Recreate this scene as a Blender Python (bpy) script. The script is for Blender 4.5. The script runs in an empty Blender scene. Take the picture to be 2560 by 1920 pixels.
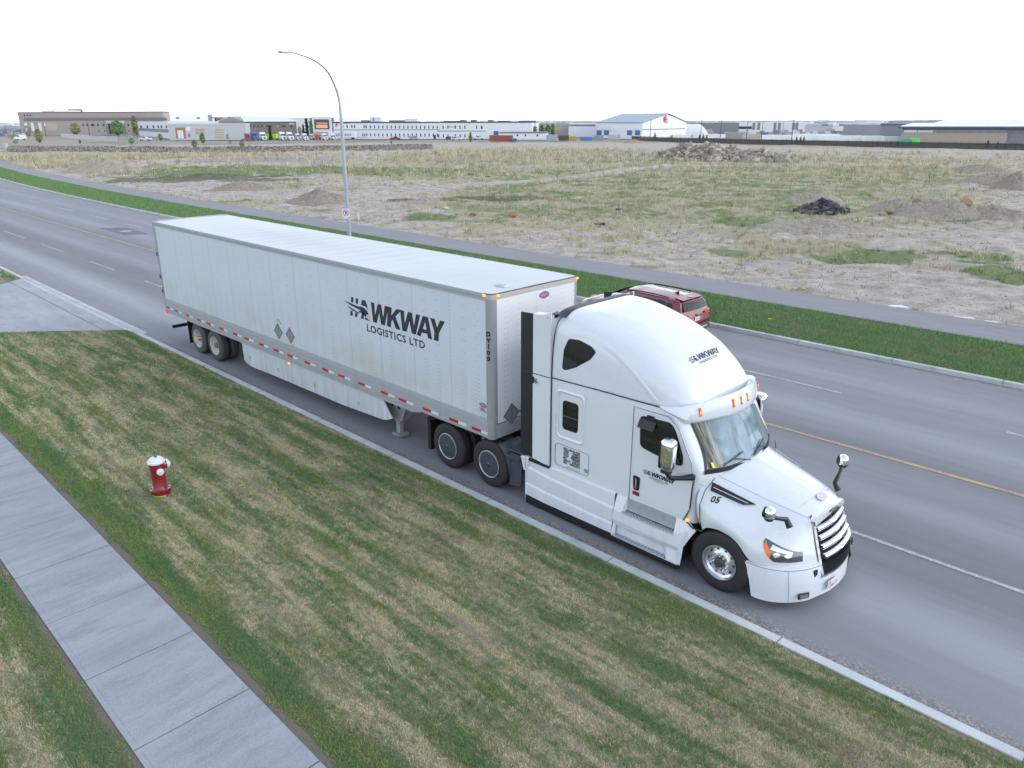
import bpy, math, random
import numpy as np
from mathutils import Vector, Matrix
random.seed(7)
RNG = np.random.default_rng(11)
R = math.radians
scene = bpy.context.scene

# ---------------------------------------------------------------- camera, sky, sun, exposure
CAM = Vector((26.38, -9.78, 7.22)); FPX = 1897.0
YAW, PITCH, ROLL = R(134.67), R(19.16), R(-0.16)
cf = Vector((math.cos(YAW)*math.cos(PITCH), math.sin(YAW)*math.cos(PITCH), -math.sin(PITCH)))
cr = Vector((math.sin(YAW), -math.cos(YAW), 0)); cu = cr.cross(cf)
cr, cu = math.cos(ROLL)*cr + math.sin(ROLL)*cu, -math.sin(ROLL)*cr + math.cos(ROLL)*cu
camd = bpy.data.cameras.new('camera'); cam = bpy.data.objects.new('camera', camd)
scene.collection.objects.link(cam)
M = Matrix((cr, cu, -cf)).transposed().to_4x4(); M.translation = CAM
cam.matrix_world = M
camd.sensor_fit = 'HORIZONTAL'; camd.sensor_width = 36.0; camd.lens = 36.0*FPX/2560.0
camd.clip_start = 0.1; camd.clip_end = 20000
scene.camera = cam

SUN_EL, SUN_AZ = 30.0, 35.0          # azimuth counted from +X towards +Y
world = bpy.data.worlds.new('World'); scene.world = world; world.use_nodes = True
wt = world.node_tree; wt.nodes.clear()
sky = wt.nodes.new('ShaderNodeTexSky'); sky.sky_type = 'NISHITA'; sky.sun_disc = False
sky.sun_elevation = R(SUN_EL); sky.sun_rotation = R(90-SUN_AZ)
sky.air_density = 1.6; sky.dust_density = 4.0; sky.ozone_density = 1.0; sky.altitude = 1000
hs = wt.nodes.new('ShaderNodeHueSaturation'); hs.inputs['Saturation'].default_value = 0.42
bg = wt.nodes.new('ShaderNodeBackground'); bg.inputs[1].default_value = 0.15
# thin overcast: a pale cloud layer mixed evenly over the sky
mixs = wt.nodes.new('ShaderNodeMix'); mixs.data_type = 'RGBA'; mixs.inputs[0].default_value = 0.55
tcw = wt.nodes.new('ShaderNodeTexCoord'); nzw = wt.nodes.new('ShaderNodeTexNoise'); nzw.inputs['Scale'].default_value = 2.2
nzw.inputs['Detail'].default_value = 5
rw = wt.nodes.new('ShaderNodeValToRGB')
rw.color_ramp.elements[0].position = 0.38; rw.color_ramp.elements[0].color = (5.2, 6.2, 7.8, 1)
rw.color_ramp.elements[1].position = 0.62; rw.color_ramp.elements[1].color = (10.5, 11.2, 12.2, 1)
wo = wt.nodes.new('ShaderNodeOutputWorld')
wt.links.new(sky.outputs[0], hs.inputs['Color']); wt.links.new(hs.outputs[0], mixs.inputs[6])
wt.links.new(tcw.outputs['Generated'], nzw.inputs['Vector']); wt.links.new(nzw.outputs[0], rw.inputs[0])
sz = wt.nodes.new('ShaderNodeSeparateXYZ'); wt.links.new(tcw.outputs['Generated'], sz.inputs[0])
el = wt.nodes.new('ShaderNodeValToRGB'); els = el.color_ramp.elements
els[0].position = 0.0; els[0].color = (.72, .72, .72, 1); els[1].position = 1.0; els[1].color = (.26, .275, .30, 1)
e_ = els.new(.30); e_.color = (.56, .565, .58, 1); e_ = els.new(.6); e_.color = (.36, .37, .39, 1)
wt.links.new(sz.outputs[2], el.inputs[0])
mul = wt.nodes.new('ShaderNodeMix'); mul.data_type = 'RGBA'; mul.blend_type = 'MULTIPLY'; mul.inputs[0].default_value = 1
wt.links.new(rw.outputs[0], mixs.inputs[7]); wt.links.new(mixs.outputs[2], mul.inputs[6]); wt.links.new(el.outputs[0], mul.inputs[7])
sc2 = wt.nodes.new('ShaderNodeVectorMath'); sc2.operation = 'SCALE'; sc2.inputs['Scale'].default_value = 2.0
wt.links.new(mul.outputs[2], sc2.inputs[0]); wt.links.new(sc2.outputs[0], bg.inputs[0])
wt.links.new(bg.outputs[0], wo.inputs[0])
sund = bpy.data.lights.new('sun', 'SUN'); sund.energy = 0.6; sund.angle = R(14); sund.color = (1.0, 0.95, 0.9)
sun = bpy.data.objects.new('sun', sund); scene.collection.objects.link(sun)
sdir = Vector((math.cos(R(SUN_AZ))*math.cos(R(SUN_EL)), math.sin(R(SUN_AZ))*math.cos(R(SUN_EL)), math.sin(R(SUN_EL))))
sun.rotation_euler = sdir.to_track_quat('Z', 'Y').to_euler(); sun.location = (0, 0, 60)
scene.view_settings.view_transform = 'Standard'; scene.view_settings.look = 'None'
scene.view_settings.exposure = 0.62; scene.view_settings.gamma = 1.0
scene.render.engine = 'CYCLES'

# measuring helpers: a direction of sight meets the ground, a wall, ...
def ray(px, py): return cf + cr*((px-1280)/FPX) + cu*((960-py)/FPX)
def G(px, py, z=0.0):
    d = ray(px, py); return CAM + d*((z-CAM.z)/d.z)
def GY(px, py, y):
    d = ray(px, py); return CAM + d*((y-CAM.y)/d.y)

# ---------------------------------------------------------------- object helpers
def link(o, parent=None, kind=None, label=None, cat=None, group=None):
    scene.collection.objects.link(o)
    if parent is not None: o.parent = parent
    tag(o, label, cat, group, kind); return o
def tag(o, label=None, cat=None, group=None, kind=None):
    if label: o['label'] = label
    if cat: o['category'] = cat
    if group: o['group'] = group
    if kind: o['kind'] = kind
    return o
def empty(name, loc, label, cat, group=None, rz=0.0):
    o = bpy.data.objects.new(name, None); o.location = loc; o.rotation_euler = (0, 0, rz)
    o.empty_display_size = 0.3
    return link(o, None, None, label, cat, group)
def children_of(o): return [c for c in scene.collection.objects if c.parent is o]
def copy_tree(o, parent=None):
    c = o.copy(); scene.collection.objects.link(c); c.parent = parent
    for ch in children_of(o): copy_tree(ch, c)
    return c

def cr1(pts, n):
    """Catmull-Rom through pts, n steps per span (numpy k x 3)"""
    P = np.asarray(pts, float); k = len(P); out = []
    for i in range(k-1):
        p0 = P[max(i-1, 0)]; p1 = P[i]; p2 = P[i+1]; p3 = P[min(i+2, k-1)]
        if i == 0: p0 = 2*p1-p2
        if i == k-2: p3 = 2*p2-p1
        for j in range(n):
            t = j/n
            out.append(.5*((2*p1)+(p2-p0)*t+(2*p0-5*p1+4*p2-p3)*t*t+(3*p1-p0-3*p2+p3)*t**3))
    out.append(P[-1]); return np.array(out)
def cr2(net, nu, nv):
    a = np.array([cr1(r, nu) for r in net])
    return np.stack([cr1(a[:, j], nv) for j in range(a.shape[1])], 1)

class MB:
    def __init__(s): s.v = []; s.f = []; s.m = []
    def add(s, vs, fs, m=0):
        b = len(s.v); s.v.extend([tuple(map(float, p)) for p in vs])
        for f in fs: s.f.append(tuple(b+i for i in f)); s.m.append(m)
        return s
    def box(s, x0, x1, y0, y1, z0, z1, m=0):
        if x0 > x1: x0, x1 = x1, x0
        if y0 > y1: y0, y1 = y1, y0
        if z0 > z1: z0, z1 = z1, z0
        return s.add([(x0,y0,z0),(x1,y0,z0),(x1,y1,z0),(x0,y1,z0),(x0,y0,z1),(x1,y0,z1),(x1,y1,z1),(x0,y1,z1)],
                     [(3,2,1,0),(4,5,6,7),(0,1,5,4),(1,2,6,5),(2,3,7,6),(3,0,4,7)], m)
    def obox(s, c, ax, ay, az, m=0):
        c, ax, ay, az = map(Vector, (c, ax, ay, az)); vs = []
        for dz in (-1, 1):
            for dx, dy in ((-1,-1),(1,-1),(1,1),(-1,1)): vs.append(c+ax*dx+ay*dy+az*dz)
        return s.add(vs, [(3,2,1,0),(4,5,6,7),(0,1,5,4),(1,2,6,5),(2,3,7,6),(3,0,4,7)], m)
    def prism(s, poly, vec, m=0):
        n = len(poly); a = [Vector(p) for p in poly]; vec = Vector(vec); b = [p+vec for p in a]
        nn = Vector((0,0,0))
        for i in range(n): nn += a[i].cross(a[(i+1) % n])
        flip = nn.dot(vec) < 0
        fs = [tuple(range(n))[::-1], tuple(range(n, 2*n))]+[(i, (i+1) % n, n+(i+1) % n, n+i) for i in range(n)]
        if flip: fs = [f[::-1] for f in fs]
        return s.add(a+b, fs, m)
    def tube(s, path, r, n=10, m=0, cap=True):
        P = [Vector(p) for p in path]; k = len(P); rr = r if hasattr(r, '__len__') else [r]*k
        t = (P[1]-P[0]).normalized(); up = Vector((0,0,1)) if abs(t.z) < .9 else Vector((1,0,0))
        nrm = t.cross(up).normalized(); vs = []
        for i in range(k):
            t = (P[min(i+1,k-1)]-P[max(i-1,0)]).normalized()
            nrm = (nrm - t*nrm.dot(t)).normalized(); b = t.cross(nrm)
            for j in range(n):
                a = 2*math.pi*j/n; vs.append(P[i]+(nrm*math.cos(a)+b*math.sin(a))*rr[i])
        fs = [(i*n+j, i*n+(j+1) % n, (i+1)*n+(j+1) % n, (i+1)*n+j) for i in range(k-1) for j in range(n)]
        if cap: fs += [tuple(range(n))[::-1], tuple((k-1)*n+j for j in range(n))]
        return s.add(vs, fs, m)
    def lathe(s, prof, c, axis='z', n=32, m=0, capa=False, capb=False):
        c = Vector(c); vs = []
        for r, h in prof:
            for j in range(n):
                a = 2*math.pi*j/n; x, y = r*math.cos(a), r*math.sin(a)
                vs.append(c+{'z': Vector((x,y,h)), 'y': Vector((x,h,-y)), 'x': Vector((h,x,y))}[axis])
        k = len(prof)
        fs = [(i*n+j, i*n+(j+1) % n, (i+1)*n+(j+1) % n, (i+1)*n+j) for i in range(k-1) for j in range(n)]
        if capa: fs.append(tuple(range(n))[::-1])
        if capb: fs.append(tuple((k-1)*n+j for j in range(n)))
        return s.add(vs, fs, m)
    def grid(s, A, m=0, flip=False):
        A = np.asarray(A, float); nr, nc = A.shape[:2]
        fs = [(i*nc+j, i*nc+j+1, (i+1)*nc+j+1, (i+1)*nc+j) for i in range(nr-1) for j in range(nc-1)]
        if flip: fs = [f[::-1] for f in fs]
        return s.add(A.reshape(-1, 3), fs, m)
    def poly(s, pts, m=0): return s.add(pts, [tuple(range(len(pts)))], m)
    def mirror_y(s, yc):
        n = len(s.v); s.v += [(x, 2*yc-y, z) for x, y, z in s.v]
        s.f += [tuple(n+i for i in f[::-1]) for f in s.f]; s.m += list(s.m); return s
    def shift(s, dx, dy, dz): s.v = [(x+dx, y+dy, z+dz) for x, y, z in s.v]; return s
    def build(s, name, mats, parent=None, smooth=None, bevel=0, thick=0, local=True, **kw):
        me = bpy.data.meshes.new(name)
        off = Vector((0,0,0))
        if parent is not None and local:      # geometry is written in world coordinates
            p = parent
            while p is not None: off += p.location; p = p.parent
        me.from_pydata([(x-off.x, y-off.y, z-off.z) for x, y, z in s.v], [], s.f)
        if not isinstance(mats, (list, tuple)): mats = [mats]
        for q in mats: me.materials.append(q)
        me.polygons.foreach_set('material_index', s.m)
        if smooth is not None:
            me.polygons.foreach_set('use_smooth', [True]*len(me.polygons))
            if smooth < 179: me.set_sharp_from_angle(angle=R(smooth))
        me.update()
        o = bpy.data.objects.new(name, me); link(o, parent, **kw)
        if thick:
            md = o.modifiers.new('thickness', 'SOLIDIFY'); md.thickness = abs(thick); md.offset = -1 if thick > 0 else 1
        if bevel:
            md = o.modifiers.new('bevel', 'BEVEL'); md.width = bevel; md.segments = 2; md.limit_method = 'ANGLE'; md.angle_limit = R(35)
        return o

def np_mesh(name, V, F, mats, midx=None, attr=None, smooth=False, **kw):
    """V (n,3), F (m,k) arrays"""
    me = bpy.data.meshes.new(name); k = F.shape[1]
    me.vertices.add(len(V)); me.vertices.foreach_set('co', V.astype(np.float32).ravel())
    me.loops.add(F.size); me.loops.foreach_set('vertex_index', F.astype(np.int32).ravel())
    me.polygons.add(len(F)); me.polygons.foreach_set('loop_start', np.arange(0, F.size, k, dtype=np.int32))
    if smooth: me.polygons.foreach_set('use_smooth', np.ones(len(F), bool))
    if not isinstance(mats, (list, tuple)): mats = [mats]
    for q in mats: me.materials.append(q)
    if midx is not None: me.polygons.foreach_set('material_index', midx.astype(np.int32))
    me.update(calc_edges=True)
    if attr is not None:
        for nm, arr in attr.items():
            a = me.attributes.new(nm, 'FLOAT_COLOR', 'POINT')
            c = np.ones((len(V), 4), np.float32); c[:, :arr.shape[1]] = arr; a.data.foreach_set('color', c.ravel())
    o = bpy.data.objects.new(name, me); return link(o, **kw)

# lettering -> flat outline mesh in 2D
def text2d(body, size=1.0, off=0.0, xs=1.0, align='CENTER', spacing=1.0, shear=0.0):
    cu_ = bpy.data.curves.new('t', 'FONT'); cu_.body = body; cu_.size = size; cu_.offset = off
    cu_.align_x = align; cu_.space_character = spacing; cu_.shear = shear; cu_.resolution_u = 3
    o = bpy.data.objects.new('t', cu_); scene.collection.objects.link(o)
    dg = bpy.context.evaluated_depsgraph_get(); dg.update()
    me = bpy.data.meshes.new_from_object(o.evaluated_get(dg))
    vs = [(v.co.x*xs, v.co.y) for v in me.vertices]; fs = [tuple(p.vertices) for p in me.polygons]
    bpy.data.objects.remove(o); bpy.data.curves.remove(cu_); bpy.data.meshes.remove(me)
    return vs, fs
def text_on(mb, body, origin, ux, uy, size, m=0, **k):
    vs, fs = text2d(body, size, **k); o = Vector(origin); ux = Vector(ux); uy = Vector(uy)
    mb.add([o+ux*x+uy*y for x, y in vs], fs, m)

# ---------------------------------------------------------------- materials
def nt_new(name):
    m = bpy.data.materials.new(name); m.use_nodes = True; nt = m.node_tree
    return m, nt, nt.nodes['Principled BSDF']
def noise(nt, scale, detail=6, rough=.6, vec=None, dist=0.0):
    n = nt.nodes.new('ShaderNodeTexNoise'); n.inputs['Scale'].default_value = scale
    n.inputs['Detail'].default_value = detail; n.inputs['Roughness'].default_value = rough
    n.inputs['Distortion'].default_value = dist
    if vec: nt.links.new(vec, n.inputs['Vector'])
    return n.outputs[0]
def position(nt, sc=(1, 1, 1), loc=(0, 0, 0), src='pos'):
    if src == 'pos': g = nt.nodes.new('ShaderNodeNewGeometry').outputs['Position']
    else: g = nt.nodes.new('ShaderNodeTexCoord').outputs['Object']
    mp = nt.nodes.new('ShaderNodeMapping'); mp.inputs['Scale'].default_value = sc; mp.inputs['Location'].default_value = loc
    nt.links.new(g, mp.inputs[0]); return mp.outputs[0]
def ramp(nt, fac, stops):
    r = nt.nodes.new('ShaderNodeValToRGB'); e = r.color_ramp.elements
    while len(e) < len(stops): e.new(.5)
    for i, (p, c) in enumerate(stops):
        e[i].position = p; e[i].color = (*c, 1) if hasattr(c, '__len__') else (c, c, c, 1)
    nt.links.new(fac, r.inputs[0]); return r.outputs[0]
def mix(nt, fac, a, b, blend='MIX'):
    n = nt.nodes.new('ShaderNodeMix'); n.data_type = 'RGBA'; n.blend_type = blend
    for s, v in ((0, fac), (6, a), (7, b)):
        if hasattr(v, 'links'): nt.links.new(v, n.inputs[s])
        elif s == 0: n.inputs[0].default_value = v
        else: n.inputs[s].default_value = (*v, 1) if hasattr(v, '__len__') else (v, v, v, 1)
    return n.outputs[2]
def math_n(nt, op, a, b=0.0, c=0.0, clamp=False):
    n = nt.nodes.new('ShaderNodeMath'); n.operation = op; n.use_clamp = clamp
    for i, v in enumerate((a, b, c)):
        if hasattr(v, 'links'): nt.links.new(v, n.inputs[i])
        else: n.inputs[i].default_value = v
    return n.outputs[0]
def sep(nt, vec):
    n = nt.nodes.new('ShaderNodeSeparateXYZ'); nt.links.new(vec, n.inputs[0]); return n.outputs
def bump(nt, b, h, strength=.3, dist=.01, nrm=None):
    n = nt.nodes.new('ShaderNodeBump'); n.inputs['Strength'].default_value = strength; n.inputs['Distance'].default_value = dist
    nt.links.new(h, n.inputs['Height']); nt.links.new(n.outputs[0], b.inputs['Normal']); return n
def setc(nt, b, col):
    if hasattr(col, 'links'): nt.links.new(col, b.inputs['Base Color'])
    else: b.inputs['Base Color'].default_value = (*col, 1)

MATS = {}
def mat(name, col, rough=.5, metal=0.0, var=.12, vs=3.0, bmp=0.0, bs=40.0, spec=None, coat=0.0, emit=None, src='obj'):
    if name in MATS: return MATS[name]
    m, nt, b = nt_new(name)
    if var:
        p = position(nt, src=src); n = noise(nt, vs, 5, .6, p)
        c = mix(nt, n, tuple(v*(1-var) for v in col), tuple(min(1, v*(1+var)) for v in col)); setc(nt, b, c)
        rr = ramp(nt, noise(nt, vs*2.3, 4, .6, p), [(.3, max(0, rough-.07)), (.7, min(1, rough+.1))]); nt.links.new(rr, b.inputs['Roughness'])
    else: setc(nt, b, col); b.inputs['Roughness'].default_value = rough
    b.inputs['Metallic'].default_value = metal
    if spec is not None: b.inputs['Specular IOR Level'].default_value = spec
    if coat: b.inputs['Coat Weight'].default_value = coat; b.inputs['Coat Roughness'].default_value = .05
    if bmp: bump(nt, b, noise(nt, bs, 4, .6, position(nt, src=src)), bmp, .01)
    if emit: b.inputs['Emission Color'].default_value = (*emit[:3], 1); b.inputs['Emission Strength'].default_value = emit[3]
    MATS[name] = m; return m

WHITE = mat('white_truck_paint', (.60, .635, .68), .28, var=.03, vs=1.2, coat=.6)
# a film of road dust low on the painted flanks
def dusty(name, base, lo, hi, dust=(.42, .42, .42), rough=.3, coat=.4, amt=.6, rust=False):
    m, nt, b = nt_new(name)
    p = position(nt); z = sep(nt, p)[2]
    f = nt.nodes.new('ShaderNodeMapRange'); f.inputs[1].default_value = lo; f.inputs[2].default_value = hi
    f.inputs[3].default_value = 1; f.inputs[4].default_value = 0; nt.links.new(z, f.inputs[0])
    st = noise(nt, 1.0, 6, .65, position(nt, (7, 7, .8)))
    st = ramp(nt, st, [(.35, 0.0), (.7, 1.0)])
    k = math_n(nt, 'MULTIPLY', f.outputs[0], st, clamp=True); k = math_n(nt, 'MULTIPLY', k, amt)
    big = noise(nt, .7, 4, .5, p)
    c = mix(nt, k, mix(nt, big, tuple(v*.95 for v in base), tuple(min(1, v*1.04) for v in base)), dust)
    if rust:
        s2 = noise(nt, 1.0, 5, .6, position(nt, (.45, .45, .9), (3, 0, 0))); s2 = ramp(nt, s2, [(.50, 0.0), (.68, 1.0)])
        k2 = math_n(nt, 'MULTIPLY', math_n(nt, 'MULTIPLY', s2, f.outputs[0]), .75); c = mix(nt, k2, c, (.44, .41, .33))
    setc(nt, b, c); b.inputs['Roughness'].default_value = rough; b.inputs['Coat Weight'].default_value = coat
    if rust: bump(nt, b, noise(nt, .9, 3, .5, p), .25, .03)
    MATS[name] = m; return m
FLANK = dusty('white_paint_with_road_dust', (.60, .635, .68), .1, 1.1)
TRSIDE = dusty('white_trailer_skin', (.52, .575, .63), 1.4, 2.9, rough=.38, coat=.15, rust=True, amt=.42)
SKIRTM = dusty('dirty_trailer_skirt', (.50, .54, .58), .3, 1.3, dust=(.30, .31, .32), rough=.5, coat=0, amt=.9)
ALU = dusty('dull_aluminium_rail', (.33, .35, .37), 1.0, 1.6, dust=(.26, .265, .27), rough=.45, coat=0, amt=.8)
CORNER = mat('grey_corner_post', (.30, .315, .325), .45, .3, var=.1, vs=2)
CHROME = mat('chrome', (.86, .88, .9), .07, 1.0, var=0)
POLISH = mat('polished_aluminium', (.60, .62, .65), .33, 1.0, var=.06, vs=9)
BLACKP = mat('black_plastic', (.009, .010, .013), .45, var=.2)
NAVYBLK = mat('black_rubber_panel', (.009, .012, .020), .5, var=.15)
SEAM = mat('dark_panel_gap', (.012, .014, .03), .5, var=0)
TYRE = mat('tyre_rubber', (.017, .018, .021), .72, var=.3, vs=6, bmp=.3, bs=60)
TYRE2 = mat('dusty_tyre_rubber', (.055, .058, .062), .8, var=.25, vs=6, bmp=.3, bs=60)
GLASS = mat('dark_tinted_glass', (.006, .009, .012), .04, var=0, spec=.4, coat=1.0)
FRAMEB = mat('dark_chassis', (.012, .013, .016), .65, var=.3, vs=5)
RED = mat('red_reflector', (.42, .012, .022), .4, var=.1)
REFW = mat('white_reflector', (.6, .62, .64), .35, var=.05)
AMBER = mat('amber_lens', (.62, .13, .02), .25, var=0, emit=(1, .22, .02, .12))
AMBERL = mat('lit_amber_lamp', (.9, .35, .05), .3, var=0, emit=(1, .38, .05, .9))
REDL = mat('lit_red_lamp', (.8, .03, .04), .3, var=0, emit=(1, .03, .05, 1.5))
INK = mat('navy_black_lettering', (.012, .014, .028), .35, var=.05, coat=.3)
INK2 = mat('dark_navy_lettering', (.018, .024, .06), .35, var=.05)
YELLOWM = mat('yellow_mark', (.75, .42, .04), .4, var=.05)

# ================================================================ SETTING
def asphalt(name, base, tint=1.0, tracks=True, fine=90):
    m, nt, b = nt_new(name); p = position(nt)
    ag = noise(nt, fine, 3, .7, p)
    ag2 = noise(nt, 320, 2, .5, p)
    lo = noise(nt, .22, 5, .6, position(nt, (.35, 1.6, 1)))
    mid = noise(nt, 1.3, 6, .65, position(nt, (.25, 2.5, 1)))
    c = mix(nt, lo, tuple(v*.80 for v in base), tuple(v*1.16 for v in base))
    c = mix(nt, ramp(nt, mid, [(.35, 0.0), (.7, .55)]), c, tuple(v*1.3 for v in base))
    c = mix(nt, 1.0, c, ramp(nt, ag, [(.28, .62), (.5, 1.0), (.74, 1.55)]), 'MULTIPLY')
    c = mix(nt, .8, c, ramp(nt, ag2, [(.35, .78), (.62, 1.2)]), 'MULTIPLY')
    if tracks:   # worn wheel tracks in the four lanes
        y = sep(nt, p)[1]; f = None
        for yc, w, a in ((1.45, .55, .34), (3.9, 1.4, -.22), (2.7, .35, -.10), (5.2, .5, .24), (9.2, .5, .26), (7.4, .6, -.20), (12.2, .5, .18), (1.5, .9, .12)):
            d = math_n(nt, 'DIVIDE', math_n(nt, 'SUBTRACT', y, yc), w); g = math_n(nt, 'POWER', 2.718, math_n(nt, 'MULTIPLY', math_n(nt, 'MULTIPLY', d, d), -1))
            g = math_n(nt, 'MULTIPLY', g, a); f = g if f is None else math_n(nt, 'ADD', f, g)
        wob = noise(nt, .35, 3, .5, position(nt, (.3, .8, 1), (5, 2, 0)))
        f = math_n(nt, 'MULTIPLY', f, math_n(nt, 'ADD', wob, .45))
        f = math_n(nt, 'ADD', f, 1.0); cc = nt.nodes.new('ShaderNodeCombineXYZ')
        for i in range(3): nt.links.new(f, cc.inputs[i])
        c = mix(nt, 1.0, c, cc.outputs[0], 'MULTIPLY')
        # gravelly dirt gathered along the near kerb
        gy = math_n(nt, 'ADD', y, math_n(nt, 'MULTIPLY', noise(nt, 1.1, 4, .6, position(nt, (.8, .8, 1))), .42))
        e = nt.nodes.new('ShaderNodeMapRange'); e.inputs[1].default_value = .18; e.inputs[2].default_value = -.06
        nt.links.new(gy, e.inputs[0])
        vor = nt.nodes.new('ShaderNodeTexVoronoi'); vor.inputs['Scale'].default_value = 38; nt.links.new(p, vor.inputs['Vector'])
        gr = ramp(nt, sep(nt, vor.outputs['Color'])[0], [(.1, (.13, .12, .12)), (.45, (.20, .185, .185)), (.75, (.27, .25, .245)), (.95, (.38, .365, .36))])
        c = mix(nt, math_n(nt, 'MULTIPLY', e.outputs[0], .72), c, gr)
        fy = nt.nodes.new('ShaderNodeMapRange'); fy.inputs[1].default_value = 14.35; fy.inputs[2].default_value = 14.7
        nt.links.new(math_n(nt, 'ADD', y, math_n(nt, 'MULTIPLY', wob, .3)), fy.inputs[0])
        c = mix(nt, math_n(nt, 'MULTIPLY', fy.outputs[0], .6), c, gr)
    # hairline cracks
    v2 = nt.nodes.new('ShaderNodeTexVoronoi'); v2.feature = 'DISTANCE_TO_EDGE'; v2.inputs['Scale'].default_value = .16
    nt.links.new(position(nt, (1, 1, 1)), v2.inputs['Vector'])
    dv = nt.nodes.new('ShaderNodeMapping'); 
    crk = ramp(nt, v2.outputs['Distance'], [(.0, 1.0), (.0022, 0.0)])
    crk = math_n(nt, 'MULTIPLY', crk, ramp(nt, noise(nt, .15, 2, .5, position(nt, (1, 1, 1), (9, 4, 0))), [(.52, 0.0), (.60, .0)]))
    c = mix(nt, crk, c, tuple(v*.35 for v in base))
    setc(nt, b, c); b.inputs['Roughness'].default_value = .82
    bump(nt, b, ag, .35, .006); MATS[name] = m; return m
ASPH = asphalt('road_asphalt', (.176, .182, .204))
PATHM = asphalt('path_asphalt', (.185, .185, .205), tracks=False)

def concrete(name, base, streak=(1, 1, 1)):
    m, nt, b = nt_new(name); p = position(nt)
    c = mix(nt, ramp(nt, noise(nt, .9, 6, .62, position(nt, streak)), [(.3, 0.0), (.72, 1.0)]), tuple(v*.82 for v in base), tuple(v*1.12 for v in base))
    c = mix(nt, ramp(nt, noise(nt, 2.3, 5, .7, position(nt, streak, (4, 7, 0))), [(.50, 0.0), (.70, .65)]), c, tuple(v*.66 for v in base))
    c = mix(nt, .9, c, ramp(nt, noise(nt, 70, 4, .7, p), [(.3, .72), (.55, 1.02), (.7, 1.18)]), 'MULTIPLY')
    pit = nt.nodes.new('ShaderNodeTexVoronoi'); pit.inputs['Scale'].default_value = 9; nt.links.new(p, pit.inputs['Vector'])
    c = mix(nt, ramp(nt, pit.outputs['Distance'], [(.035, .75), (.06, 0.0)]), c, tuple(v*.45 for v in base))
    setc(nt, b, c); b.inputs['Roughness'].default_value = .8
    bump(nt, b, noise(nt, 1.0, 4, .6, position(nt, (12, 90, 12))), .25, .004); MATS[name] = m; return m
CONC = concrete('sidewalk_concrete', (.285, .31, .345), (2.6, .55, 1))
KERBM = concrete('kerb_concrete', (.46, .49, .51))
DRIVEM = concrete('driveway_concrete', (.315, .34, .37), (.4, 1.4, 1))

# lawn colour: used by soil sheet and by blades alike (same world pattern)
def lawn_nodes(nt):
    p = position(nt); y = sep(nt, p)[1]
    warp = noise(nt, .5, 3, .6, p)
    st = noise(nt, 1.0, 6, .62, position(nt, (.22, 3.0, 1)), .2)
    st2 = noise(nt, 1.0, 5, .6, position(nt, (.8, 6.5, 1), (7, 1, 0)), .2)
    pt = noise(nt, 1.5, 5, .62, position(nt, (.55, 1.5, 1), (3, 8, 0)))
    fn = noise(nt, 8.0, 5, .65, p)
    f = math_n(nt, 'ADD', math_n(nt, 'ADD', math_n(nt, 'MULTIPLY', st, .33), math_n(nt, 'MULTIPLY', st2, .17)), math_n(nt, 'ADD', math_n(nt, 'MULTIPLY', pt, .24), math_n(nt, 'MULTIPLY', fn, .26)))
    # greener along the kerb and along the sidewalk
    for yc, w, a in ((-.95, .22, .06), (-6.15, .26, .15), (-8.12, .22, .10)):
        d = math_n(nt, 'DIVIDE', math_n(nt, 'SUBTRACT', y, yc), w)
        g = math_n(nt, 'POWER', 2.718, math_n(nt, 'MULTIPLY', math_n(nt, 'MULTIPLY', d, d), -1))
        f = math_n(nt, 'SUBTRACT', f, math_n(nt, 'MULTIPLY', g, a))
    return f, p
def lawn_soil():
    m, nt, b = nt_new('lawn_thatch'); f, p = lawn_nodes(nt)
    th = noise(nt, 45, 5, .7, position(nt, (1, 1.6, 1)))
    straw = mix(nt, th, (.14, .12, .085), (.40, .35, .25))
    green = mix(nt, th, (.05, .065, .03), (.13, .15, .075))
    c = mix(nt, ramp(nt, f, [(.42, 0.0), (.56, 1.0)]), green, straw)
    setc(nt, b, c); b.inputs['Roughness'].default_value = .95; bump(nt, b, th, .6, .02); return m
def lawn_blades():
    m, nt, b = nt_new('lawn_blades'); f, p = lawn_nodes(nt)
    at = nt.nodes.new('ShaderNodeAttribute'); at.attribute_name = 'tone'; s = sep(nt, at.outputs['Color'])
    rnd = s[0]
    f2 = math_n(nt, 'ADD', f, math_n(nt, 'MULTIPLY', math_n(nt, 'SUBTRACT', rnd, .5), .10))
    dkn = noise(nt, 1.3, 5, .65, position(nt, (.4, 2.3, 1), (11, 5, 0)))
    green = mix(nt, s[1], (.034, .098, .034), (.19, .37, .125))
    green = mix(nt, ramp(nt, dkn, [(.40, 0.0), (.60, .75)]), green, mix(nt, s[1], (.12, .155, .04), (.42, .46, .16)))
    straw = mix(nt, s[1], (.32, .28, .16), (.88, .79, .52))
    straw = mix(nt, ramp(nt, noise(nt, 2.2, 5, .65, position(nt, (.4, 1.6, 1), (1, 9, 0))), [(.50, 0.0), (.64, .8)]), straw, mix(nt, s[1], (.15, .13, .11), (.42, .37, .31)))
    c = mix(nt, ramp(nt, f2, [(.470, 0.0), (.540, 1.0)]), green, straw)
    setc(nt, b, c); b.inputs['Roughness'].default_value = .7; b.inputs['Specular IOR Level'].default_value = .25; return m
LAWNS, LAWNB = lawn_soil(), lawn_blades()
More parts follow.
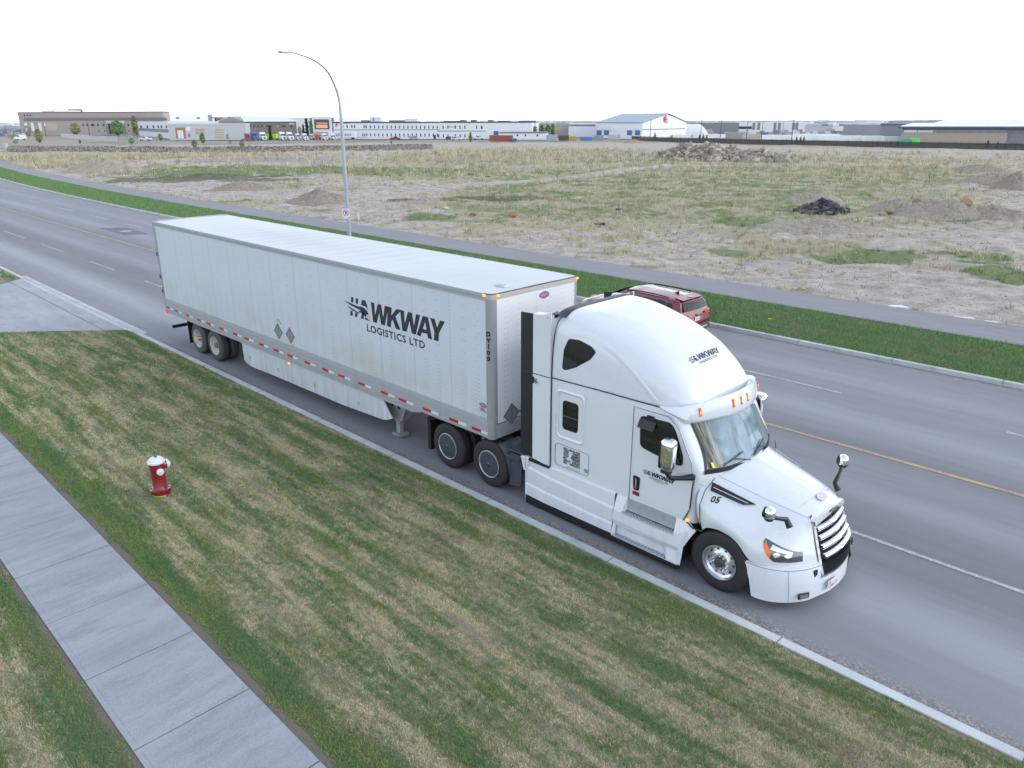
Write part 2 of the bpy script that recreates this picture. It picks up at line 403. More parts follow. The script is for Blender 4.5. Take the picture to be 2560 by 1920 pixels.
def verge_mat(blade):
    m, nt, b = nt_new('verge_blades' if blade else 'verge_soil'); p = position(nt)
    f = noise(nt, 1.0, 6, .62, position(nt, (.5, 1.3, 1)))
    # bare worn spots near the right end of the verge
    x, y, z = sep(nt, p); d1 = math_n(nt, 'DIVIDE', math_n(nt, 'SUBTRACT', x, 20.2), 1.5); d2 = math_n(nt, 'DIVIDE', math_n(nt, 'SUBTRACT', y, 17.4), .7)
    g = math_n(nt, 'POWER', 2.718, math_n(nt, 'MULTIPLY', math_n(nt, 'ADD', math_n(nt, 'MULTIPLY', d1, d1), math_n(nt, 'MULTIPLY', d2, d2)), -1))
    f = math_n(nt, 'ADD', f, math_n(nt, 'MULTIPLY', g, .2))
    if blade:
        at = nt.nodes.new('ShaderNodeAttribute'); at.attribute_name = 'tone'; s = sep(nt, at.outputs['Color'])
        f = math_n(nt, 'ADD', f, math_n(nt, 'MULTIPLY', math_n(nt, 'SUBTRACT', s[0], .5), .14))
        c = mix(nt, ramp(nt, f, [(.45, 0.0), (.60, .4), (.72, 1.0)]), mix(nt, s[1], (.055, .16, .045), (.24, .42, .15)), mix(nt, s[1], (.12, .14, .055), (.27, .24, .14)))
    else:
        c = mix(nt, ramp(nt, f, [(.45, 0.0), (.62, 1.0)]), (.035, .055, .02), (.15, .13, .09))
    setc(nt, b, c); b.inputs['Roughness'].default_value = .85; return m

def sheet(name, pts, z, m, kind='structure', th=0.0, **k):
    mb = MB()
    if th: mb.prism([(x, y, z-th) for x, y in pts], (0, 0, th))
    else: mb.poly([(x, y, z) for x, y in pts])
    return mb.build(name, m, kind=kind, **k)
def bend(x): d = max(0.0, -40.0-x); return .0006*d*d     # the street swings away far to the left
XL, XR = -190.0, 60.0
xs = [XL+i*5 for i in range(int((XR-XL)/5)+1)]
def strip(name, ya, yb, z, m, kind='structure', th=0.0, x0=XL, x1=XR, near=0.0, **k):
    X = [x0]+[x for x in xs if x0 < x < x1]+[x1]
    mb = MB()
    a = [(x, ya+bend(x)*near, z) for x in X]; b_ = [(x, yb+bend(x), z) for x in X]
    if not th: mb.grid([a, b_])
    else:
        lo = lambda r: [(x, y, z-th) for x, y, _ in r]
        mb.grid([lo(a), a, b_, lo(b_)])
        mb.add([lo(a)[0], a[0], b_[0], lo(b_)[0]], [(0, 1, 2, 3)]); mb.add([lo(a)[-1], a[-1], b_[-1], lo(b_)[-1]], [(3, 2, 1, 0)])
    return mb.build(name, m, kind=kind, **k)

# base terrain, one sheet to the horizon; the yards beyond the field lie lower
def tz(d): t = min(1.0, max(0.0, (d-95.0)/150.0)); return -1.5*t*t*(3-2*t)
def build_ground():
    m, nt, b = nt_new('far_ground'); p = position(nt)
    n = noise(nt, .03, 8, .62, position(nt, (1, 1, 1)))
    n2 = noise(nt, 1.5, 6, .7, p)
    c = ramp(nt, n, [(.36, (.24, .215, .165)), (.5, (.28, .25, .205)), (.62, (.16, .165, .11))])
    c = mix(nt, .6, c, ramp(nt, n2, [(.3, .7), (.7, 1.3)]), 'MULTIPLY')
    setc(nt, b, c); b.inputs['Roughness'].default_value = .95
    rad = [0, 30, 60, 90, 110, 130, 150, 170, 190, 215, 245, 280, 330, 400, 600, 1000, 2000, 4000, 9000]; NA = 96
    V = []; F = []
    for r in rad:
        for j in range(NA):
            a = 2*math.pi*j/NA; V.append((CAM.x+r*math.cos(a), CAM.y+r*math.sin(a), tz(r)-.22))
    for i in range(len(rad)-1):
        for j in range(NA): F.append((i*NA+j, (i+1)*NA+j, (i+1)*NA+(j+1) % NA, i*NA+(j+1) % NA))
    mb = MB(); mb.add(V, F); mb.build('ground', m, kind='structure')
build_ground()

KZ = .13
strip('road', -.5, 14.72, 0.0, ASPH)
strip('far_kerb', 14.70, 14.88, KZ, KERBM, th=.3, near=1)
strip('verge_ground', 14.88, 19.25, KZ-.02, verge_mat(False), near=1)
strip('path', 19.2, 21.95, KZ+.02, PATHM, th=.06, near=1)
# near kerb, lowered where the driveway meets the street
strip('near_kerb', -.66, -.50, KZ, KERBM, th=.3, x0=-1.75)
strip('near_kerb', -.66, -.50, KZ, KERBM, th=.3, x1=-15.9)
strip('near_gutter', -.5, -.17, .005, KERBM, x1=-1.6, x0=-17)
strip('dropped_kerb', -.68, -.50, .045, KERBM, th=.2, x0=-15.9, x1=-1.75)
sheet('lawn_ground', [(-2.2, -.66), (60, -.66), (60, -6.36), (-2.0, -6.36), (-5.4, -4.2)], KZ-.025, LAWNS)
sheet('lawn_ground', [(-20, -7.92), (60, -7.92), (60, -30), (-20, -30)], KZ-.025, LAWNS)
sheet('lawn_ground', [(-190, -.66), (-15.9, -.66), (-14.9, -1.9), (-19.5, -6.36), (-190, -6.36)], KZ-.025, LAWNS)
sheet('driveway', [(-15.9, -.68), (-1.75, -.68), (-2.2, -.95), (-5.4, -4.3), (-6.5, -6.4), (-24, -6.4), (-17.6, -3.2), (-14.9, -1.95)], KZ-.045, DRIVEM)
dj = MB()
for a, c in (((-16.5, -1.25), (-1.9, -1.25)), ((-9.0, -3.6), (-4.9, -4.0)), ((-16, -3.3), (-9, -3.6))):
    dx, dy = c[0]-a[0], c[1]-a[1]; l = math.hypot(dx, dy); nx, ny = -dy/l*.012, dx/l*.012
    dj.poly([(a[0]-nx, a[1]-ny, KZ-.041), (c[0]-nx, c[1]-ny, KZ-.041), (c[0]+nx, c[1]+ny, KZ-.041), (a[0]+nx, a[1]+ny, KZ-.041)])
dj.build('driveway_joint', mat('joint_dirt', (.09, .09, .09), .9), kind='structure')  # dark grey lines drawn along the joints
# kerb joints
kj = MB()
for k in range(-30, 20):
    x = k*3.05+1.35
    if -16 < x < -1.8: continue
    kj.box(x-.006, x+.006, -.664, -.494, KZ-.12, KZ+.003)
for k in range(-40, 20): x = k*3.05+.6; kj.box(x-.008, x+.008, 14.694+bend(x), 14.884+bend(x), KZ-.1, KZ+.003)
kj.build('kerb_joint', MATS['joint_dirt'], kind='structure')

# sidewalk: separate cast slabs with tooled borders
sw = MB(); x = -24.0
edges = [G(*q, KZ).x for q in ((240, 1295), (440, 1506), (655, 1778))]
step = 1.715; x0 = 18.16
k0 = int((-24-x0)/step)
for k in range(k0, 34):
    a = x0+k*step; b_ = a+step-.022
    z = KZ-.005+random.uniform(-.003, .003); bd = .07
    sw.box(a, b_, -7.90, -6.42, z-.12, z-.004)
    sw.add([(a,-7.90,z-.0035),(b_,-7.90,z-.0035),(b_,-6.42,z-.0035),(a,-6.42,z-.0035)], [(0,1,2,3)])
    sw.box(a+bd, b_-bd, -7.90+bd, -6.42-bd, z-.03, z)
sw.build('sidewalk', CONC, kind='structure', bevel=.003)
sheet('sidewalk_bed', [(-24, -8.02), (60, -8.02), (60, -6.30), (-24, -6.30)], KZ-.023, mat('soil_by_sidewalk', (.13, .11, .09), .95, var=.5, vs=30, src='pos'))

# road markings
def paint(name, col):
    m, nt, b = nt_new(name); w = noise(nt, 26, 6, .75, position(nt))
    w2 = noise(nt, 1.2, 4, .6, position(nt))
    k = math_n(nt, 'ADD', math_n(nt, 'MULTIPLY', w, .7), math_n(nt, 'MULTIPLY', w2, .3))
    setc(nt, b, mix(nt, ramp(nt, k, [(.40, 1.0), (.60, 0.0)]), (.15, .152, .165), col)); b.inputs['Roughness'].default_value = .75; return m
PW, PY = paint('worn_white_paint', (.46, .47, .48)), paint('worn_yellow_paint', (.56, .36, .12))
def mark(x0, x1, y, w, m, name='lane_marking'):
    X = [x0]+[x for x in xs if x0 < x < x1]+[x1]; sh = lambda x: bend(x)*y/14.8
    MB().grid([[(x, y-w/2+sh(x), .006) for x in X], [(x, y+w/2+sh(x), .006) for x in X]]).build(name, m, kind='structure')
mark(XL, XR, 7.30, .13, PY, 'centre_line')
for a, b_ in ((-36.6, -31.5), (-27.8, -23.5), (-19.1, -15.34), (-11.4, -7.6), (-2.8, .6), (5.5, 9), (13.6, 17), (19.9, 34)):
    mark(a, b_, 3.45, .10, PW)
for a, b_ in ((-82, -77), (-72.5, -69), (-60, -56.5), (-50.7, -46.5), (-42.0, -38.2), (-34.5, -31.0), (-26.5, -23), (-18, -14.5), (-9.5, -6), (-1, 2.5), (7, 10.6), (14.9, 18.9), (22.95, 27)):
    mark(a, b_, 10.85, .13, PW)
# manhole with darker asphalt patch
sheet('road_patch', [(G(262*1,569).x if 0 else -33.5, 8.6), (-28.3, 8.5), (-27.6, 9.9), (-32.2, 10.1)], .003, mat('patch_asphalt', (.125, .13, .155), .9, src='pos', vs=9))
mh = MB(); mh.lathe([(.0, .0), (.40, .0), (.42, -.01)], (-30.3, 9.35, .009), n=24); mh.build('manhole_cover', mat('worn_iron', (.26, .26, .27), .5, .3), label='round iron manhole cover in the dark asphalt patch of the far lanes', cat='manhole cover')

# ================================================================ THE WASTE GROUND
def vnoise(x, y, seed=0):
    """smooth value noise, numpy"""
    xi = np.floor(x).astype(np.int64); yi = np.floor(y).astype(np.int64); fx = x-xi; fy = y-yi
    fx = fx*fx*(3-2*fx); fy = fy*fy*(3-2*fy)
    def h(a, b):
        n = (a*374761393+b*668265263+seed*974711) & 0xffffffff
        n = ((n ^ (n >> 13))*1274126177) & 0xffffffff
        return ((n ^ (n >> 16)) & 0xffff)/65535.0
    return (h(xi, yi)*(1-fx)+h(xi+1, yi)*fx)*(1-fy)+(h(xi, yi+1)*(1-fx)+h(xi+1, yi+1)*fx)*fy
def fbm(x, y, seed=0, o=5, g=.55):
    s = 0; a = 1; t = 0
    for k in range(o): s = s+a*vnoise(x*2**k, y*2**k, seed+k*17); t += a; a *= g
    return s/t
def feat(px, py, w, h, kind, s=1.0):
    """an oval patch of ground cover: centre, half sizes in metres, heading of its long side"""
    c = G(px, py); a, b_ = G(px, py-h/2), G(px, py+h/2)
    d = (c-CAM).dot(cf); rl = w/2*d/FPX; rd = (a-b_).length/2
    v = Vector((c.x-CAM.x, c.y-CAM.y)).normalized()
    return (c.x, c.y, v.x, v.y, rl, rd, kind, s)
FEATS = [feat(*q) for q in [
    (1700, 450, 1250, 130, 'mix', 1.0), (1330, 500, 640, 100, 'mix', .8), (2200, 430, 700, 60, 'mix', .9), (2300, 500, 420, 70, 'mix', .6),
    (1080, 430, 520, 40, 'mix', 1.0), (1900, 385, 1300, 22, 'mix', .7),
    (600, 424, 640, 36, 'green', 1.0), (960, 425, 460, 26, 'green', .75), (430, 440, 120, 16, 'green', .5),
    (2150, 636, 290, 44, 'green', 1.0), (1830, 628, 130, 18, 'green', .6), (1985, 618, 330, 40, 'straw', .9), (1870, 558, 180, 26, 'green', 1.0), (1780, 575, 120, 24, 'straw', .5),
    (2090, 529, 110, 12, 'green', .9), (2410, 552, 90, 8, 'green', .8), (2420, 645, 260, 50, 'mixgreen', .9), (2500, 690, 220, 40, 'green', .8), (2330, 665, 160, 36, 'straw', .4),
    (1080, 542, 150, 20, 'green', .9), (1190, 552, 260, 16, 'green', .5), (1520, 560, 500, 34, 'straw', .45), (1330, 565, 480, 26, 'straw', .6), (1240, 590, 260, 20, 'straw', .5),
    (2150, 352, 700, 14, 'straw', .8), (1300, 375, 700, 50, 'straw', .75), (1500, 398, 500, 14, 'straw', .7), (990, 389, 60, 14, 'straw', 1.0), (330, 378, 900, 18, 'straw', .9), (150, 372, 420, 22, 'straw', 1.0),
    (700, 388, 500, 18, 'grey', .8), (1450, 385, 300, 20, 'grey', .8), (1200, 388, 340, 9, 'grey', .6),
    (1240, 494, 320, 15, 'dark', .9), (480, 447, 440, 18, 'dark', .8), (1010, 503, 90, 10, 'dark', .7), (640, 450, 240, 10, 'dark', .7), (1600, 394, 130, 7, 'dark', .6), (1600, 670, 100, 14, 'dark', .5),
    (330, 432, 240, 22, 'straw', .4), (100, 405, 240, 20, 'straw', .7), (690, 465, 200, 16, 'mix', .7), (860, 470, 140, 14, 'mix', .7),
    (640, 512, 300, 16, 'straw', .5), (560, 508, 180, 22, 'mixgreen', .6), (750, 530, 260, 14, 'mixgreen', .7), (900, 548, 160, 12, 'mixgreen', .5), (1050, 575, 240, 10, 'straw', .4),
    (120, 362, 500, 10, 'mixgreen', .8), (1850, 590, 100, 14, 'straw', .5)]]
TRACK = [G(*q) for q in ((700, 520), (860, 505), (1010, 479), (1216, 458), (1375, 448), (1500, 434), (1590, 419), (1700, 409), (1860, 409))]
TRACK = cr1([(p.x, p.y, 0) for p in TRACK], 6)[:, :2]
def cover(x, y):
    """weights of green, straw, dirt (+dark) over the waste ground"""
    d = np.hypot(x-CAM.x, y-CAM.y)
    n1 = fbm(x*.10, y*.10, 3); n2 = fbm(x*.5, y*.5, 9); n3 = fbm(x*1.7, y*1.7, 21, 3)
    t = np.clip((y-(33+np.maximum(0, x+12)*.75))/22+(n1-.5)*1.3, 0, 1)
    green = .30*t*n2; straw = .42*t*(.35+n2); dark = np.zeros_like(x); grey = np.zeros_like(x)
    for cx, cy, vx, vy, rl, rd, k, s in FEATS:
        dx, dy = x-cx, y-cy; a = (dx*vx+dy*vy)/rd; b_ = (dx*-vy+dy*vx)/rl
        q = np.sqrt(a*a+b_*b_)+(n2-.5)*.9+(n3-.5)*.3; w = np.clip((1.1-q)/.35, 0, 1)*s
        if k == 'green': green = np.maximum(green, w*1.1); straw = straw*(1-w*.6)
        elif k == 'straw': straw = np.maximum(straw, w*1.1); green = green*(1-w*.7)
        elif k == 'mix': green = np.maximum(green, w*(.35+.65*np.clip((n2-.40)*4, 0, 1))*.8); straw = np.maximum(straw, w*.8)
        elif k == 'mixgreen': green = np.maximum(green, w*np.clip((n2-.38)*5, 0, 1)); straw = np.maximum(straw, w*.5)
        elif k == 'dark': dark = np.maximum(dark, w)
        elif k == 'grey': grey = np.maximum(grey, w); straw = straw*(1-.6*w); green = green*(1-w)
    # beaten track
    dm = np.full_like(x, 1e9)
    for i in range(len(TRACK)-1):
        p, q = TRACK[i], TRACK[i+1]; e = q-p; L = (e**2).sum()
        tt = np.clip(((x-p[0])*e[0]+(y-p[1])*e[1])/L, 0, 1); dm = np.minimum(dm, np.hypot(x-p[0]-tt*e[0], y-p[1]-tt*e[1]))
    w = np.clip((2.3+(n2-.5)*2-dm)/.7, 0, 1); green = green*(1-w); straw = straw*(1-.9*w); dark = dark*(1-w)
    # thin scatter of weeds on the bare soil
    sc = np.clip((n3-.66)*9, 0, 1)*np.clip((n1-.42)*6, 0, 1); green = np.maximum(green, sc*.55)
    # weedy fringe along the path
    yy = y-bend_np(x); fr = np.clip(1-np.abs(yy-22.1-n2*.6)/.5, 0, 1)*np.clip((n1-.38)*5, 0, 1)
    straw = np.maximum(straw, fr*.7); green = np.maximum(green, fr*n3*.8)
    return np.clip(green, 0, 1), np.clip(straw, 0, 1), np.clip(dark, 0, 1), grey
def bend_np(x): d = np.maximum(0.0, -40.0-x); return .0006*d*d
def hgt(x, y):
    d = np.hypot(x-CAM.x, y-CAM.y); t = np.clip((d-95)/150, 0, 1); z = -1.5*t*t*(3-2*t)
    k = np.clip((y-bend_np(x)-22.0)/4.0, 0, 1)
    z = z+k*((fbm(x*.12, y*.12, 5)-.5)*.8+(fbm(x*.6, y*.6, 8)-.5)*.34+(fbm(x*3, y*3, 14, 4)-.5)*.10)
    for cx, cy, rx, ry, h in BERMS:
        q = ((x-cx)/rx)**2+((y-cy)/ry)**2; z = z+h*np.exp(-q*1.4)*(.7+.6*fbm(x*.6, y*.6, 31))
    return z+.02*(1-k)+.03
BERMS = []
for px, py, w, dep, h in ((2480, 425, 190, 9, .9), (2420, 470, 120, 6, .5), (2350, 415, 80, 4, .5), (2556, 470, 60, 5, 1.3), (480, 437, 300, 2.5, .5), (1230, 500, 260, 1.2, -.25)):
    c = G(px, py); d = (c-CAM).dot(cf); BERMS.append((c.x, c.y, w*.5*d/FPX, dep, h))
def field_material():
    m, nt, b = nt_new('field_soil'); p = position(nt)
    at = nt.nodes.new('ShaderNodeAttribute'); at.attribute_name = 'cover'; s = sep(nt, at.outputs['Color'])
    at2 = nt.nodes.new('ShaderNodeAttribute'); at2.attribute_name = 'cover2'; s2 = sep(nt, at2.outputs['Color'])
    fine = noise(nt, 9, 8, .72, p); mid = noise(nt, .8, 7, .68, p); gr = noise(nt, 42, 5, .75, p)
    peb = nt.nodes.new('ShaderNodeTexVoronoi'); peb.inputs['Scale'].default_value = 11; nt.links.new(p, peb.inputs['Vector'])
    soil = ramp(nt, mid, [(.30, (.22, .19, .16)), (.5, (.36, .32, .28)), (.70, (.49, .445, .40))])
    soil = mix(nt, .75, soil, ramp(nt, fine, [(.3, .62), (.5, 1.0), (.7, 1.3)]), 'MULTIPLY')
    soil = mix(nt, .7, soil, ramp(nt, gr, [(.3, .7), (.5, 1.0), (.72, 1.35)]), 'MULTIPLY')
    soil = mix(nt, math_n(nt, 'MULTIPLY', ramp(nt, sep(nt, peb.outputs['Color'])[0], [(.8, 0.0), (.86, .8)]), ramp(nt, peb.outputs['Distance'], [(.25, 1.0), (.35, 0.0)])), soil, (.40, .37, .34))
    straw = mix(nt, fine, (.15, .13, .08), (.46, .42, .27))
    green = mix(nt, fine, (.05, .08, .028), (.19, .25, .09))
    def w(a, k=.5): return ramp(nt, math_n(nt, 'ADD', a, math_n(nt, 'MULTIPLY', math_n(nt, 'SUBTRACT', fine, .5), k*1.6)), [(.32, 0.0), (.62, 1.0)])
    c = mix(nt, math_n(nt, 'MULTIPLY', w(s[1]), .8), soil, straw)
    c = mix(nt, math_n(nt, 'MULTIPLY', w(s[0]), .85), c, green)
    c = mix(nt, math_n(nt, 'MULTIPLY', w(s[2]), .8), c, (.075, .06, .035))
    c = mix(nt, math_n(nt, 'MULTIPLY', w(s2[0]), .7), c, mix(nt, fine, (.15, .14, .135), (.27, .25, .25)))
    setc(nt, b, c); b.inputs['Roughness'].default_value = .95; bump(nt, b, math_n(nt, 'ADD', fine, gr), .7, .05); return m
FIELDM = field_material()
def build_field():
    NA, NR = 760, 430
    az = np.radians(np.linspace(93, 181, NA)); r = np.exp(np.linspace(math.log(27), math.log(330), NR))
    A, RR = np.meshgrid(az, r); x = CAM.x+RR*np.cos(A); y = CAM.y+RR*np.sin(A)
    g, s, dk, gy = cover(x, y); z = hgt(x, y)
    V = np.stack([x.ravel(), y.ravel(), z.ravel()], 1)
    i = np.arange(NR-1)[:, None]*NA+np.arange(NA-1)[None]; i = i.ravel(); F = np.stack([i, i+NA, i+NA+1, i+1], 1)
    ok = (y.ravel()-bend_np(x.ravel())) > 21.4
    F = F[ok[F].all(1)][:, ::-1]
    z0 = np.zeros(x.size)
    np_mesh('field', V, F, FIELDM, smooth=True, kind='structure',
            attr={'cover': np.stack([g.ravel(), s.ravel(), dk.ravel()], 1), 'cover2': np.stack([gy.ravel(), z0, z0], 1)})
build_field()

# grass blades: triangles, tone attribute = (random, brightness, height)
def blades(name, x, y, z, h, w, tone, mats, lean=.45, label=None, seg=1, **kw):
    n = len(x); a = RNG.uniform(0, 2*np.pi, n); dx, dy = np.cos(a), np.sin(a)
    l = RNG.normal(0, lean, n)*h; m_ = RNG.normal(0, lean, n)*h
    b0 = np.stack([x-dx*w/2, y-dy*w/2, z], 1); b1 = np.stack([x+dx*w/2, y+dy*w/2, z], 1)
    tp = np.stack([x+l, y+m_, z+h], 1)
    V = np.stack([b0, b1, tp], 1).reshape(-1, 3); F = np.arange(3*n).reshape(-1, 3)
    tone = np.repeat(tone, 3, 0).reshape(n, 3, 3).copy()
    return np_mesh(name, V, F, mats, attr={'tone': tone.reshape(-1, 3)}, kind='stuff', label=label, cat='grass', **kw)
def tones(n, lo=0, hi=1): return np.stack([RNG.uniform(0, 1, n), RNG.uniform(lo, hi, n), RNG.uniform(0, 1, n)], 1)
def lawn_patch(name, n, x0, x1, y0, y1, z, hm, wm, m, label, clip=None, wcam=True):
    X = []; Y = []; cnt = 0
    while cnt < n:
        k = n*2; x = RNG.uniform(x0, x1, k); y = RNG.uniform(y0, y1, k)
        d = np.hypot(x-CAM.x, y-CAM.y); keep = RNG.uniform(0, 1, k) < np.clip((12/np.maximum(d, 5))**1.3, 0, 1)
        az = np.degrees(np.arctan2(y-CAM.y, x-CAM.x)) % 360
        px, py = np_proj(x, y, z); keep &= (px > -300) & (px < 2860) & (py < 2350)
        if clip is not None: keep &= clip(x, y)
        X.append(x[keep]); Y.append(y[keep]); cnt += keep.sum()
    x = np.concatenate(X)[:n]; y = np.concatenate(Y)[:n]; d = np.hypot(x-CAM.x, y-CAM.y)
    clump = fbm(x*1.0, y*2.6, 77, 5)
    h = hm*(.5+RNG.uniform(0, 1, n)*.7)*(.55+.9*clump); w = wm*(.6+RNG.uniform(0, .8, n))*np.maximum(1, d/11)
    blades(name, x, y, np.full(n, z), h, w, tones(n), m, label=label, lean=.6)
def np_proj(x, y, z):
    dx, dy, dz = x-CAM.x, y-CAM.y, z-CAM.z
    q = dx*cf.x+dy*cf.y+dz*cf.z; q = np.where(q < .1, 1e-3, q)
    return 1280+FPX*(dx*cr.x+dy*cr.y+dz*cr.z)/q, 960-FPX*(dx*cu.x+dy*cu.y+dz*cu.z)/q
def in_lawn(x, y):
    e = -.70+.05*np.sin(x*5.1)*np.sin(x*1.7+1)+.03*np.sin(x*13)
    e2 = -6.31+.05*np.sin(x*4.3)+.03*np.sin(x*11+2)
    lim = np.where(y > -4.3, -2.1-(-y-.7)*.93, -5.4)    # edge against the driveway
    return (y < e) & (y > e2) & (x > lim)
lawn_patch('lawn_grass', 1150000, -7, 30, -6.4, -.6, KZ-.03, .040, .0056, LAWNB, 'patchy green and straw lawn between the kerb and the concrete sidewalk', in_lawn)
lawn_patch('lawn_grass', 150000, 4, 24, -12, -7.88, KZ-.03, .042, .0056, LAWNB, 'strip of patchy lawn below the concrete sidewalk in the corner', lambda x, y: y < -7.95+.04*np.sin(x*5))
lawn_patch('lawn_grass', 16000, -40, -15, -7, -.7, KZ-.03, .06, .012, LAWNB, 'small wedge of lawn beyond the concrete driveway at the left edge', lambda x, y: (x < -16.1) & (y < -.72) & (x < -15.9-np.abs(y+.7)*.2))
VB = verge_mat(True)
def verge():
    n = 270000; X = []; Y = []; c = 0
    while c < n:
        k = n*2; x = RNG.uniform(-150, 34, k); y = RNG.uniform(14.85, 19.28, k); d = np.hypot(x-CAM.x, y-CAM.y)
        px, py = np_proj(x, y+bend_np(x), 0.1)
        ok = (RNG.uniform(0, 1, k) < (24/np.maximum(d, 24))**1.5) & (px > -100) & (px < 2900)
        X.append(x[ok]); Y.append(y[ok]); c += ok.sum()
    x = np.concatenate(X)[:n]; y = np.concatenate(Y)[:n]; y = y+bend_np(x); d = np.hypot(x-CAM.x, y-CAM.y)
    h = .11*(.5+RNG.uniform(0, .8, n))*(.6+.8*fbm(x*1.1, y*1.6, 50, 4)); w = .011*np.maximum(1, d/24)*(.6+RNG.uniform(0, .8, n))
    blades('verge_grass', x, y, np.full(n, KZ-.03), h, w, tones(n), VB, label='green grass verge between the far kerb and the asphalt path')
verge()
def field_veg_mat():
    m, nt, b = nt_new('field_stems'); at = nt.nodes.new('ShaderNodeAttribute'); at.attribute_name = 'tone'; s = sep(nt, at.outputs['Color'])
    g = mix(nt, s[1], (.035, .085, .022), (.24, .34, .10)); st = mix(nt, s[1], (.13, .11, .07), (.66, .59, .39))
    c = mix(nt, ramp(nt, s[0], [(.45, 0.0), (.55, 1.0)]), g, st); setc(nt, b, c); b.inputs['Roughness'].default_value = .8; return m
def field_grass():
    def pick(n, rmax, k):
        az = np.radians(RNG.uniform(96, 176, n)); r = np.exp(RNG.uniform(math.log(28), math.log(rmax), n))
        x = CAM.x+r*np.cos(az); y = CAM.y+r*np.sin(az); g, s, dk, gy = cover(x, y)
        ok = (y-bend_np(x) > 22.02) & (RNG.uniform(0, 1, n) < np.clip(np.maximum(g, s*.8), 0, 1)**1.2*k)
        return x[ok], y[ok], g[ok], s[ok], r[ok], dk[ok]
    x, y, g, s, r, dk = pick(90000, 250, .8); nb = 11; n0 = len(x)
    rep_ = lambda a: np.repeat(a, nb)
    isg = RNG.uniform(0, 1, n0) < g/(g+s*.75+1e-3); rad = .07*np.maximum(1, r/38)
    big = RNG.uniform(.5, 1.6, n0)**1.5; tall = 1+1.8*np.clip((r-85)/60, 0, 1)*(~isg); shade = np.clip(RNG.normal(.5, .28, n0), 0, 1)
    X = rep_(x)+RNG.normal(0, 1, n0*nb)*rep_(rad); Y = rep_(y)+RNG.normal(0, 1, n0*nb)*rep_(rad)
    H = rep_(np.where(isg, .15, .25)*big*tall)*RNG.uniform(.35, 1.2, n0*nb); W = .012*np.maximum(1, rep_(r)/26)*RNG.uniform(.5, 1.3, n0*nb)
    T1 = np.stack([rep_(np.where(isg, .1, .9)), np.clip(rep_(shade)+RNG.normal(0, .14, n0*nb), 0, 1), rep_(shade)], 1)
    x, y, g, s, r, dk = pick(900000, 250, .5); n = len(x); isg = RNG.uniform(0, 1, n) < g/(g+s*.75+1e-3)
    clump = np.clip(fbm(x*.8, y*.8, 60, 4)*1.6-.3, .15, 1.2)
    h = np.where(isg, .12, .14)*(.4+RNG.uniform(0, .9, n))*clump; w = .010*np.maximum(1, r/26)*(.6+RNG.uniform(0, .8, n))
    t = tones(n); t[:, 0] = np.where(isg, .1, .9); t[:, 1] = np.clip(RNG.uniform(0, 1, n)*.6+clump*.25, 0, 1)
    x = np.concatenate([X, x]); y = np.concatenate([Y, y]); h = np.concatenate([H, h]); w = np.concatenate([W, w]); t = np.concatenate([T1, t])
    ok = y-bend_np(x) > 22.0; x, y, h, w, t = x[ok], y[ok], h[ok], w[ok], t[ok]
    blades('field_grass', x, y, hgt(x, y)-.02, h, w, t, field_veg_mat(), label='rough dry and green grass growing over the vacant field', lean=.32)
field_grass()
def pebbles(name, n, gen, size, m, label):
    x, y, zz, s = gen(n)
    n = len(x); oc = np.array([(1,0,0),(0,1,0),(-1,0,0),(0,-1,0),(0,0,.8),(0,0,-.6)], float)
    fc = np.array([(0,1,4),(1,2,4),(2,3,4),(3,0,4),(1,0,5),(2,1,5),(3,2,5),(0,3,5)])
    sc = RNG.uniform(.5, 1.3, (n, 1, 3))*s[:, None, None]*size; a = RNG.uniform(0, 6.28, n); c_, s_ = np.cos(a), np.sin(a)
    v = oc[None]*sc; v = np.stack([v[..., 0]*c_[:, None]-v[..., 1]*s_[:, None], v[..., 0]*s_[:, None]+v[..., 1]*c_[:, None], v[..., 2]], -1)
    v += np.stack([x, y, zz], -1)[:, None]
    F = (fc[None]+np.arange(n)[:, None, None]*6).reshape(-1, 3)
    t = np.repeat(RNG.uniform(0, 1, (n, 1)), 6, 0)
    return np_mesh(name, v.reshape(-1, 3), F, m, kind='stuff', label=label, cat='gravel', attr={'tone': np.repeat(t, 3, 1)})
def stone_mat(name, stops):
    m, nt, b = nt_new(name); at = nt.nodes.new('ShaderNodeAttribute'); at.attribute_name = 'tone'
    c = ramp(nt, sep(nt, at.outputs['Color'])[0], stops); c = mix(nt, .6, c, ramp(nt, noise(nt, 5, 5, .7, position(nt)), [(.3, .7), (.7, 1.25)]), 'MULTIPLY')
    setc(nt, b, c); b.inputs['Roughness'].default_value = .9; return m
GRAVM = stone_mat('gravel_stones', [(0, (.16, .14, .125)), (.5, (.27, .245, .225)), (1, (.40, .375, .35))])
def gen_field(n):
    az = np.radians(RNG.uniform(97, 172, n)); r = np.exp(RNG.uniform(math.log(28), math.log(110), n)); x = CAM.x+r*np.cos(az); y = CAM.y+r*np.sin(az)
    g, s, dk, gy = cover(x, y); ok = (y-bend_np(x) > 22.05) & (g+s < .5) & (fbm(x*.3, y*.3, 91) > .42); x, y, r = x[ok], y[ok], r[ok]
    return x, y, hgt(x, y), (RNG.uniform(.3, 1, len(x))**2)*np.maximum(1, r/40)
pebbles('field_gravel', 42000, gen_field, .05, GRAVM, 'loose pale gravel scattered over the bare soil')
def gen_kerb(n):
    x = RNG.uniform(-20, 31, n); y = -.49+np.abs(RNG.normal(0, .14, n)); return x, y, np.full(n, .008), RNG.uniform(.3, 1, n)
pebbles('kerb_gravel', 9000, gen_kerb, .011, GRAVM, 'fine gravel collected in the gutter along the near kerb')

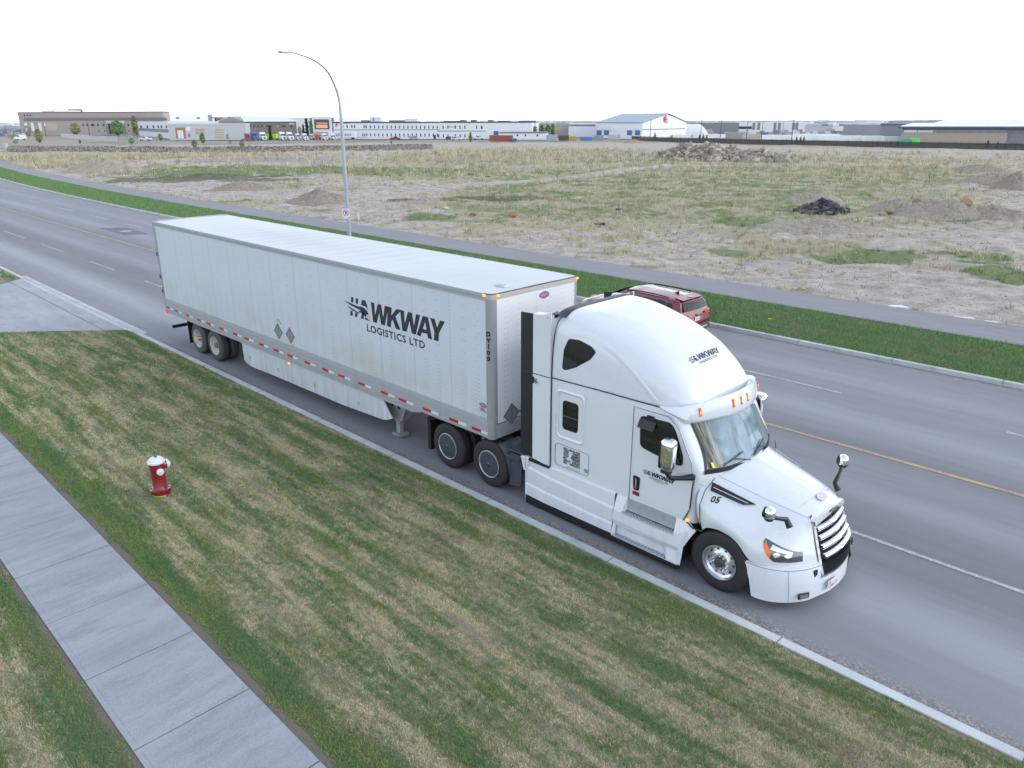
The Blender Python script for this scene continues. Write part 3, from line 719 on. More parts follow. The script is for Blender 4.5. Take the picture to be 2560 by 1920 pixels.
# ================================================================ WHEELS
def wheel(parent, x, yo, kind, r=.52, side=-1, tyre=None, w=.28, dual=True):
    """yo = outer face, side=-1: outer face looks towards -y"""
    s = -side          # inward direction along y
    c = (x, yo, r)
    mb = MB(); rr = r
    def prof(w0): return [(.29, .03), (.315, .004), (.36, 0), (.43, .006), (rr*.93, .018), (rr*.985, .045), (rr, .075), (rr, w0-.075), (rr*.985, w0-.045), (rr*.9, w0-.01), (.36, w0), (.29, w0-.03)]
    for k in range(2 if dual else 1):
        P = [(a, s*(b+k*(w+.05))) for a, b in prof(w)]
        mb.lathe(P, c, 'y', 48)
        for g in (.33, .5, .67):   # tread grooves
            mb.lathe([(rr+.0015, s*(w*g+k*(w+.05)-.006)), (rr+.0015, s*(w*g+k*(w+.05)+.006))], c, 'y', 48, m=1)
    t = mb.build('wheel', [tyre or TYRE, FRAMEB], parent, smooth=40)
    if kind == 'steer':
        m = MB(); m.lathe([(.292, s*.03), (.30, s*.0), (.288, s*-.002), (.278, s*.02), (.27, s*.05), (.235, s*.075), (.19, s*.062), (.165, s*.05), (.15, s*.035), (.0, s*.035)], c, 'y', 48)
        m.build('rim', POLISH, t, smooth=35)
        m = MB()
        for k in range(10):
            a = 2*math.pi*k/10; cx, cz = x+.212*math.cos(a), r+.212*math.sin(a)
            m.lathe([(0, 0), (.024, 0)], (cx, yo+s*.066, cz), 'y', 12)
        m.build('hand_hole', SEAM, t)
        m = MB()
        for k in range(10):
            a = 2*math.pi*(k+.5)/10; cx, cz = x+.125*math.cos(a), r+.125*math.sin(a)
            m.lathe([(.021, s*.04), (.019, s*-.01), (.012, s*-.022), (0, s*-.024)], (cx, yo, cz), 'y', 10)
        m.build('lug_nut', CHROME, t, smooth=50)
        m = MB(); m.lathe([(.092, s*.036), (.085, s*-.0), (.07, s*-.02), (.055, s*-.022), (.05, s*-.04), (.0, s*-.042)], c, 'y', 24); m.build('hub', mat('greasy_steel', (.12, .12, .125), .4, .8, vs=20), t, smooth=30)
    elif kind == 'drive':
        m = MB(); m.lathe([(.292, s*.03), (.298, s*-.004), (.283, s*-.008), (.272, s*.008)], c, 'y', 48); m.build('rim', mat('bright_rim_ring', (.46, .47, .49), .35, .6, var=.05), t, smooth=60)
        m = MB(); m.lathe([(.276, s*.006), (.2, s*-.006), (.07, s*-.014), (.0, s*-.014)], c, 'y', 48, capb=False)
        for k in range(5):
            a = 2*math.pi*(k+.3)/5; u = Vector((math.cos(a), 0, math.sin(a))); v = Vector((-math.sin(a), 0, math.cos(a))); q = Vector((x, yo-s*.010, r))+u*.16
            m.obox(q, u*.045, Vector((0, .006, 0)), v*.006, 0); m.obox(q+u*.04+v*.02, u*.006, Vector((0, .006, 0)), v*.024, 0)
        m.build('wheel_cover', mat('dark_blue_grey_cover', (.052, .062, .085), .38, .1, var=.1), t, smooth=30)
        m = MB(); m.lathe([(.055, s*-.006), (.05, s*-.022), (.03, s*-.03), (.028, s*-.02), (0, s*-.02)], c, 'y', 20); m.build('hub', MATS['greasy_steel'], t, smooth=30)
    elif kind == 'trailer':
        m = MB(); m.lathe([(.292, s*.03), (.30, s*-.002), (.282, s*.0), (.27, s*.04), (.25, s*.10), (.235, s*.15), (.14, s*.16), (.12, s*.13), (.0, s*.13)], c, 'y', 40)
        m.build('rim', mat('rusty_white_steel', (.46, .46, .45), .6, 0, var=.45, vs=7), t, smooth=35)
        m = MB(); m.lathe([(.085, s*.14), (.075, s*.02), (.04, s*.01), (0, s*.01)], c, 'y', 20)
        for k in range(10):
            a = 2*math.pi*k/10; m.lathe([(.016, s*.14), (.014, s*.11), (0, s*.11)], (x+.12*math.cos(a), yo, r+.12*math.sin(a)), 'y', 8)
        m.build('hub', mat('rusty_hub', (.20, .15, .11), .7, .2, var=.4, vs=12), t, smooth=30)
    return t

# ================================================================ SEMI-TRAILER
ALPHA = {
 'W': [[(0,1),(.20,1),(.265,.38),(.40,1),(.60,1),(.735,.38),(.80,1),(1,1),(.84,0),(.63,0),(.5,.58),(.37,0),(.16,0)]],
 'K': [[(0,0),(.30,0),(.30,.28),(.40,.42),(.66,0),(1,0),(.60,.60),(1,1),(.66,1),(.30,.60),(.30,1),(0,1)]],
 'Y': [[(.34,0),(.66,0),(.66,.40),(1,1),(.68,1),(.5,.63),(.32,1),(0,1),(.34,.40)]],
 'A': [[(0,0),(.27,0),(.32,.2),(.5,.2),(.5,.38),(.38,.38),(.5,.76),(.5,1),(.33,1)], [(.5,1),(.5,.76),(.62,.38),(.5,.38),(.5,.2),(.68,.2),(.73,0),(1,0),(.67,1)]]}
def letter(mb, ch, o, ux, uz, w, h, shear=.16, m=0):
    for p in ALPHA[ch]: mb.add([Vector(o)+Vector(ux)*(x*w+y*h*shear)+Vector(uz)*(y*h) for x, y in p], [tuple(range(len(p)))], m)
# the hawk-head mark, drawn in units of the letter height (x to the right, y up, origin at foot of the H)
HAWK = {'bars': [[(.05,.72),(.26,.72),(.31,1.0),(.10,1.0)], [(.46,.72),(.67,.72),(.72,1.0),(.51,1.0)],
                 [(-.10,0),(.11,0),(.15,.26),(-.06,.26)], [(.31,0),(.52,0),(.56,.22),(.36,.22)],
                 [(.83,.0),(1.07,.0),(1.17,.30),(1.06,.40),(.97,.30)], [(.93,.70),(1.04,1.0),(1.36,1.0),(1.55,.50),(1.40,.66),(1.22,.70)]],
        'wing': [[(-.62,.70),(.0,.66),(.55,.60),(.92,.62),(1.20,.60),(1.42,.48),(1.52,.34),(1.42,.30),(1.34,.24),(1.28,.14),(1.10,.24),(.92,.30),(.62,.34),(.88,.42),(.40,.48),(-.05,.56)],
                 [(-.50,.50),(.05,.42),(.55,.30),(.95,.28),(.60,.22),(.15,.30)],
                 [(1.16,.08),(1.30,.14),(1.55,.04),(1.66,0),(1.30,0),(1.20,0)]],
        'beak': [[(1.36,.46),(1.50,.40),(1.60,.26),(1.63,.10),(1.57,.02),(1.52,.14),(1.40,.22),(1.30,.24),(1.40,.30)]]}
def logo(mb, o, ux, uz, h, mi=(0, 1, 2), sub=None, subm=0):
    o = Vector(o); ux = Vector(ux); uz = Vector(uz)
    for k, i in (('bars', mi[1]), ('wing', mi[1]), ('beak', mi[2])):
        for p in HAWK[k]: mb.add([o+ux*(x*h)+uz*(y*h) for x, y in p], [tuple(range(len(p)))], i)
    for ch, x, w in (('W', 1.66, 1.42), ('K', 3.02, 1.08), ('W', 4.00, 1.50), ('A', 5.32, 1.12), ('Y', 6.22, 1.02)): letter(mb, ch, o+ux*(x*h), ux, uz, w*h, h, .14, mi[0])
    if sub:
        vs, fs = text2d('LOGISTICS LTD', .50*h, off=.012*h, xs=.88, align='LEFT', spacing=1.13)
        k = 4.62*h/max(v[0] for v in vs)
        mb.add([o+ux*(1.28*h+x*k)+uz*(-.56*h+y) for x, y in vs], fs, subm)

def build_trailer():
    T = empty('semi_trailer', (8.07, 1.3, 0), 'long white box trailer with dark hawk lettering on its side, coupled behind the white tractor', 'semi-trailer')
    L, W, H = 16.15, 2.6, 4.1; rc = .12
    arc = [(L-rc+rc*math.sin(a), rc-rc*math.cos(a)) for a in np.linspace(0, math.pi/2, 7)]
    def plan(o=0.0):  # near rear -> near front -> far front -> far rear
        f = [(x+(o*(x-(L-rc))/rc if x > L-rc else 0), y-o*(rc-y)/rc) for x, y in arc]
        return [(-0.0, -o)]+f+[(x, W-y) for x, y in f[::-1]]+[(0.0, W+o)]
    m = MB(); m.prism([(x, y, 1.46) for x, y in plan()], (0, 0, 2.60)); m.build('body', TRSIDE, T)
    # side skins with rivet rows
    def skin(far):
        y = W+.004 if far else -.004; s = 1 if far else -1
        m = MB(); m.box(.12, L-rc, y, y-s*.01, 1.50, 3.97)
        if not far:
            k = 8
            def dots(x, z0, z1, dz, r=.011):
                z = z0+random.uniform(0, dz)
                while z < z1:
                    n = len(m.v); m.v.append((x, y-.006, z)); m.m += [1]*k
                    for j in range(k): a = 2*math.pi*j/k; m.v.append((x+r*math.cos(a), y-.001, z+r*math.sin(a)))
                    m.f += [(n, n+1+j, n+1+(j+1) % k) for j in range(k)]; z += dz
            x = .35; i = 0
            while x < L-rc-.05:
                if i % 3 == 0: dots(x, 1.54, 3.94, .075, .010); m.box(x+.012, x+.015, y-.0012, y, 1.52, 3.96, 2)
                else: dots(x-.045, 1.56, 2.45, .085); dots(x+.045, 1.56, 2.45, .085); dots(x-.045, 2.5, 3.92, .24, .0115); dots(x+.045, 2.6, 3.92, .24, .0115)
                x += .405; i += 1
            xx = .15
            while xx < L-rc: 
                n = len(m.v); r = .008; m.v.append((xx, y-.005, 1.53)); m.m += [1]*6
                for j in range(6): a = 2*math.pi*j/6; m.v.append((xx+r*math.cos(a), y-.001, 1.53+r*math.sin(a)))
                m.f += [(n, n+1+j, n+1+(j+1) % 6) for j in range(6)]; xx += .06
        m.build('side_panel', [TRSIDE, mat('rivet_heads', (.24, .26, .29), .5, .3, var=0), mat('sheet_seam', (.33, .36, .40), .5, var=0)], T)
    skin(False); skin(True)
    # front wall with rivets
    m = MB(); m.box(L+.002, L+.010, rc, W-rc, 1.42, 3.98)
    for yy in (.35, .43, .75, .83, 1.28, 1.60, 1.68, 2.05, 2.13, 2.42):
        for z in np.arange(1.5, 3.95, .11 if yy not in (1.28,) else .06): m.lathe([(.010, 0), (.0, .004)], (L+.010, yy, z), 'x', 6, m=1)
    for yy in (rc+.02, W-rc-.02):
        for z in np.arange(1.45, 3.95, .06): m.lathe([(.009, 0), (.0, .004)], (L+.010, yy, z), 'x', 6, m=1)
    m.build('front_wall', [mat('white_front_skin', (.66, .665, .68), .35, var=.06, coat=.2), MATS['rivet_heads']], T)
    # corner posts
    for far in (0, 1):
        f = [(x+(.012)*(x-(L-rc))/rc, y-.012*(rc-y)/rc) for x, y in arc]; f = [(L-rc-.02, -.012)]+f+[(L+.012, rc+.03)]
        if far: f = [(x, W-y) for x, y in f]
        A = [[(x, y, 1.09) for x, y in f], [(x, y, 3.99) for x, y in f]]
        m = MB(); m.grid(A, flip=bool(far)); m.build('corner_post', CORNER, T, smooth=50)
    # roof: translucent sheet sagging between the bows
    nx, ny = 260, 14; A = []
    for i in range(nx+1):
        x = L*i/nx; row = []
        for j in range(ny+1):
            y = .02+(W-.04)*j/ny; e = math.sin(math.pi*j/ny)
            z = H-.012+.018*e+.026*e*math.sin(x*2*math.pi/.61+.5*math.sin(y*3))*max(.12, math.exp(-((x-7.5)/3.6)**2))
            cx = rc*1.1
            xx = x if (x < L-cx) else L-cx+(x-L+cx)*min(1, .35+min(y, W-y)/.2*.65)
            row.append((xx, y, z))
        A.append(row)
    mr, nt, b = nt_new('white_roof_skin'); p = position(nt)
    c = mix(nt, noise(nt, .8, 6, .65, position(nt, (.5, 1.6, 1))), (.41, .445, .475), (.52, .545, .565)); c = mix(nt, ramp(nt, noise(nt, 6, 5, .7, p), [(.62, 0.0), (.72, .35)]), c, (.42, .45, .48))
    setc(nt, b, c); b.inputs['Roughness'].default_value = .45
    m = MB(); m.grid(A); m.build('roof', mr, T, smooth=180)
    m = MB(); m.box(15.62, 15.90, .62, .80, H, H+.03); m.box(15.66, 15.83, .65, .75, H+.03, H+.036, 1); m.build('roof_vent', [mat('pale_vent', (.5, .52, .54), .4), ALU], T, bevel=.01)
    # top rail (grey, riveted) and bottom rail (stepped extrusion)
    m = MB()
    for y0, y1, s in ((-.016, .03, -1), (W-.03, W+.016, 1)):
        m.box(0, L-rc-.03, y0, y1, 3.96, 4.085)
        if s < 0: m.box(0, L-rc-.03, y0-.008, y0, 4.045, 4.10)
    x = .1
    while x < L-rc: m.box(x, x+.012, -.020, -.016, 4.0, 4.03, 1); x += .05
    m.build('top_rail', [ALU, MATS['rivet_heads']], T)
    f = [(x+(.014)*(x-(L-rc))/rc, y-.014*(rc-y)/rc) for x, y in arc]
    loop = [(L-rc-.06, -.016)]+f+[(x, W-y) for x, y in f[::-1]]+[(L-rc-.06, W+.016)]
    m = MB(); m.grid([[(x, y, 3.985) for x, y in loop], [(x, y, 4.085) for x, y in loop]])
    for t in range(1, 50):
        y = .2+t*2.2/50; m.lathe([(.008, 0), (0, .004)], (L+.0145, y, 4.01), 'x', 6, m=1)
    m.build('front_top_rail', [mat('tan_front_rail', (.42, .39, .37), .5, .1, var=.12, vs=5), MATS['rivet_heads']], T, smooth=50)
    m = MB(); m.grid([[(x+.004 if x > L-.1 else x, y, 4.083) for x, y in loop], [(x+.004 if x > L-.1 else x, y, 4.108) for x, y in loop]]); m.build('roof_edge_trim', mat('dark_edge_trim', (.10, .10, .12), .5), T, smooth=50)
    m = MB()
    for s, y in ((-1, 0.0), (1, W)):
        def bx(x0, x1, a, z0, z1, mi=0): m.box(x0, x1, y+s*a, y-s*.03, z0, z1, mi)
        bx(.0, L-rc+.02, .010, 1.44, 1.52); bx(.0, L-rc+.02, .024, 1.395, 1.44); bx(0, L-rc+.02, .008, 1.30, 1.395)
        bx(0, L-rc+.02, .020, 1.275, 1.30); bx(0, L-rc+.02, .010, 1.145, 1.275); bx(0, L-rc+.02, .022, 1.125, 1.145)
        bx(0, 13.55, .006, 1.01, 1.125); m.prism([(13.55, y-s*.03, 1.01), (13.9, y-s*.03, 1.10), (L-rc, y-s*.03, 1.11), (L-rc, y-s*.03, 1.125), (13.55, y-s*.03, 1.125)], (0, s*.036, 0))
    x = .3
    while x < L-.3:
        if x > 5.2: 
            for dx in (0, .09): m.box(x+dx, x+dx+.03, -.010, -.006, 1.065, 1.075, 1)
        x += .30 if x < 13.6 else .09
    m.build('bottom_rail', [ALU, MATS['rivet_heads']], T)
    m = MB(); m.box(L-.04, L+.016, rc, W-rc, 1.10, 1.40); m.build('front_sill', ALU, T)
    m = MB(); m.box(-.04, .10, -.018, .14, .98, 4.10); m.box(-.04, .10, W-.14, W+.018, .98, 4.10); m.box(-.04, .10, .14, W-.14, 3.96, 4.12); m.box(-.04, .10, .14, W-.14, 1.0, 1.2); m.build('rear_frame', mat('rear_frame_steel', (.30, .31, .33), .5, .2), T, bevel=.008)
    m = MB(); m.box(-.035, .02, .14, 1.295, 1.2, 3.96); m.box(-.035, .02, 1.305, W-.14, 1.2, 3.96); m.build('rear_door', TRSIDE, T)
    for z in (2.95, 2.2, 1.7): 
        m = MB(); m.box(-.05, .04, -.03, -.018, z, z+.12); m.build('hinge', BLACKP, T)
    # deck underside and chassis
    m = MB(); m.box(.1, L-.2, .08, W-.08, 1.14, 1.40)
    for i in range(52): m.box(.3+i*.3, .36+i*.3, .03, W-.03, 1.05, 1.14)
    m.build('floor_frame', FRAMEB, T)
    m = MB(); m.box(1.3, 5.0, .75, .87, .70, 1.05); m.box(1.3, 5.0, W-.87, W-.75, .70, 1.05)
    for x in (2.25, 3.47): m.tube([(x, .3, .51), (x, W-.3, .51)], .075, 12); m.box(x-.3, x+.3, .7, .92, .5, .72); m.box(x-.3, x+.3, W-.92, W-.7, .5, .72)
    m.build('axle_slider', FRAMEB, T)
    for x in (2.25, 3.47):
        t = wheel(T, x, .02, 'trailer', r=.51, tyre=TYRE2); wheel(T, x, W-.02, 'trailer', r=.51, side=1, tyre=TYRE2)
        if x < 3:
            m = MB(); m.obox((x+.02, .012, .54), (.24, 0, .035), (0, .008, 0), (-.004, 0, .022)); m.build('yellow_tape', YELLOWM, t)
    # mudflap, rear impact bar
    for y in (.03, W-.63): m = MB(); m.box(1.56, 1.58, y, y+.6, .22, .98); m.build('mudflap', BLACKP, T)
    m = MB(); m.box(.02, .12, .10, W-.10, .44, .55); 
    for y in (.7, W-.8): m.box(.04, .12, y, y+.1, .55, 1.1)
    m.build('rear_impact_bar', BLACKP, T, bevel=.01)
    # aerodynamic side skirts
    for y in (.045, W-.065):
        P = [(5.35,1.02),(5.38,.46),(5.50,.38),(5.79,.34),(7.45,.37),(10.55,.39),(12.35,.47),(12.48,.50),(12.70,.60),(12.37,1.02)]
        m = MB(); m.prism([(x, y, z) for x, z in P], (0, .02, 0))
        if y < 1:
            for x in (5.75, 7.4, 9.3, 11.3): m.box(x, x+.012, y-.003, y, .55, .65, 1); m.box(x, x+.07, y-.003, y, .64, .65, 1); m.box(x, x+.05, y-.003, y, .55, .56, 1); m.box(x+.07, x+.08, y-.003, y, .60, .65, 1)
        m.build('side_skirt', [SKIRTM, SEAM], T)
    # landing gear
    for y in (.32, W-.46):
        steel = mat('grey_landing_steel', (.30, .31, .31), .55, .3, var=.25, vs=6)
        m = MB(); m.prism([(x, y-.02, z) for x, z in ((12.02,1.02),(12.98,1.02),(12.74,.46),(12.30,.46))], (0, .02, 0)); m.box(12.40, 12.62, y, y+.15, .40, 1.05); m.box(12.44, 12.58, y+.02, y+.13, .10, .42)
        for x, z in ((12.37, .80), (12.64, .80)): m.lathe([(.055, 0), (0, 0)], (x, y-.0215, z), 'y', 16, m=1)
        m.build('landing_leg', [steel, SEAM], T)
        m = MB(); m.prism([(x, y-.06, z) for x, z in ((12.34,.04),(12.68,.04),(12.62,.10),(12.40,.10))], (0, .27, 0)); m.build('landing_foot', steel, T)
        m = MB(); m.tube([(12.65, y+.08, .52), (13.35, y+.4, 1.05)], .025, 8); m.tube([(12.65, y+.1, .45), (13.1, y+.9, 1.05)], .02, 8); m.build('brace', steel, T)
    # reflective tape
    for x in (.12, .81, 1.67, 2.54, 3.23, 4.10, 4.99, 5.69, 6.57, 7.41, 8.15, 9.03, 9.89, 10.62, 11.48, 12.40, 13.09, 13.96, 14.85, 15.56):
        MB().box(x, x+.29, -.0255, -.010, 1.185, 1.24).build('red_reflector_tape', RED, T); MB().box(x+.29, x+(.53 if x < 15.5 else .47), -.0255, -.010, 1.185, 1.24).build('white_reflector_tape', REFW, T)
    # placard holders, empty grey diamonds
    PG = mat('grey_placard', (.27, .29, .29), .45, .3, var=.1)
    def diamond(o, ux, uz, s, n):
        o, ux, uz, n = map(Vector, (o, ux, uz, n)); a = (ux+uz).normalized(); b = (uz-ux).normalized(); h = s*.5
        m = MB(); m.obox(o+n*.004, a*h, b*h, n*.004, 0)
        for k, q in ((a, b), (b, a)):
            for sg in (-1, 1): m.obox(o+n*.008+k*(h*sg*.94), k*(h*.06), q*h, n*.006, 1)
        m.obox(o+n*.011, ux*(.015), uz*(s*.45), n*.001, 1)
        m.build('placard_holder', [PG, mat('dark_grey_placard_edge', (.16, .17, .17), .5, .2)], T)
    diamond((7.76, -.004, 1.80), (1, 0, 0), (0, 0, 1), .31, (0, -1, 0)); diamond((8.38, -.004, 1.80), (1, 0, 0), (0, 0, 1), .31, (0, -1, 0))
    diamond((L+.01, .54, 1.53), (0, 1, 0), (0, 0, 1), .33, (1, 0, 0)); diamond((L+.01, 1.02, 1.53), (0, 1, 0), (0, 0, 1), .33, (1, 0, 0))
    m = MB(); m.tube([(7.72, -.008, 2.06), (7.80, -.008, 2.14), (7.97, -.008, 2.02)], .006, 5); m.build('scratch_mark', SEAM, T)
    # marker lamps
    for c, s, mm in (((8.2, -.03, .985), .035, AMBERL), ((.06, -.03, .975), .045, REDL), ((16.0, -.03, 4.06), .03, AMBERL), ((L+.03, .16, 4.06), .03, AMBERL), ((L+.03, W-.10, 4.06), .03, AMBERL)):
        m = MB(); m.box(c[0]-s, c[0]+s, c[1]-.02, c[1]+.02, c[2]-.02, c[2]+.025); m.build('marker_lamp', mm, T, bevel=.008)
    # lettering
    m = MB(); u = .462; logo(m, (11.38, -.0065, 2.865), (1, 0, 0), (0, 0, 1), u, sub=True, mi=(0, 1, 2), subm=0); m.build('lettering', [INK, INK2, YELLOWM], T)
    m = MB()
    for i, ch in enumerate('DV100'): text_on(m, ch, (16.085, -.016, 3.27-.125*i), (.95, .3, 0), (0, 0, 1), .125, off=.006)
    m.shift(0.0, -.0, 0); m.build('unit_number', INK, T)
    BADGE = [mat('badge_blue', (.14, .16, .36), .4, var=0), mat('badge_red', (.34, .07, .09), .4, var=0), mat('badge_white', (.7, .7, .72), .4, var=0), mat('badge_grey', (.25, .3, .38), .5, var=0)]
    for o, ux, n, s in (((15.90, -.0065, 1.79), (1, 0, 0), (0, -1, 0), .95), ((L+.012, 1.50, 3.86), (0, 1, 0), (1, 0, 0), 1.4)):
        m = MB(); o = Vector(o); ux = Vector(ux); uz = Vector((0, 0, 1)); nn = Vector(n)
        m.add([o+ux*(.10*s*math.cos(t))+uz*(.055*s*math.sin(t)) for t in np.linspace(0, 6.283, 20, endpoint=False)], [tuple(range(20))], 0)
        m.add([o+nn*.001+ux*(x*s)+uz*(z*s) for x, z in ((-.11,-.018),(.10,-.032),(.11,.018),(-.10,.032))], [(0,1,2,3)], 1)
        text_on(m, 'UTILITY', o+nn*.002-uz*.014*s, ux, uz, .042*s, 2); m.build('maker_badge', BADGE, T)
    m = MB()
    o = Vector((15.90, -.0065, 1.70))
    m.add([o+Vector((x, 0, z)) for x, z in ((-.09,-.01),(.04,-.01),(.04,.025),(-.09,.025))], [(0,1,2,3)], 1); m.add([o+Vector((x, 0, z)) for x, z in ((-.10,-.045),(.10,-.045),(.10,-.018),(-.10,-.018))], [(0,1,2,3)], 0)
    for k, w in enumerate((.06, .05, .07)): m.add([o+Vector((x, 0, z-.075-.045*k)) for x, z in ((-w,-.007),(w,-.007),(w,.007),(-w,.007))], [(0,1,2,3)], 3)
    m.build('maker_sticker', BADGE, T)
    return T
build_trailer()

# ================================================================ TRACTOR
YC = 1.3
def rrect(x0, x1, z0, z1, r, n=5):
    out = []
    for cx, cz, a0 in ((x1-r, z1-r, 0), (x0+r, z1-r, 90), (x0+r, z0+r, 180), (x1-r, z0+r, 270)):
        for k in range(n+1): a = R(a0+90*k/n); out.append((cx+r*math.cos(a), cz+r*math.sin(a)))
    return out
def round_poly(P, r=.05, n=4):
    out = []; k = len(P)
    for i in range(k):
        a, b, c = Vector(P[i-1]), Vector(P[i]), Vector(P[(i+1) % k]); u = (a-b); v = (c-b); q = min(r, u.length*.45, v.length*.45)
        p0 = b+u.normalized()*q; p1 = b+v.normalized()*q
        for t in np.linspace(0, 1, n): out.append(tuple(p0*(1-t)**2+b*2*t*(1-t)+p1*t*t))
    return out
def build_tractor():
    T = empty('truck_tractor', (19.8, 1.3, 0), 'white sleeper cab tractor with chrome grille parked in front of the box trailer', 'truck')
    # --- cab and sleeper body: plan contours stacked upwards
    lv = [(.97, [(17.64,.10),(18.6,.095),(19.6,.095),(20.45,.10),(20.70,.115),(20.80,.20),(20.90,.55),(20.95,1.3)]),
          (1.45,[(17.64,.10),(18.6,.09),(19.6,.09),(20.45,.10),(20.72,.115),(20.82,.25),(20.96,.62),(21.06,1.3)]),
          (1.86,[(17.64,.10),(18.6,.09),(19.6,.09),(20.45,.10),(20.75,.13),(20.87,.32),(21.02,.68),(21.13,1.3)]),
          (2.20,[(17.64,.10),(18.6,.092),(19.6,.092),(20.40,.105),(20.60,.14),(20.69,.32),(20.85,.70),(20.96,1.3)]),
          (2.58,[(17.64,.10),(18.6,.098),(19.6,.10),(20.15,.115),(20.36,.16),(20.46,.33),(20.66,.72),(20.77,1.3)]),
          (2.80,[(17.64,.11),(18.6,.11),(19.6,.12),(20.0,.13),(20.22,.18),(20.33,.36),(20.50,.74),(20.60,1.3)])]
    net = [[(x, y, z) for x, y in c] for z, c in lv]; A = cr2(net, 5, 6); CABA = A.copy()
    m = MB(); m.grid(A); m.mirror_y(YC); m.box(17.63, 17.66, .10, 2.5, .97, 2.8); m.build('cab', FLANK, T, smooth=40)
    # --- roof fairing, superellipse sections
    prof = [(17.64,3.99,.0,6.5),(17.72,4.02,.0,6.5),(17.95,4.045,.0,5.6),(18.4,4.025,.0,4.8),(18.9,3.94,.02,4.1),(19.35,3.81,.03,3.7),(19.75,3.63,.05,3.4),(20.05,3.43,.10,3.1),(20.30,3.20,.19,2.9),(20.48,2.97,.34,2.7),(20.56,2.80,.48,2.5)]
    pr_ = cr1(prof, 4); A = []; na = 40
    for x, h, inn, e in pr_:
        row = []; w = 1.20-inn; z0 = 2.775
        for k in range(na+1):
            a = math.pi*k/na; c_, s_ = math.cos(a), math.sin(a)
            yy = math.copysign(abs(c_)**(2/e), c_)*w; zz = abs(s_)**(2/e)*(h-z0)
            row.append((x-.06*0, YC-yy, z0+zz))
        A.append(row)
    m = MB(); m.grid(A); n0 = len(m.v)
    m.poly([p for p in A[0]][::-1])
    roof = m.build('roof_fairing', WHITE, T, smooth=60)
    # raised centre panel on the fairing (a shallow pressing)
    def roof_z(x, y):
        h = np.interp(x, pr_[:, 0], pr_[:, 1]); inn = np.interp(x, pr_[:, 0], pr_[:, 2]); e = np.interp(x, pr_[:, 0], pr_[:, 3]); w = 1.20-inn
        t = min(.999, abs(YC-y)/w); return 2.775+(h-2.775)*(1-t**e)**(1/e)
    B = []
    for i in range(41):
        x = 18.15+i*(20.33-18.15)/40; hw = .80 if x < 19.7 else .80-.55*((x-19.7)/.63)**2.2; row = []
        for j in range(25):
            t = -1+2*j/24; y = YC+hw*t; e = min(1, (1-abs(t))*7)*min(1, i/2)*min(1, (40-i)/2); row.append((x, y, roof_z(x, y)+.012*e-.002))
        B.append(row)
    m = MB(); m.grid(B); m.build('roof_panel', WHITE, T, smooth=60)
    # side arch pressing
    for far in (0, 1):
        m = MB(); C = []
        for i in range(31):
            t = i/30; x = 17.95+t*2.15; zt = 3.73-1.08*max(0, (t-.15)/.85)**1.8
            row = []
            for k, (dz, dy) in enumerate(((-.10, .0), (-.03, .010), (.0, .014), (.02, .006), (.04, .0))):
                z = min(zt+dz, 3.84); e = np.interp(x, pr_[:, 0], pr_[:, 3]); h = np.interp(x, pr_[:, 0], pr_[:, 1]); inn = np.interp(x, pr_[:, 0], pr_[:, 2])
                q = min(.985, (z-2.775)/(h-2.775)); y = (1.20-inn)*(max(0, 1-max(q, 0)**e))**(1/e)+dy*min(1, t*8, (1-t)*5+.02)
                row.append((x, YC-y if not far else YC+y, max(z, 2.78)))
            C.append(row)
        m.grid(C, flip=bool(far)); m.build('side_pressing', WHITE, T, smooth=70)
    # rubber strip along the rear edge of the roof
    m = MB(); rows = []
    for x, dz in ((17.60, -.05), (17.61, .015), (17.70, .018), (17.86, .010)):
        rows.append([(x, YC+1.2*t, (roof_z(17.66, YC+1.12*t) if abs(t) > .9 else roof_z(max(x, 17.65), YC+1.2*t))+dz) for t in np.linspace(-.93, .93, 31)])
    m.grid(rows); m.build('roof_rear_trim', NAVYBLK, T, smooth=60)
    # gap lines between panels
    def seam(pts, r=.008, name='panel_gap'): m = MB(); m.tube(pts, r, 6); return m.build(name, SEAM, T)
    for ys in (.088, 2.512):
        seam([(17.645, ys+.005, .97), (17.645, ys, 1.8), (17.645, ys, 2.77)], .010); sg = 1 if ys < 1 else -1; seam(cr1([(17.645, ys, 2.77), (17.66, ys+.002*sg, 3.2), (17.70, ys+.004*sg, 3.6), (17.75, ys+.03*sg, 3.82), (17.80, ys+.08*sg, 3.93)], 5), .010); seam([(17.645, ys, 2.77), (18.6, ys+(.012 if ys < 1 else -.012), 2.79), (19.6, ys+(.02 if ys < 1 else -.02), 2.80), (20.15, ys+(.05 if ys < 1 else -.05), 2.80)], .011)
    # --- sun visor / forehead with marker lamps
    lead = cr1([(20.02,.085,2.80),(20.28,.12,2.71),(20.44,.27,2.60),(20.62,.62,2.60),(20.76,1.0,2.61),(20.80,1.3,2.615)], 6)
    midl = cr1([(20.00,.080,2.82),(20.30,.075,2.76),(20.52,.24,2.68),(20.72,.62,2.70),(20.84,1.0,2.72),(20.88,1.3,2.72)], 6)
    topl = cr1([(19.98,.090,2.83),(20.22,.10,2.85),(20.46,.29,2.92),(20.66,.64,2.98),(20.76,1.0,3.01),(20.79,1.3,3.02)], 6)
    bak = cr1([(19.97,.12,2.83),(20.18,.16,2.86),(20.40,.36,2.90),(20.58,.68,2.95),(20.68,1.0,2.97),(20.71,1.3,2.98)], 6)
    bak2 = cr1([(19.97,.18,2.80),(20.15,.22,2.81),(20.32,.40,2.80),(20.48,.70,2.80),(20.58,1.0,2.80),(20.60,1.3,2.80)], 6)
    for q_ in (lead, midl, topl, bak, bak2): q_[-1, 1] = 1.3
    und = lead.copy(); und[-1, 1] = 1.26; und[:, 0] -= .10; und[:, 1] += .04; und[:, 2] += .01
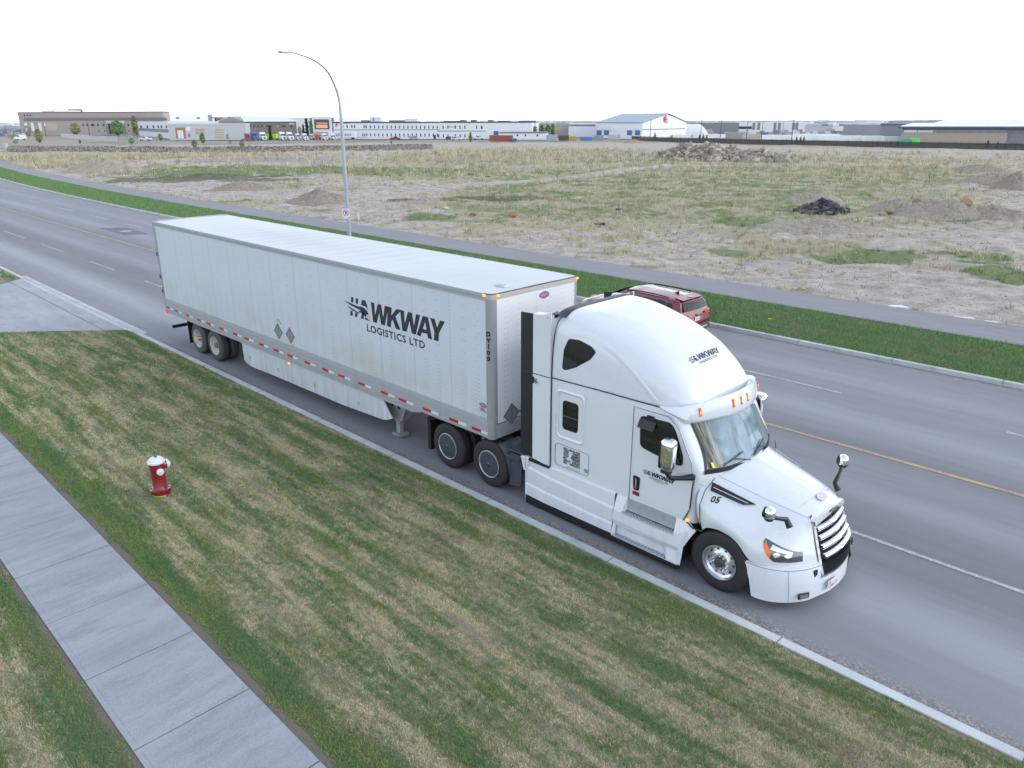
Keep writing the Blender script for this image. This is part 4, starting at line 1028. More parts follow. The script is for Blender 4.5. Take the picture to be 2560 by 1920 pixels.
    m = MB(); m.grid([und, lead, midl*.5+lead*.5+np.array([.012, 0, 0]), midl, topl*.5+midl*.5+np.array([.02, 0, 0]), topl, bak, bak2]); m.mirror_y(YC); m.build('sun_visor', WHITE, T, smooth=50)
    for yv, k in ((.36, 0), (.98, 0), (1.18, 0), (1.38, 0), (2.24, 0)):
        yy = yv if yv <= YC else 2*YC-yv
        i = int(np.argmin(abs(midl[:, 1]-yy))); a = midl[i]; b_ = topl[i]; p = Vector((a*.5+b_*.5)); p.y = yv; p.x += .022
        up = Vector((b_[0]-a[0], 0, b_[2]-a[2])).normalized(); n = Vector((up.z, 0, -up.x)); sd = Vector((0, 1, 0))
        if yv < .5 or yv > 2: n = Vector((n.x*.8, -.6 if yv < 1 else .6, n.z)).normalized(); sd = n.cross(up).normalized()
        m = MB(); m.obox(p, sd*.021, up*.072, n*.012); o = m.build('roof_marker_lamp', AMBER, T, bevel=.012)
        m = MB(); m.obox(p+n*.012-up*.01, sd*.010, up*.018, n*.004); m.build('bulb', AMBERL, o, local=True)
    # --- windscreen, side glass
    def cabpt(u, z):   # u 0..1 along the front half contour from the pillar to the centre line at height z
        zs = CABA[:, 20, 2]; i = max(0, min(len(zs)-2, int((z >= zs).sum())-1)); t = (z-zs[i])/(zs[i+1]-zs[i])
        c = CABA[i, 15:]*(1-t)+CABA[i+1, 15:]*t
        L_ = np.concatenate([[0], np.cumsum(np.hypot(*np.diff(c[:, :2], axis=0).T))]); s = u*L_[-1]
        return np.interp(s, L_, c[:, 0]), np.interp(s, L_, c[:, 1])
    def wrap(u0, u1, z0f, z1f, off, nu=22, nv=10):
        A = []
        for j in range(nv+1):
            row = []
            for i in range(nu+1):
                u = u0+(u1-u0)*i/nu; z = z0f(u)+(z1f(u)-z0f(u))*j/nv; x, y = cabpt(u, z); k = off
                row.append((x+k*(.55+.45*u), y-k*.8*(1-u), z+k*.35))
            A.append(row)
        return A
    zb = lambda u: 1.90+.035*(1-u)**3; zt = lambda u: 2.64-.02*(1-u)-.06*max(0, (.6-u))
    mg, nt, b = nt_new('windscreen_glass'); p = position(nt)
    # drawn pale curtains inside at both pillars, sky reflection painted into the blue colour between
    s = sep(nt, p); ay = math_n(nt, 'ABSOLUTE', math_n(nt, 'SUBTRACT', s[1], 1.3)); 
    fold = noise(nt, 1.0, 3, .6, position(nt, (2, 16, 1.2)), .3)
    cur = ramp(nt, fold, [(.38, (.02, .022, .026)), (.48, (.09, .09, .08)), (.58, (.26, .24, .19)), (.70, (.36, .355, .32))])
    sky_refl = ramp(nt, noise(nt, 1.0, 4, .6, position(nt, (2, 3.0, 1.5), (2, 1, 0)), .8), [(.36, (.06, .12, .16)), (.5, (.13, .22, .28)), (.66, (.24, .34, .40))])
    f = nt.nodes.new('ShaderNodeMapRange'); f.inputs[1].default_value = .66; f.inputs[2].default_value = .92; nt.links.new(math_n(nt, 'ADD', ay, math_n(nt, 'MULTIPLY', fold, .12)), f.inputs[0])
    setc(nt, b, mix(nt, f.outputs[0], sky_refl, cur)); b.inputs['Roughness'].default_value = .25; b.inputs['Coat Weight'].default_value = .6; b.inputs['Coat Roughness'].default_value = .02; b.inputs['Specular IOR Level'].default_value = .15
    m = MB(); m.grid(wrap(.275, 1, lambda u: zb(u)-.03, lambda u: zt(u)+.02, .006)); m.mirror_y(YC); m.build('windscreen_gasket', BLACKP, T, smooth=60)
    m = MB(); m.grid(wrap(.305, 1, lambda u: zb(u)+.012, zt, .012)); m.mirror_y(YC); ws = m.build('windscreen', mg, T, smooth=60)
    m = MB(); o = Vector(cabpt(.37, 1.97)+(1.975,)); m.obox((o.x+.03, o.y-.02, 1.985), (.012, .022, -.004), (-.02, .0, .04), (.002, -.001, .001)); m.build('yellow_sticker', mat('yellow_sticker', (.75, .65, .08), .5, var=0), ws)
    # wipers
    for ya, yb in ((.62, 1.02), (1.36, 1.78)):
        f_ = lambda y, z: (lambda u: cabpt(u, z)[0])(min(1, max(.43, .43+.57*((min(y, 2.6-y)-.38)/.92))))
        P = [(f_(y, z)+.045, y, z) for y, z in ((ya-.12, 1.955), ((ya+yb)/2-.05, 2.01), (yb, 2.06))]; m = MB(); m.tube(P, .010, 6); m.tube([(f_(yb+.1, 1.9)+.05, yb+.12, 1.91), P[1]], .009, 6); m.build('wiper', BLACKP, T)
    # cowl strip below the windscreen
    m = MB(); m.grid([wrap(.27, 1, lambda u: zb(u)-.07, zb, .02)[0], wrap(.27, 1, lambda u: zb(u)-.02, zb, .035)[0], wrap(.27, 1, lambda u: zb(u)-.012, zb, .012)[0]]); m.mirror_y(YC); m.build('cowl_trim', NAVYBLK, T, smooth=60)
    # side windows, doors (both sides)
    for far in (0, 1):
        sd = 1 if far else -1; Y = lambda d: (2.6-d) if far else d
        def plate(P, d, th, name, mm, r=.04, parent=T, bevel=0):
            Q = round_poly(P, r) if r else P; m = MB(); m.prism([(x, Y(d), z) for x, z in Q], (0, -sd*th, 0)); return m.build(name, mm, parent, bevel=bevel)
        D = [(19.50,2.70),(20.18,2.70),(20.38,2.56),(20.66,2.03),(20.71,1.75),(20.69,1.22),(20.58,.975),(19.49,.975)]
        sm = [(x, Y(.080), z) for x, z in D]; door = plate(D, .087, .02, 'door', FLANK, .05, bevel=.006)
        m = MB(); m.tube([sm[7], sm[0], sm[1], sm[2], sm[3], sm[4], sm[5], sm[6]], .0042, 6); m.build('door_gap', SEAM, door)
        Wd = [(19.63,2.58),(20.23,2.61),(20.33,2.50),(20.50,2.10),(20.50,1.935),(20.40,1.915),(19.98,1.97),(19.66,2.02)]
        plate(Wd, .078, .01, 'window_gasket', BLACKP, .09, door)
        c = Vector((20.06, 2.26)); Wi = [tuple(c+(Vector(q)-c)*.93) for q in Wd]; plate(Wi, .074, .008, 'window', GLASS, .08, door)
        m = MB(); m.prism([(x, Y(.069), z) for x, z in round_poly([(19.56,1.46),(19.70,1.45),(19.69,1.20),(19.58,1.19)], .03)], (0, -sd*.02, 0)); o = m.build('door_handle', BLACKP, door)
        m = MB(); m.tube([(19.635, Y(.055), 1.42), (19.645, Y(.045), 1.33), (19.635, Y(.055), 1.24)], .014, 8); m.build('grip', mat('brass_grey_grip', (.40, .37, .30), .3, .6), o)
        m = MB(); m.box(19.57, 19.70, Y(.069), Y(.079), 1.10, 1.165); m.build('warning_sticker', mat('dark_red_sticker', (.16, .015, .03), .4), door)
        # small rain shield at top of the window
        m = MB(); m.obox((19.80, Y(.03), 2.47), (.16, 0, 0), (0, sd*.035, -.06), (0, .01*-sd, .012)); m.box(19.78, 19.92, Y(.06), Y(.075), 2.55, 2.63); m.build('visor_bracket', BLACKP, door, bevel=.01)
        # mirror
        m = MB(); q = -.20 if not far else 2.80
        cx = 20.40
        rings = []
        for z, hw, hd in ((1.92,.07,.05),(1.96,.105,.085),(2.1,.118,.10),(2.35,.118,.10),(2.43,.11,.09),(2.455,.085,.06)):
            rr_ = rrect(-hw, hw, -hd, hd, min(hw, hd)*.6, 3); rings.append([(cx+a, q+b_, z) for a, b_ in rr_]+[(cx+rr_[0][0], q+rr_[0][1], z)])
        m.grid(rings); m.poly([p for p in rings[-1][:-1]]); m.poly([p for p in rings[0][:-1]][::-1]); mir = m.build('door_mirror', CHROME, T, smooth=50)
        m = MB(); rr2 = rrect(1.90, 2.42, 0, 0, 0, 1)
        m.prism([(cx-.135, q+a, z) for a, z in rrect(-.085, .085, 1.94, 2.42, .04, 3)], (.06, 0, 0)); m.box(cx-.10, cx+.06, q-.06, q+.06, 1.865, 1.93)
        m.build('mirror_back', BLACKP, mir, bevel=.015)
        m = MB(); y1 = Y(.10)
        m.tube([(cx-.02, q, 1.90), (cx+.06, q+sd*-.02, 1.80), (cx+.18, (q+y1)/2, 1.79), (20.70, y1, 1.80)], [.05, .045, .04, .06], 10); m.build('mirror_arm', BLACKP, mir, smooth=60)
        # sleeper panels: pressed frame, window, upper wedge window
        def ring(P0, P1, d, th, name, mm, hh=.012):
            m = MB(); k = len(P0); a = [(x, Y(d), z) for x, z in P0]; b_ = [(x, Y(d-th), z) for x, z in [( (p[0]+q_[0])/2, (p[1]+q_[1])/2) for p, q_ in zip(P0, P1)]]; c_ = [(x, Y(d), z) for x, z in P1]
            for A_, B_ in ((a, b_), (b_, c_)):
                n = len(m.v); m.v += A_+B_; m.f += [(n+i, n+(i+1) % k, n+k+(i+1) % k, n+k+i) for i in range(k)]; m.m += [0]*k
            return m.build(name, mm, T, smooth=60)
        ring(rrect(17.76, 18.46, 1.63, 2.61, .10), rrect(17.83, 18.39, 1.70, 2.54, .08), .092, .020, 'window_surround', WHITE)
        plate(rrect(17.925, 18.295, 1.845, 2.41, .07), .088, .008, 'window_gasket', BLACKP, 0)
        w = plate(rrect(17.95, 18.27, 1.87, 2.385, .05), .082, .006, 'sleeper_window', GLASS, 0)
        m = MB(); m.box(17.95, 18.27, Y(.0755), Y(.08), 2.105, 2.118); m.build('window_bar', mat('grey_bar', (.12, .12, .13), .5), w)
        tear = round_poly([(17.90,3.01),(17.93,3.36),(18.02,3.56),(18.24,3.58),(18.50,3.52),(18.60,3.44),(18.50,3.30),(18.20,3.10),(17.98,3.0)], .04)
        def side_y(x, z):
            e = np.interp(x, pr_[:, 0], pr_[:, 3]); h = np.interp(x, pr_[:, 0], pr_[:, 1]); inn = np.interp(x, pr_[:, 0], pr_[:, 2])
            return (1.20-inn)*(max(0, 1-((z-2.775)/(h-2.775))**e))**(1/e)
        for sc, off, nm, mm in ((1.06, .004, 'window_gasket', BLACKP), (.93, .010, 'upper_window', GLASS)):
            cc = Vector((18.17, 3.32)); Q = [tuple(cc+(Vector(p_)-cc)*sc) for p_ in tear]
            m = MB(); n = len(Q); ctr = (cc.x, YC-sd*-1*side_y(cc.x, cc.y)*1 if 0 else YC+sd*(side_y(cc.x, cc.y)+off), cc.y)
            m.v = [ctr]+[(x, YC+sd*(side_y(x, z)+off), z) for x, z in Q]+[(x, YC+sd*(side_y(x, z)-.01), z) for x, z in Q]
            m.f = [((0, 1+i, 1+(i+1) % n) if far else (0, 1+(i+1) % n, 1+i)) for i in range(n)]+[(1+i, 1+(i+1) % n, 1+n+(i+1) % n, 1+n+i) for i in range(n)]; m.m = [0]*len(m.f)
            m.build(nm, mm, T)
        m = MB(); ra = [(17.21,.055,3.898),(17.36,.055,3.905),(17.5,.055,3.93),(17.60,.055,3.965),(17.655,.06,3.985)]
        m.grid([[(x, Y(y), z) for x, y, z in ra], [(x, Y(y+.16), z+.012) for x, y, z in ra], [(x, Y(y+.2), z-.05) for x, y, z in ra]], flip=not far); m.build('extender_shoulder', WHITE, T, smooth=50)
        # placard panel outline
        m = MB(); Q = [(x, Y(.088), z) for x, z in rrect(17.76, 18.57, 1.08, 1.52, .07)]; m.tube(Q+[Q[0]], .006, 6, cap=False); m.build('panel_gap', mat('soft_grey_gap', (.22, .25, .30), .5, var=0), T)
        # rear extenders: white panel and black rubber flap
        top = [(17.63,4.02),(17.60,3.97),(17.50,3.93),(17.36,3.905),(17.21,3.90)]
        plate([(17.635,.985),(17.205,1.035)]+[(17.205,3.90)]+[(17.36,3.905),(17.50,3.93),(17.58,3.965),(17.635,4.0)], .055, .035, 'side_extender', FLANK, 0)
        seam([(16.93, Y(.052), 2.755), (17.21, Y(.052), 2.765), (17.635, Y(.052), 2.77)], .008)
        plate([(16.90,1.06),(17.20,1.04),(17.20,3.90),(16.90,3.885)], .05, .03, 'rubber_extender', NAVYBLK, 0)
        m = MB(); m.box(17.20, 17.24, Y(.03), Y(.052), 2.58, 2.70); m.tube([(17.24, Y(.035), 2.64), (17.36, Y(.02), 2.62)], .008, 6); m.box(17.26, 17.31, Y(.035), Y(.055), 2.585, 2.695, 1); m.build('latch', [BLACKP, POLISH], T, bevel=.005)
        for xx in (17.55, 17.62): m = MB(); m.lathe([(.012, -.0), (0, -.0)], (xx, Y(.0535), 3.88), 'y', 8); m.build('bolt', BLACKP, T)
        # --- chassis fairings
        lo = [(17.05,.0,.14),(18.2,-.015,.14),(19.22,-.02,.16)]; 
        z1, z2, z3 = .97, .62, .40
        rows = []
        for z, dy in ((1.0,.08),(.975,.045),(.965,.032),(.73,.020),(.715,.004),(.69,-.006),(.43,.002),(.415,.004),(.385,-.028),(.36,-.030),(.215,-.028),(.19,.0)):
            rows.append([(x, Y(.02+dy+ (.03*max(0, 1-(x-17.05)/.5) if z < .9 else 0)), z+(.10*(1-(x-17.05)/2.2)**1.5 if .6 < z < .8 else (.06*(1-(x-17.05)/2.2)**1.5 if .3 < z < .6 else 0))) for x in np.linspace(17.05, 19.215, 16)])
        m = MB(); m.grid(rows, flip=not far); m.build('chassis_fairing', FLANK, T, smooth=14)
        m = MB(); m.prism([(17.05, Y(.02), z) for z in (.14, 1.0)]+[(17.05, Y(.5), 1.0), (17.05, Y(.5), .14)], (.01, 0, 0)); m.build('fairing_end', FLANK, T)
        seam([(19.225, Y(-.005), .14), (19.225, Y(-.0), .42), (19.225, Y(.03), .68), (19.225, Y(.06), .99)], .008)
        # step fairing
        m = MB()
        def pl(P): m.add([(x, Y(y), z) for x, y, z in P], [tuple(range(len(P)))] if far else [tuple(range(len(P)))[::-1]])
        xa, xb = 19.235, 20.66
        pl([(xa,.09,.985),(19.46,.09,.985),(19.46,.09,.74),(19.40,-.0,.70),(xa,-.0,.70)])
        pl([(20.46,.09,.985),(20.72,.09,.985),(20.72,.02,.86),(20.62,-.01,.70),(20.48,-.01,.70),(20.46,.09,.74)])
        pl([(xa,.0,.70),(19.40,.0,.70),(20.48,-.01,.70),(20.62,-.01,.70),(20.60,-.04,.52),(xa,-.02,.52)])
        pl([(xa,-.02,.52),(20.60,-.04,.52),(20.58,.0,.42),(xa,.0,.42)])
        pl([(xa,.0,.42),(19.30,.0,.42),(19.30,.0,.24),(19.26,-.06,.22),(xa,-.05,.22)]); pl([(20.34,.0,.42),(20.58,.0,.42),(20.60,-.05,.22),(20.40,-.06,.22),(20.34,.0,.24)])
        pl([(xa,-.05,.22),(20.60,-.05,.22),(20.62,-.04,.19),(xa,-.03,.19)])
        pl([(20.72,.09,.985),(20.86,.05,.90),(20.78,.02,.75),(20.68,.0,.55),(20.66,-.03,.20),(20.60,-.05,.22),(20.58,.0,.42),(20.60,-.04,.52),(20.62,-.01,.70),(20.72,.02,.86)])
        pl([(19.28,.035,.43),(20.36,.035,.43),(20.36,.035,.22),(19.28,.035,.22)])
        m.build('step_fairing', FLANK, T, thick=0)
        m = MB(); m.box(19.46, 20.46, Y(.088), Y(.098), .74, .985); m.build('step_riser', mat('scuffed_step_plate', (.40, .44, .48), .4, .4, var=.25, vs=9), T)
        for x0, x1, zz, yo, yi in ((19.42, 20.48, .725, -.02, .09), (19.28, 20.36, .245, -.06, .02)):
            m = MB(); m.box(x0, x1, Y(yo), Y(yi), zz-.02, zz)
            n = 15
            for k in range(n):
                x = x0+.06+(x1-x0-.12)*k/(n-1)
                for t in (.28, .5, .72): y = yo+(yi-yo)*t; m.lathe([(.012, 0), (0, 0)], (x+(.03 if t == .5 else 0), Y(y), zz+.0015), 'z', 8, m=1)
            m.build('step_tread', [mat('step_aluminium', (.5, .53, .56), .4, .5, var=.1), SEAM], T)
        m = MB(); m.prism([(17.08, Y(.022), .03),(18.5, Y(.018), .04),(20.56, Y(.0), .07),(20.64, Y(.0), .12),(20.64, Y(.0), .21),(19.2, Y(.01), .215),(17.06, Y(.022), .215)], (0, -sd*.015, 0)); m.build('rubber_skirt', BLACKP, T)
        m = MB(); m.box(17.12, 17.66, Y(.028), Y(.08), .955, 1.003); m.build('shadow_gap', SEAM, T)
        m = MB(); m.box(20.64, 20.71, Y(.055), Y(.085), .995, 1.045); m.build('side_marker', AMBERL, T, bevel=.01)
        # dark gap above fairing where the sleeper ends
        m = MB(); m.box(17.22, 17.66, Y(.07), Y(.5), .93, .985); m.box(17.66, 20.6, Y(.12), Y(.5), .2, .97); m.build('side_box', FRAMEB, T)
        m = MB(); m.prism([(16.92, Y(.02), 1.0),(17.13, Y(.02), 1.03),(17.13, Y(.02), .90),(17.05, Y(.02), .72),(17.0, Y(.02), .72)], (0, -sd*.16, 0)); m.build('white_bracket', FLANK, T, bevel=.01)
        # quarter fenders at the drive wheels, mudflap
        m = MB(); A = []
        for a in np.linspace(-5, 62, 9): A.append([(16.01+.58*math.cos(R(a)), y, .51+.60*math.sin(R(a))) for y in (Y(.02), Y(.62))])
        m.grid(A, flip=not far); m.build('quarter_fender', mat('blue_grey_plastic', (.035, .045, .062), .5), T, smooth=60, thick=.015)
        m = MB(); m.box(16.52, 17.0, Y(.06), Y(.62), .99, 1.02); m.prism([(16.58,Y(.05),.22),(16.62,Y(.05),.96),(16.95,Y(.05),.96),(16.90,Y(.05),.30)], (0,-sd*.02,0)); m.prism([(16.45,Y(.02),.90),(16.9,Y(.02),.93),(16.9,Y(.02),.83),(16.55,Y(.02),.80)], (0,-sd*.5,0)); m.build('tank_cover', MATS['blue_grey_plastic'], T, bevel=.01)
        m = MB(); m.prism([(14.02,Y(.04),1.0),(14.10,Y(.04),1.02),(14.42,Y(.04),1.10),(14.42,Y(.04),1.07),(14.12,Y(.04),.97),(14.12,Y(.04),.24),(14.02,Y(.04),.24)], (0,-sd*.5,0)); m.build('mudflap', BLACKP, T)
    # --- hood and fenders
    N = [
     [(20.96,.06,.96),(21.08,.03,1.06),(21.32,.02,1.095),(21.58,.02,1.02),(21.84,.03,.79),(22.08,.10,.77),(22.36,.31,.77),(22.61,.71,.77)],
     [(20.86,.05,1.20),(21.06,.00,1.21),(21.32,-.01,1.20),(21.60,.00,1.12),(21.85,.02,.96),(22.10,.11,.93),(22.36,.32,.92),(22.565,.72,.90)],
     [(20.82,.07,1.42),(21.06,.04,1.37),(21.33,.03,1.31),(21.62,.05,1.22),(21.87,.09,1.12),(22.12,.18,1.07),(22.34,.375,1.03),(22.525,.73,1.01)],
     [(20.80,.16,1.58),(21.07,.17,1.51),(21.35,.20,1.44),(21.64,.23,1.36),(21.90,.28,1.28),(22.12,.36,1.22),(22.31,.50,1.19),(22.475,.745,1.17)],
     [(20.82,.34,1.75),(21.08,.40,1.68),(21.37,.46,1.61),(21.66,.51,1.545),(21.92,.57,1.49),(22.13,.63,1.44),(22.29,.70,1.40),(22.42,.77,1.36)],
     [(20.88,.52,1.84),(21.12,.57,1.77),(21.40,.62,1.70),(21.68,.66,1.63),(21.94,.70,1.57),(22.14,.75,1.52),(22.30,.80,1.47),(22.43,.85,1.42)],
     [(21.02,.88,1.90),(21.22,.91,1.845),(21.48,.94,1.78),(21.74,.96,1.71),(21.98,.98,1.645),(22.17,1.0,1.59),(22.33,1.02,1.535),(22.455,1.04,1.47)],
     [(21.10,1.3,1.92),(21.30,1.3,1.865),(21.54,1.3,1.80),(21.78,1.3,1.735),(22.01,1.3,1.67),(22.20,1.3,1.615),(22.36,1.3,1.56),(22.48,1.3,1.49)]]
    A = cr2(N, 6, 5)
    m = MB(); m.grid(A, flip=False); m.mirror_y(YC); hood = m.build('hood', WHITE, T, smooth=70, thick=0)
    m = MB()
    arch = A[0]   # dark inner wheel arch
    m.grid([[(p[0], p[1], p[2]) for p in arch[:26]], [(p[0], p[1]+.03, p[2]-.015) for p in arch[:26]], [(p[0], p[1]+.6, p[2]+.02) for p in arch[:26]]]); m.mirror_y(YC); m.box(20.72, 20.80, .2, 2.4, .2, 1.6); m.box(20.8, 22.1, .60, 2.0, .35, 1.15); m.build('wheel_arch_liner', FRAMEB, T)
    for far in (0, 1):
        Y = lambda d: (2.6-d) if far else d
        # cowl gap, hood gap
        seam([(20.73, Y(.105), 1.84), (20.715, Y(.085), 1.6), (20.70, Y(.08), 1.25), (20.62, Y(.075), 1.0)], .007); seam([(20.985, Y(.28), 1.82), (20.93, Y(.10), 1.64), (20.90, Y(.02), 1.40), (20.93, Y(.01), 1.15), (20.985, Y(.03), .96)], .007)
        seam([(20.66, Y(.07), .99), (20.80, Y(.045), .93), (20.98, Y(.03), .95)], .012)
        # side vent with a bright blade, beside the hood ridge
        P = [(20.93,.315,1.715),(20.96,.225,1.605),(21.48,.330,1.510),(21.64,.43,1.535)]
        m = MB(); m.prism([(x, Y(y-.008-(.012 if far else 0)), z+(.008 if not far else -.045)) for x, y, z in P], (0, .02 if not far else -.02, -.02)); v = m.build('hood_vent', BLACKP, T, bevel=.004)
        m = MB(); m.tube([(20.99, Y(.252), 1.665), (21.54, Y(.372), 1.535)], .009, 6); m.build('vent_blade', mat('pale_metal_blade', (.5, .52, .48), .3, .7), v)
        # head lamp
        f = lambda u, v_: A[int(round(v_*5))][int(round(u*6))]
        HL = []
        U0, U1 = 3.9, 6.35
        def hpt(u, v_):
            i = v_*5; j = u*6; i0, j0 = int(i), int(j); a = A[i0][j0]*(1-(i-i0))*(1-(j-j0))+A[min(i0+1, 35)][j0]*(i-i0)*(1-(j-j0))+A[i0][min(j0+1, 42)]*(1-(i-i0))*(j-j0)+A[min(i0+1, 35)][min(j0+1, 42)]*(i-i0)*(j-j0); return a
        def patch(fn0, fn1, u0, u1, off, name, mm, par, n=14, k=6):
            B = []
            for q in range(k+1):
                row = []
                for t in range(n+1):
                    u = u0+(u1-u0)*t/n; v_ = fn0((u-u0)/(u1-u0))*(1-q/k)+fn1((u-u0)/(u1-u0))*(q/k); p = hpt(u, v_); row.append((p[0]+off*.7, Y(p[1]-off*.7), p[2]+off*.25))
                B.append(row)
            m = MB(); m.grid(B, flip=bool(far)); return m.build(name, mm, par, smooth=60)
        bot = lambda t: 2.2-1.65*min(1, max(0, t)/.42)**.8; tp = lambda t: 2.5-.75*max(0, t)**1.4
        lampd = mat('headlamp_dark_bezel', (.10, .115, .14), .15, .5, var=.15, vs=8, coat=1)
        hl = patch(bot, tp, 4.35, 6.45, .006, 'headlight', lampd, T)
        patch(lambda t: bot(t*.31+.03)+.05, lambda t: tp(t*.31+.03)-.12-.75*t, 4.42, 5.0, .012, 'turn_signal', AMBER, hl)
        patch(lambda t: 1.80-.25*t, lambda t: 2.25-.40*t, 4.85, 6.0, .012, 'upper_reflector', mat('lamp_reflector', (.75, .77, .8), .12, .5, var=0), hl)
        for uu in (5.25, 5.8): patch(lambda t: 1.35-.8*math.sin(math.pi*t)*.42, lambda t: 1.35+.8*math.sin(math.pi*t)*.36, uu-.17, uu+.20, .012, 'lens', MATS['lamp_reflector'], hl)
        # hood mirror
        base = Vector((22.20, Y(.36), 1.43)) if not far else Vector((22.20, 2.14, 1.40)); hd = Vector((22.03, Y(.09), 1.66)) if not far else Vector((22.13, 2.50, 1.76))
        m = MB(); m.tube([base+Vector((.05, 0, -.03)), base+Vector((-.02, 0, .08)), base.lerp(hd, .55)+Vector((0, 0, .0)), hd+Vector((0, 0, -.06))], [.055, .042, .03, .035], 10); hm = m.build('hood_mirror_arm', BLACKP, T, smooth=60)
        m = MB(); m.lathe([(.0, -.10), (.055, -.10), (.085, -.06), (.095, 0), (.088, .05), (.06, .09), (.02, .105), (0, .106)], hd, 'z', 20); m.build('hood_mirror', CHROME, hm, smooth=80)
        m = MB(); m.lathe([(.087, -.06), (.097, -.0), (.0, -.0)], hd+Vector((-.02, 0, 0)), 'x', 20); m.lathe([(.0,-.12),(.06,-.115),(.088,-.065)], hd, 'z', 20); m.build('mirror_back', BLACKP, hm, smooth=60)
    # near fender crease (sculpted highlight): soft ridge along the headlamp line
    # --- bumper
    topc = cr1([(21.74,.045,.755),(21.95,.05,.76),(22.15,.10,.765),(22.36,.24,.765),(22.54,.48,.765),(22.64,.74,.765)], 6)
    ctr = cr1([(22.64,.74,.60),(22.70,1.0,.53),(22.725,1.3,.515)], 5)
    def lvl(z, dx, dy): return np.vstack([np.c_[topc[:, 0]+dx*(1+0*topc[:, 1]), topc[:, 1]+dy, np.full(len(topc), z)]])
    botz = .17
    m = MB(); c2 = cr1([(21.90,.075,.16),(22.02,.08,.16),(22.20,.13,.17),(22.40,.27,.18),(22.58,.50,.19),(22.67,.74,.20)], 6)
    r1 = topc*.5+c2*.5; r1[:, 0] += .03; r1[:, 1] -= .02
    tin = topc.copy(); tin[:, 1] += .10; tin[:, 0] -= .07; tin[:, 2] += .012
    lip = topc.copy(); lip[:, 2] -= .03; lip[:, 0] += .012; lip[:, 1] -= .01
    lo2 = c2.copy(); lo2[:, 1] += .10; lo2[:, 2] += .02; lo2[:, 0] -= .06
    m.grid([lo2, c2, r1, lip, topc, tin], flip=True)
    cb = cr1([(22.67,.74,.20),(22.74,1.0,.21),(22.765,1.3,.215)], 5); ct = ctr.copy(); cm = ct*.5+cb*.5; cm[:, 0] += .012
    cin = ct.copy(); cin[:, 0] -= .08; cb2 = cb.copy(); cb2[:, 0] -= .1; cb2[:, 2] += .02
    m.grid([cb2, cb, cm, ct, cin], flip=True); m.grid([[(22.64,.74,.765),(22.56,.76,.765)],[tuple(cm[0]),(22.56,.76,.5)],[tuple(ct[0]), tuple(cin[0])]])
    m.mirror_y(YC); bp = m.build('bumper', WHITE, T, smooth=40)
    for fy in (0, 1):
        k_ = int(len(r1)*.60); P = [lip[k_], r1[k_]+np.array([.002, -.004, 0]), c2[k_]+np.array([.012, 0, .03])]; P = cr1(P, 4)
        m = MB(); m.tube([(a_, (2.6-b_ if fy else b_), c_) for a_, b_, c_ in P], .0045, 5); m.build('bumper_crease', mat('crease_grey', (.40, .43, .47), .4, var=0), bp)
        m = MB(); m.tube([(a_, (2.6-b_ if fy else b_), c_+.012) for a_, b_, c_ in lip[::2]], .006, 5); m.build('bumper_gap', mat('soft_grey_gap', (.22, .25, .30), .5, var=0), bp)
    for far in (0, 1):
        Y = lambda d: (2.6-d) if far else d
        i = int(len(r1)*.80); a = r1[i-1]; t = Vector(r1[min(i+3, len(r1)-1)]-r1[i-2]).normalized(); n = Vector((t.y, -t.x, 0)).normalized(); p = Vector(a)+n*.012; p.z = .31
        if far: p.y = 2.6-p.y; t.y = -t.y; n.y = -n.y
        t.z = 0; m = MB(); m.obox(p, t*.10, (0, 0, .05), n*.012); fo = m.build('fog_lamp', BLACKP, bp, bevel=.02)
        m = MB(); m.obox(p+n*.013, t*.075, (0, 0, .03), n*.003); m.build('lens', mat('fog_lens', (.30, .32, .34), .15, .6, var=.1), fo)
        m = MB(); q = Vector((22.628, Y(.63), .63)); m.obox(q, (.012, 0, 0), (.008, .035*(1 if not far else 1), 0), (-.0, -.01, .07)); m.build('bumper_slot', BLACKP, bp)
    m = MB(); P0 = Vector((22.775, 1.00, .37)); ux = Vector((.03, .30, 0)); m.obox(P0, ux*.5, (0, 0, .08), (.004, 0, 0)); lp = m.build('licence_plate', mat('white_plate', (.62, .62, .66), .4), bp)
    m = MB(); text_on(m, 'C66177', P0+Vector((.006, 0, -.05)), ux.normalized(), (0, 0, 1), .085); m.box(P0.x+.003, P0.x+.006, P0.y-.13, P0.y-.10, P0.z+.045, P0.z+.065, 1); m.build('plate_characters', [mat('plate_dark_red', (.25, .03, .05), .5), SEAM], lp)
    # --- grille
    m = MB(); go = [(22.455,.80,1.37),(22.62,.80,.78),(22.66,.80,.56)]
    m.grid([[(22.36,y,1.46) for y in (.78,1.3,1.82)], [(22.40,.78,1.36),(22.47,1.3,1.40),(22.40,1.82,1.36)], [(22.52,.78,.80),(22.58,1.3,.80),(22.52,1.82,.80)], [(22.60,.78,.54),(22.66,1.3,.50),(22.60,1.82,.54)]]); m.build('grille_backing', BLACKP, T)
    fr = MB()
    def bow(y): return .075*(1-((y-1.3)/.55)**2)
    # surround
    prof_s = [(22.425,.765,1.385),(22.47,.765,1.2),(22.53,.76,1.0),(22.60,.755,.78),(22.655,.76,.60),(22.665,.80,.525)]
    for sgn in (0, 1):
        P = [(x, y if not sgn else 2.6-y, z) for x, y, z in cr1(prof_s, 4)]; fr.grid([[(x+.015, y, z) for x, y, z in P], [(x+.03, y+(.045 if not sgn else -.045), z) for x, y, z in P], [(x-.03, y+(.06 if not sgn else -.06), z) for x, y, z in P]], flip=not sgn)
        fr.grid([[(x-.03, y-(.004 if not sgn else -.004), z) for x, y, z in P], [(x+.015, y, z) for x, y, z in P]], flip=not sgn)
    ys = np.linspace(.765, 1.835, 21)
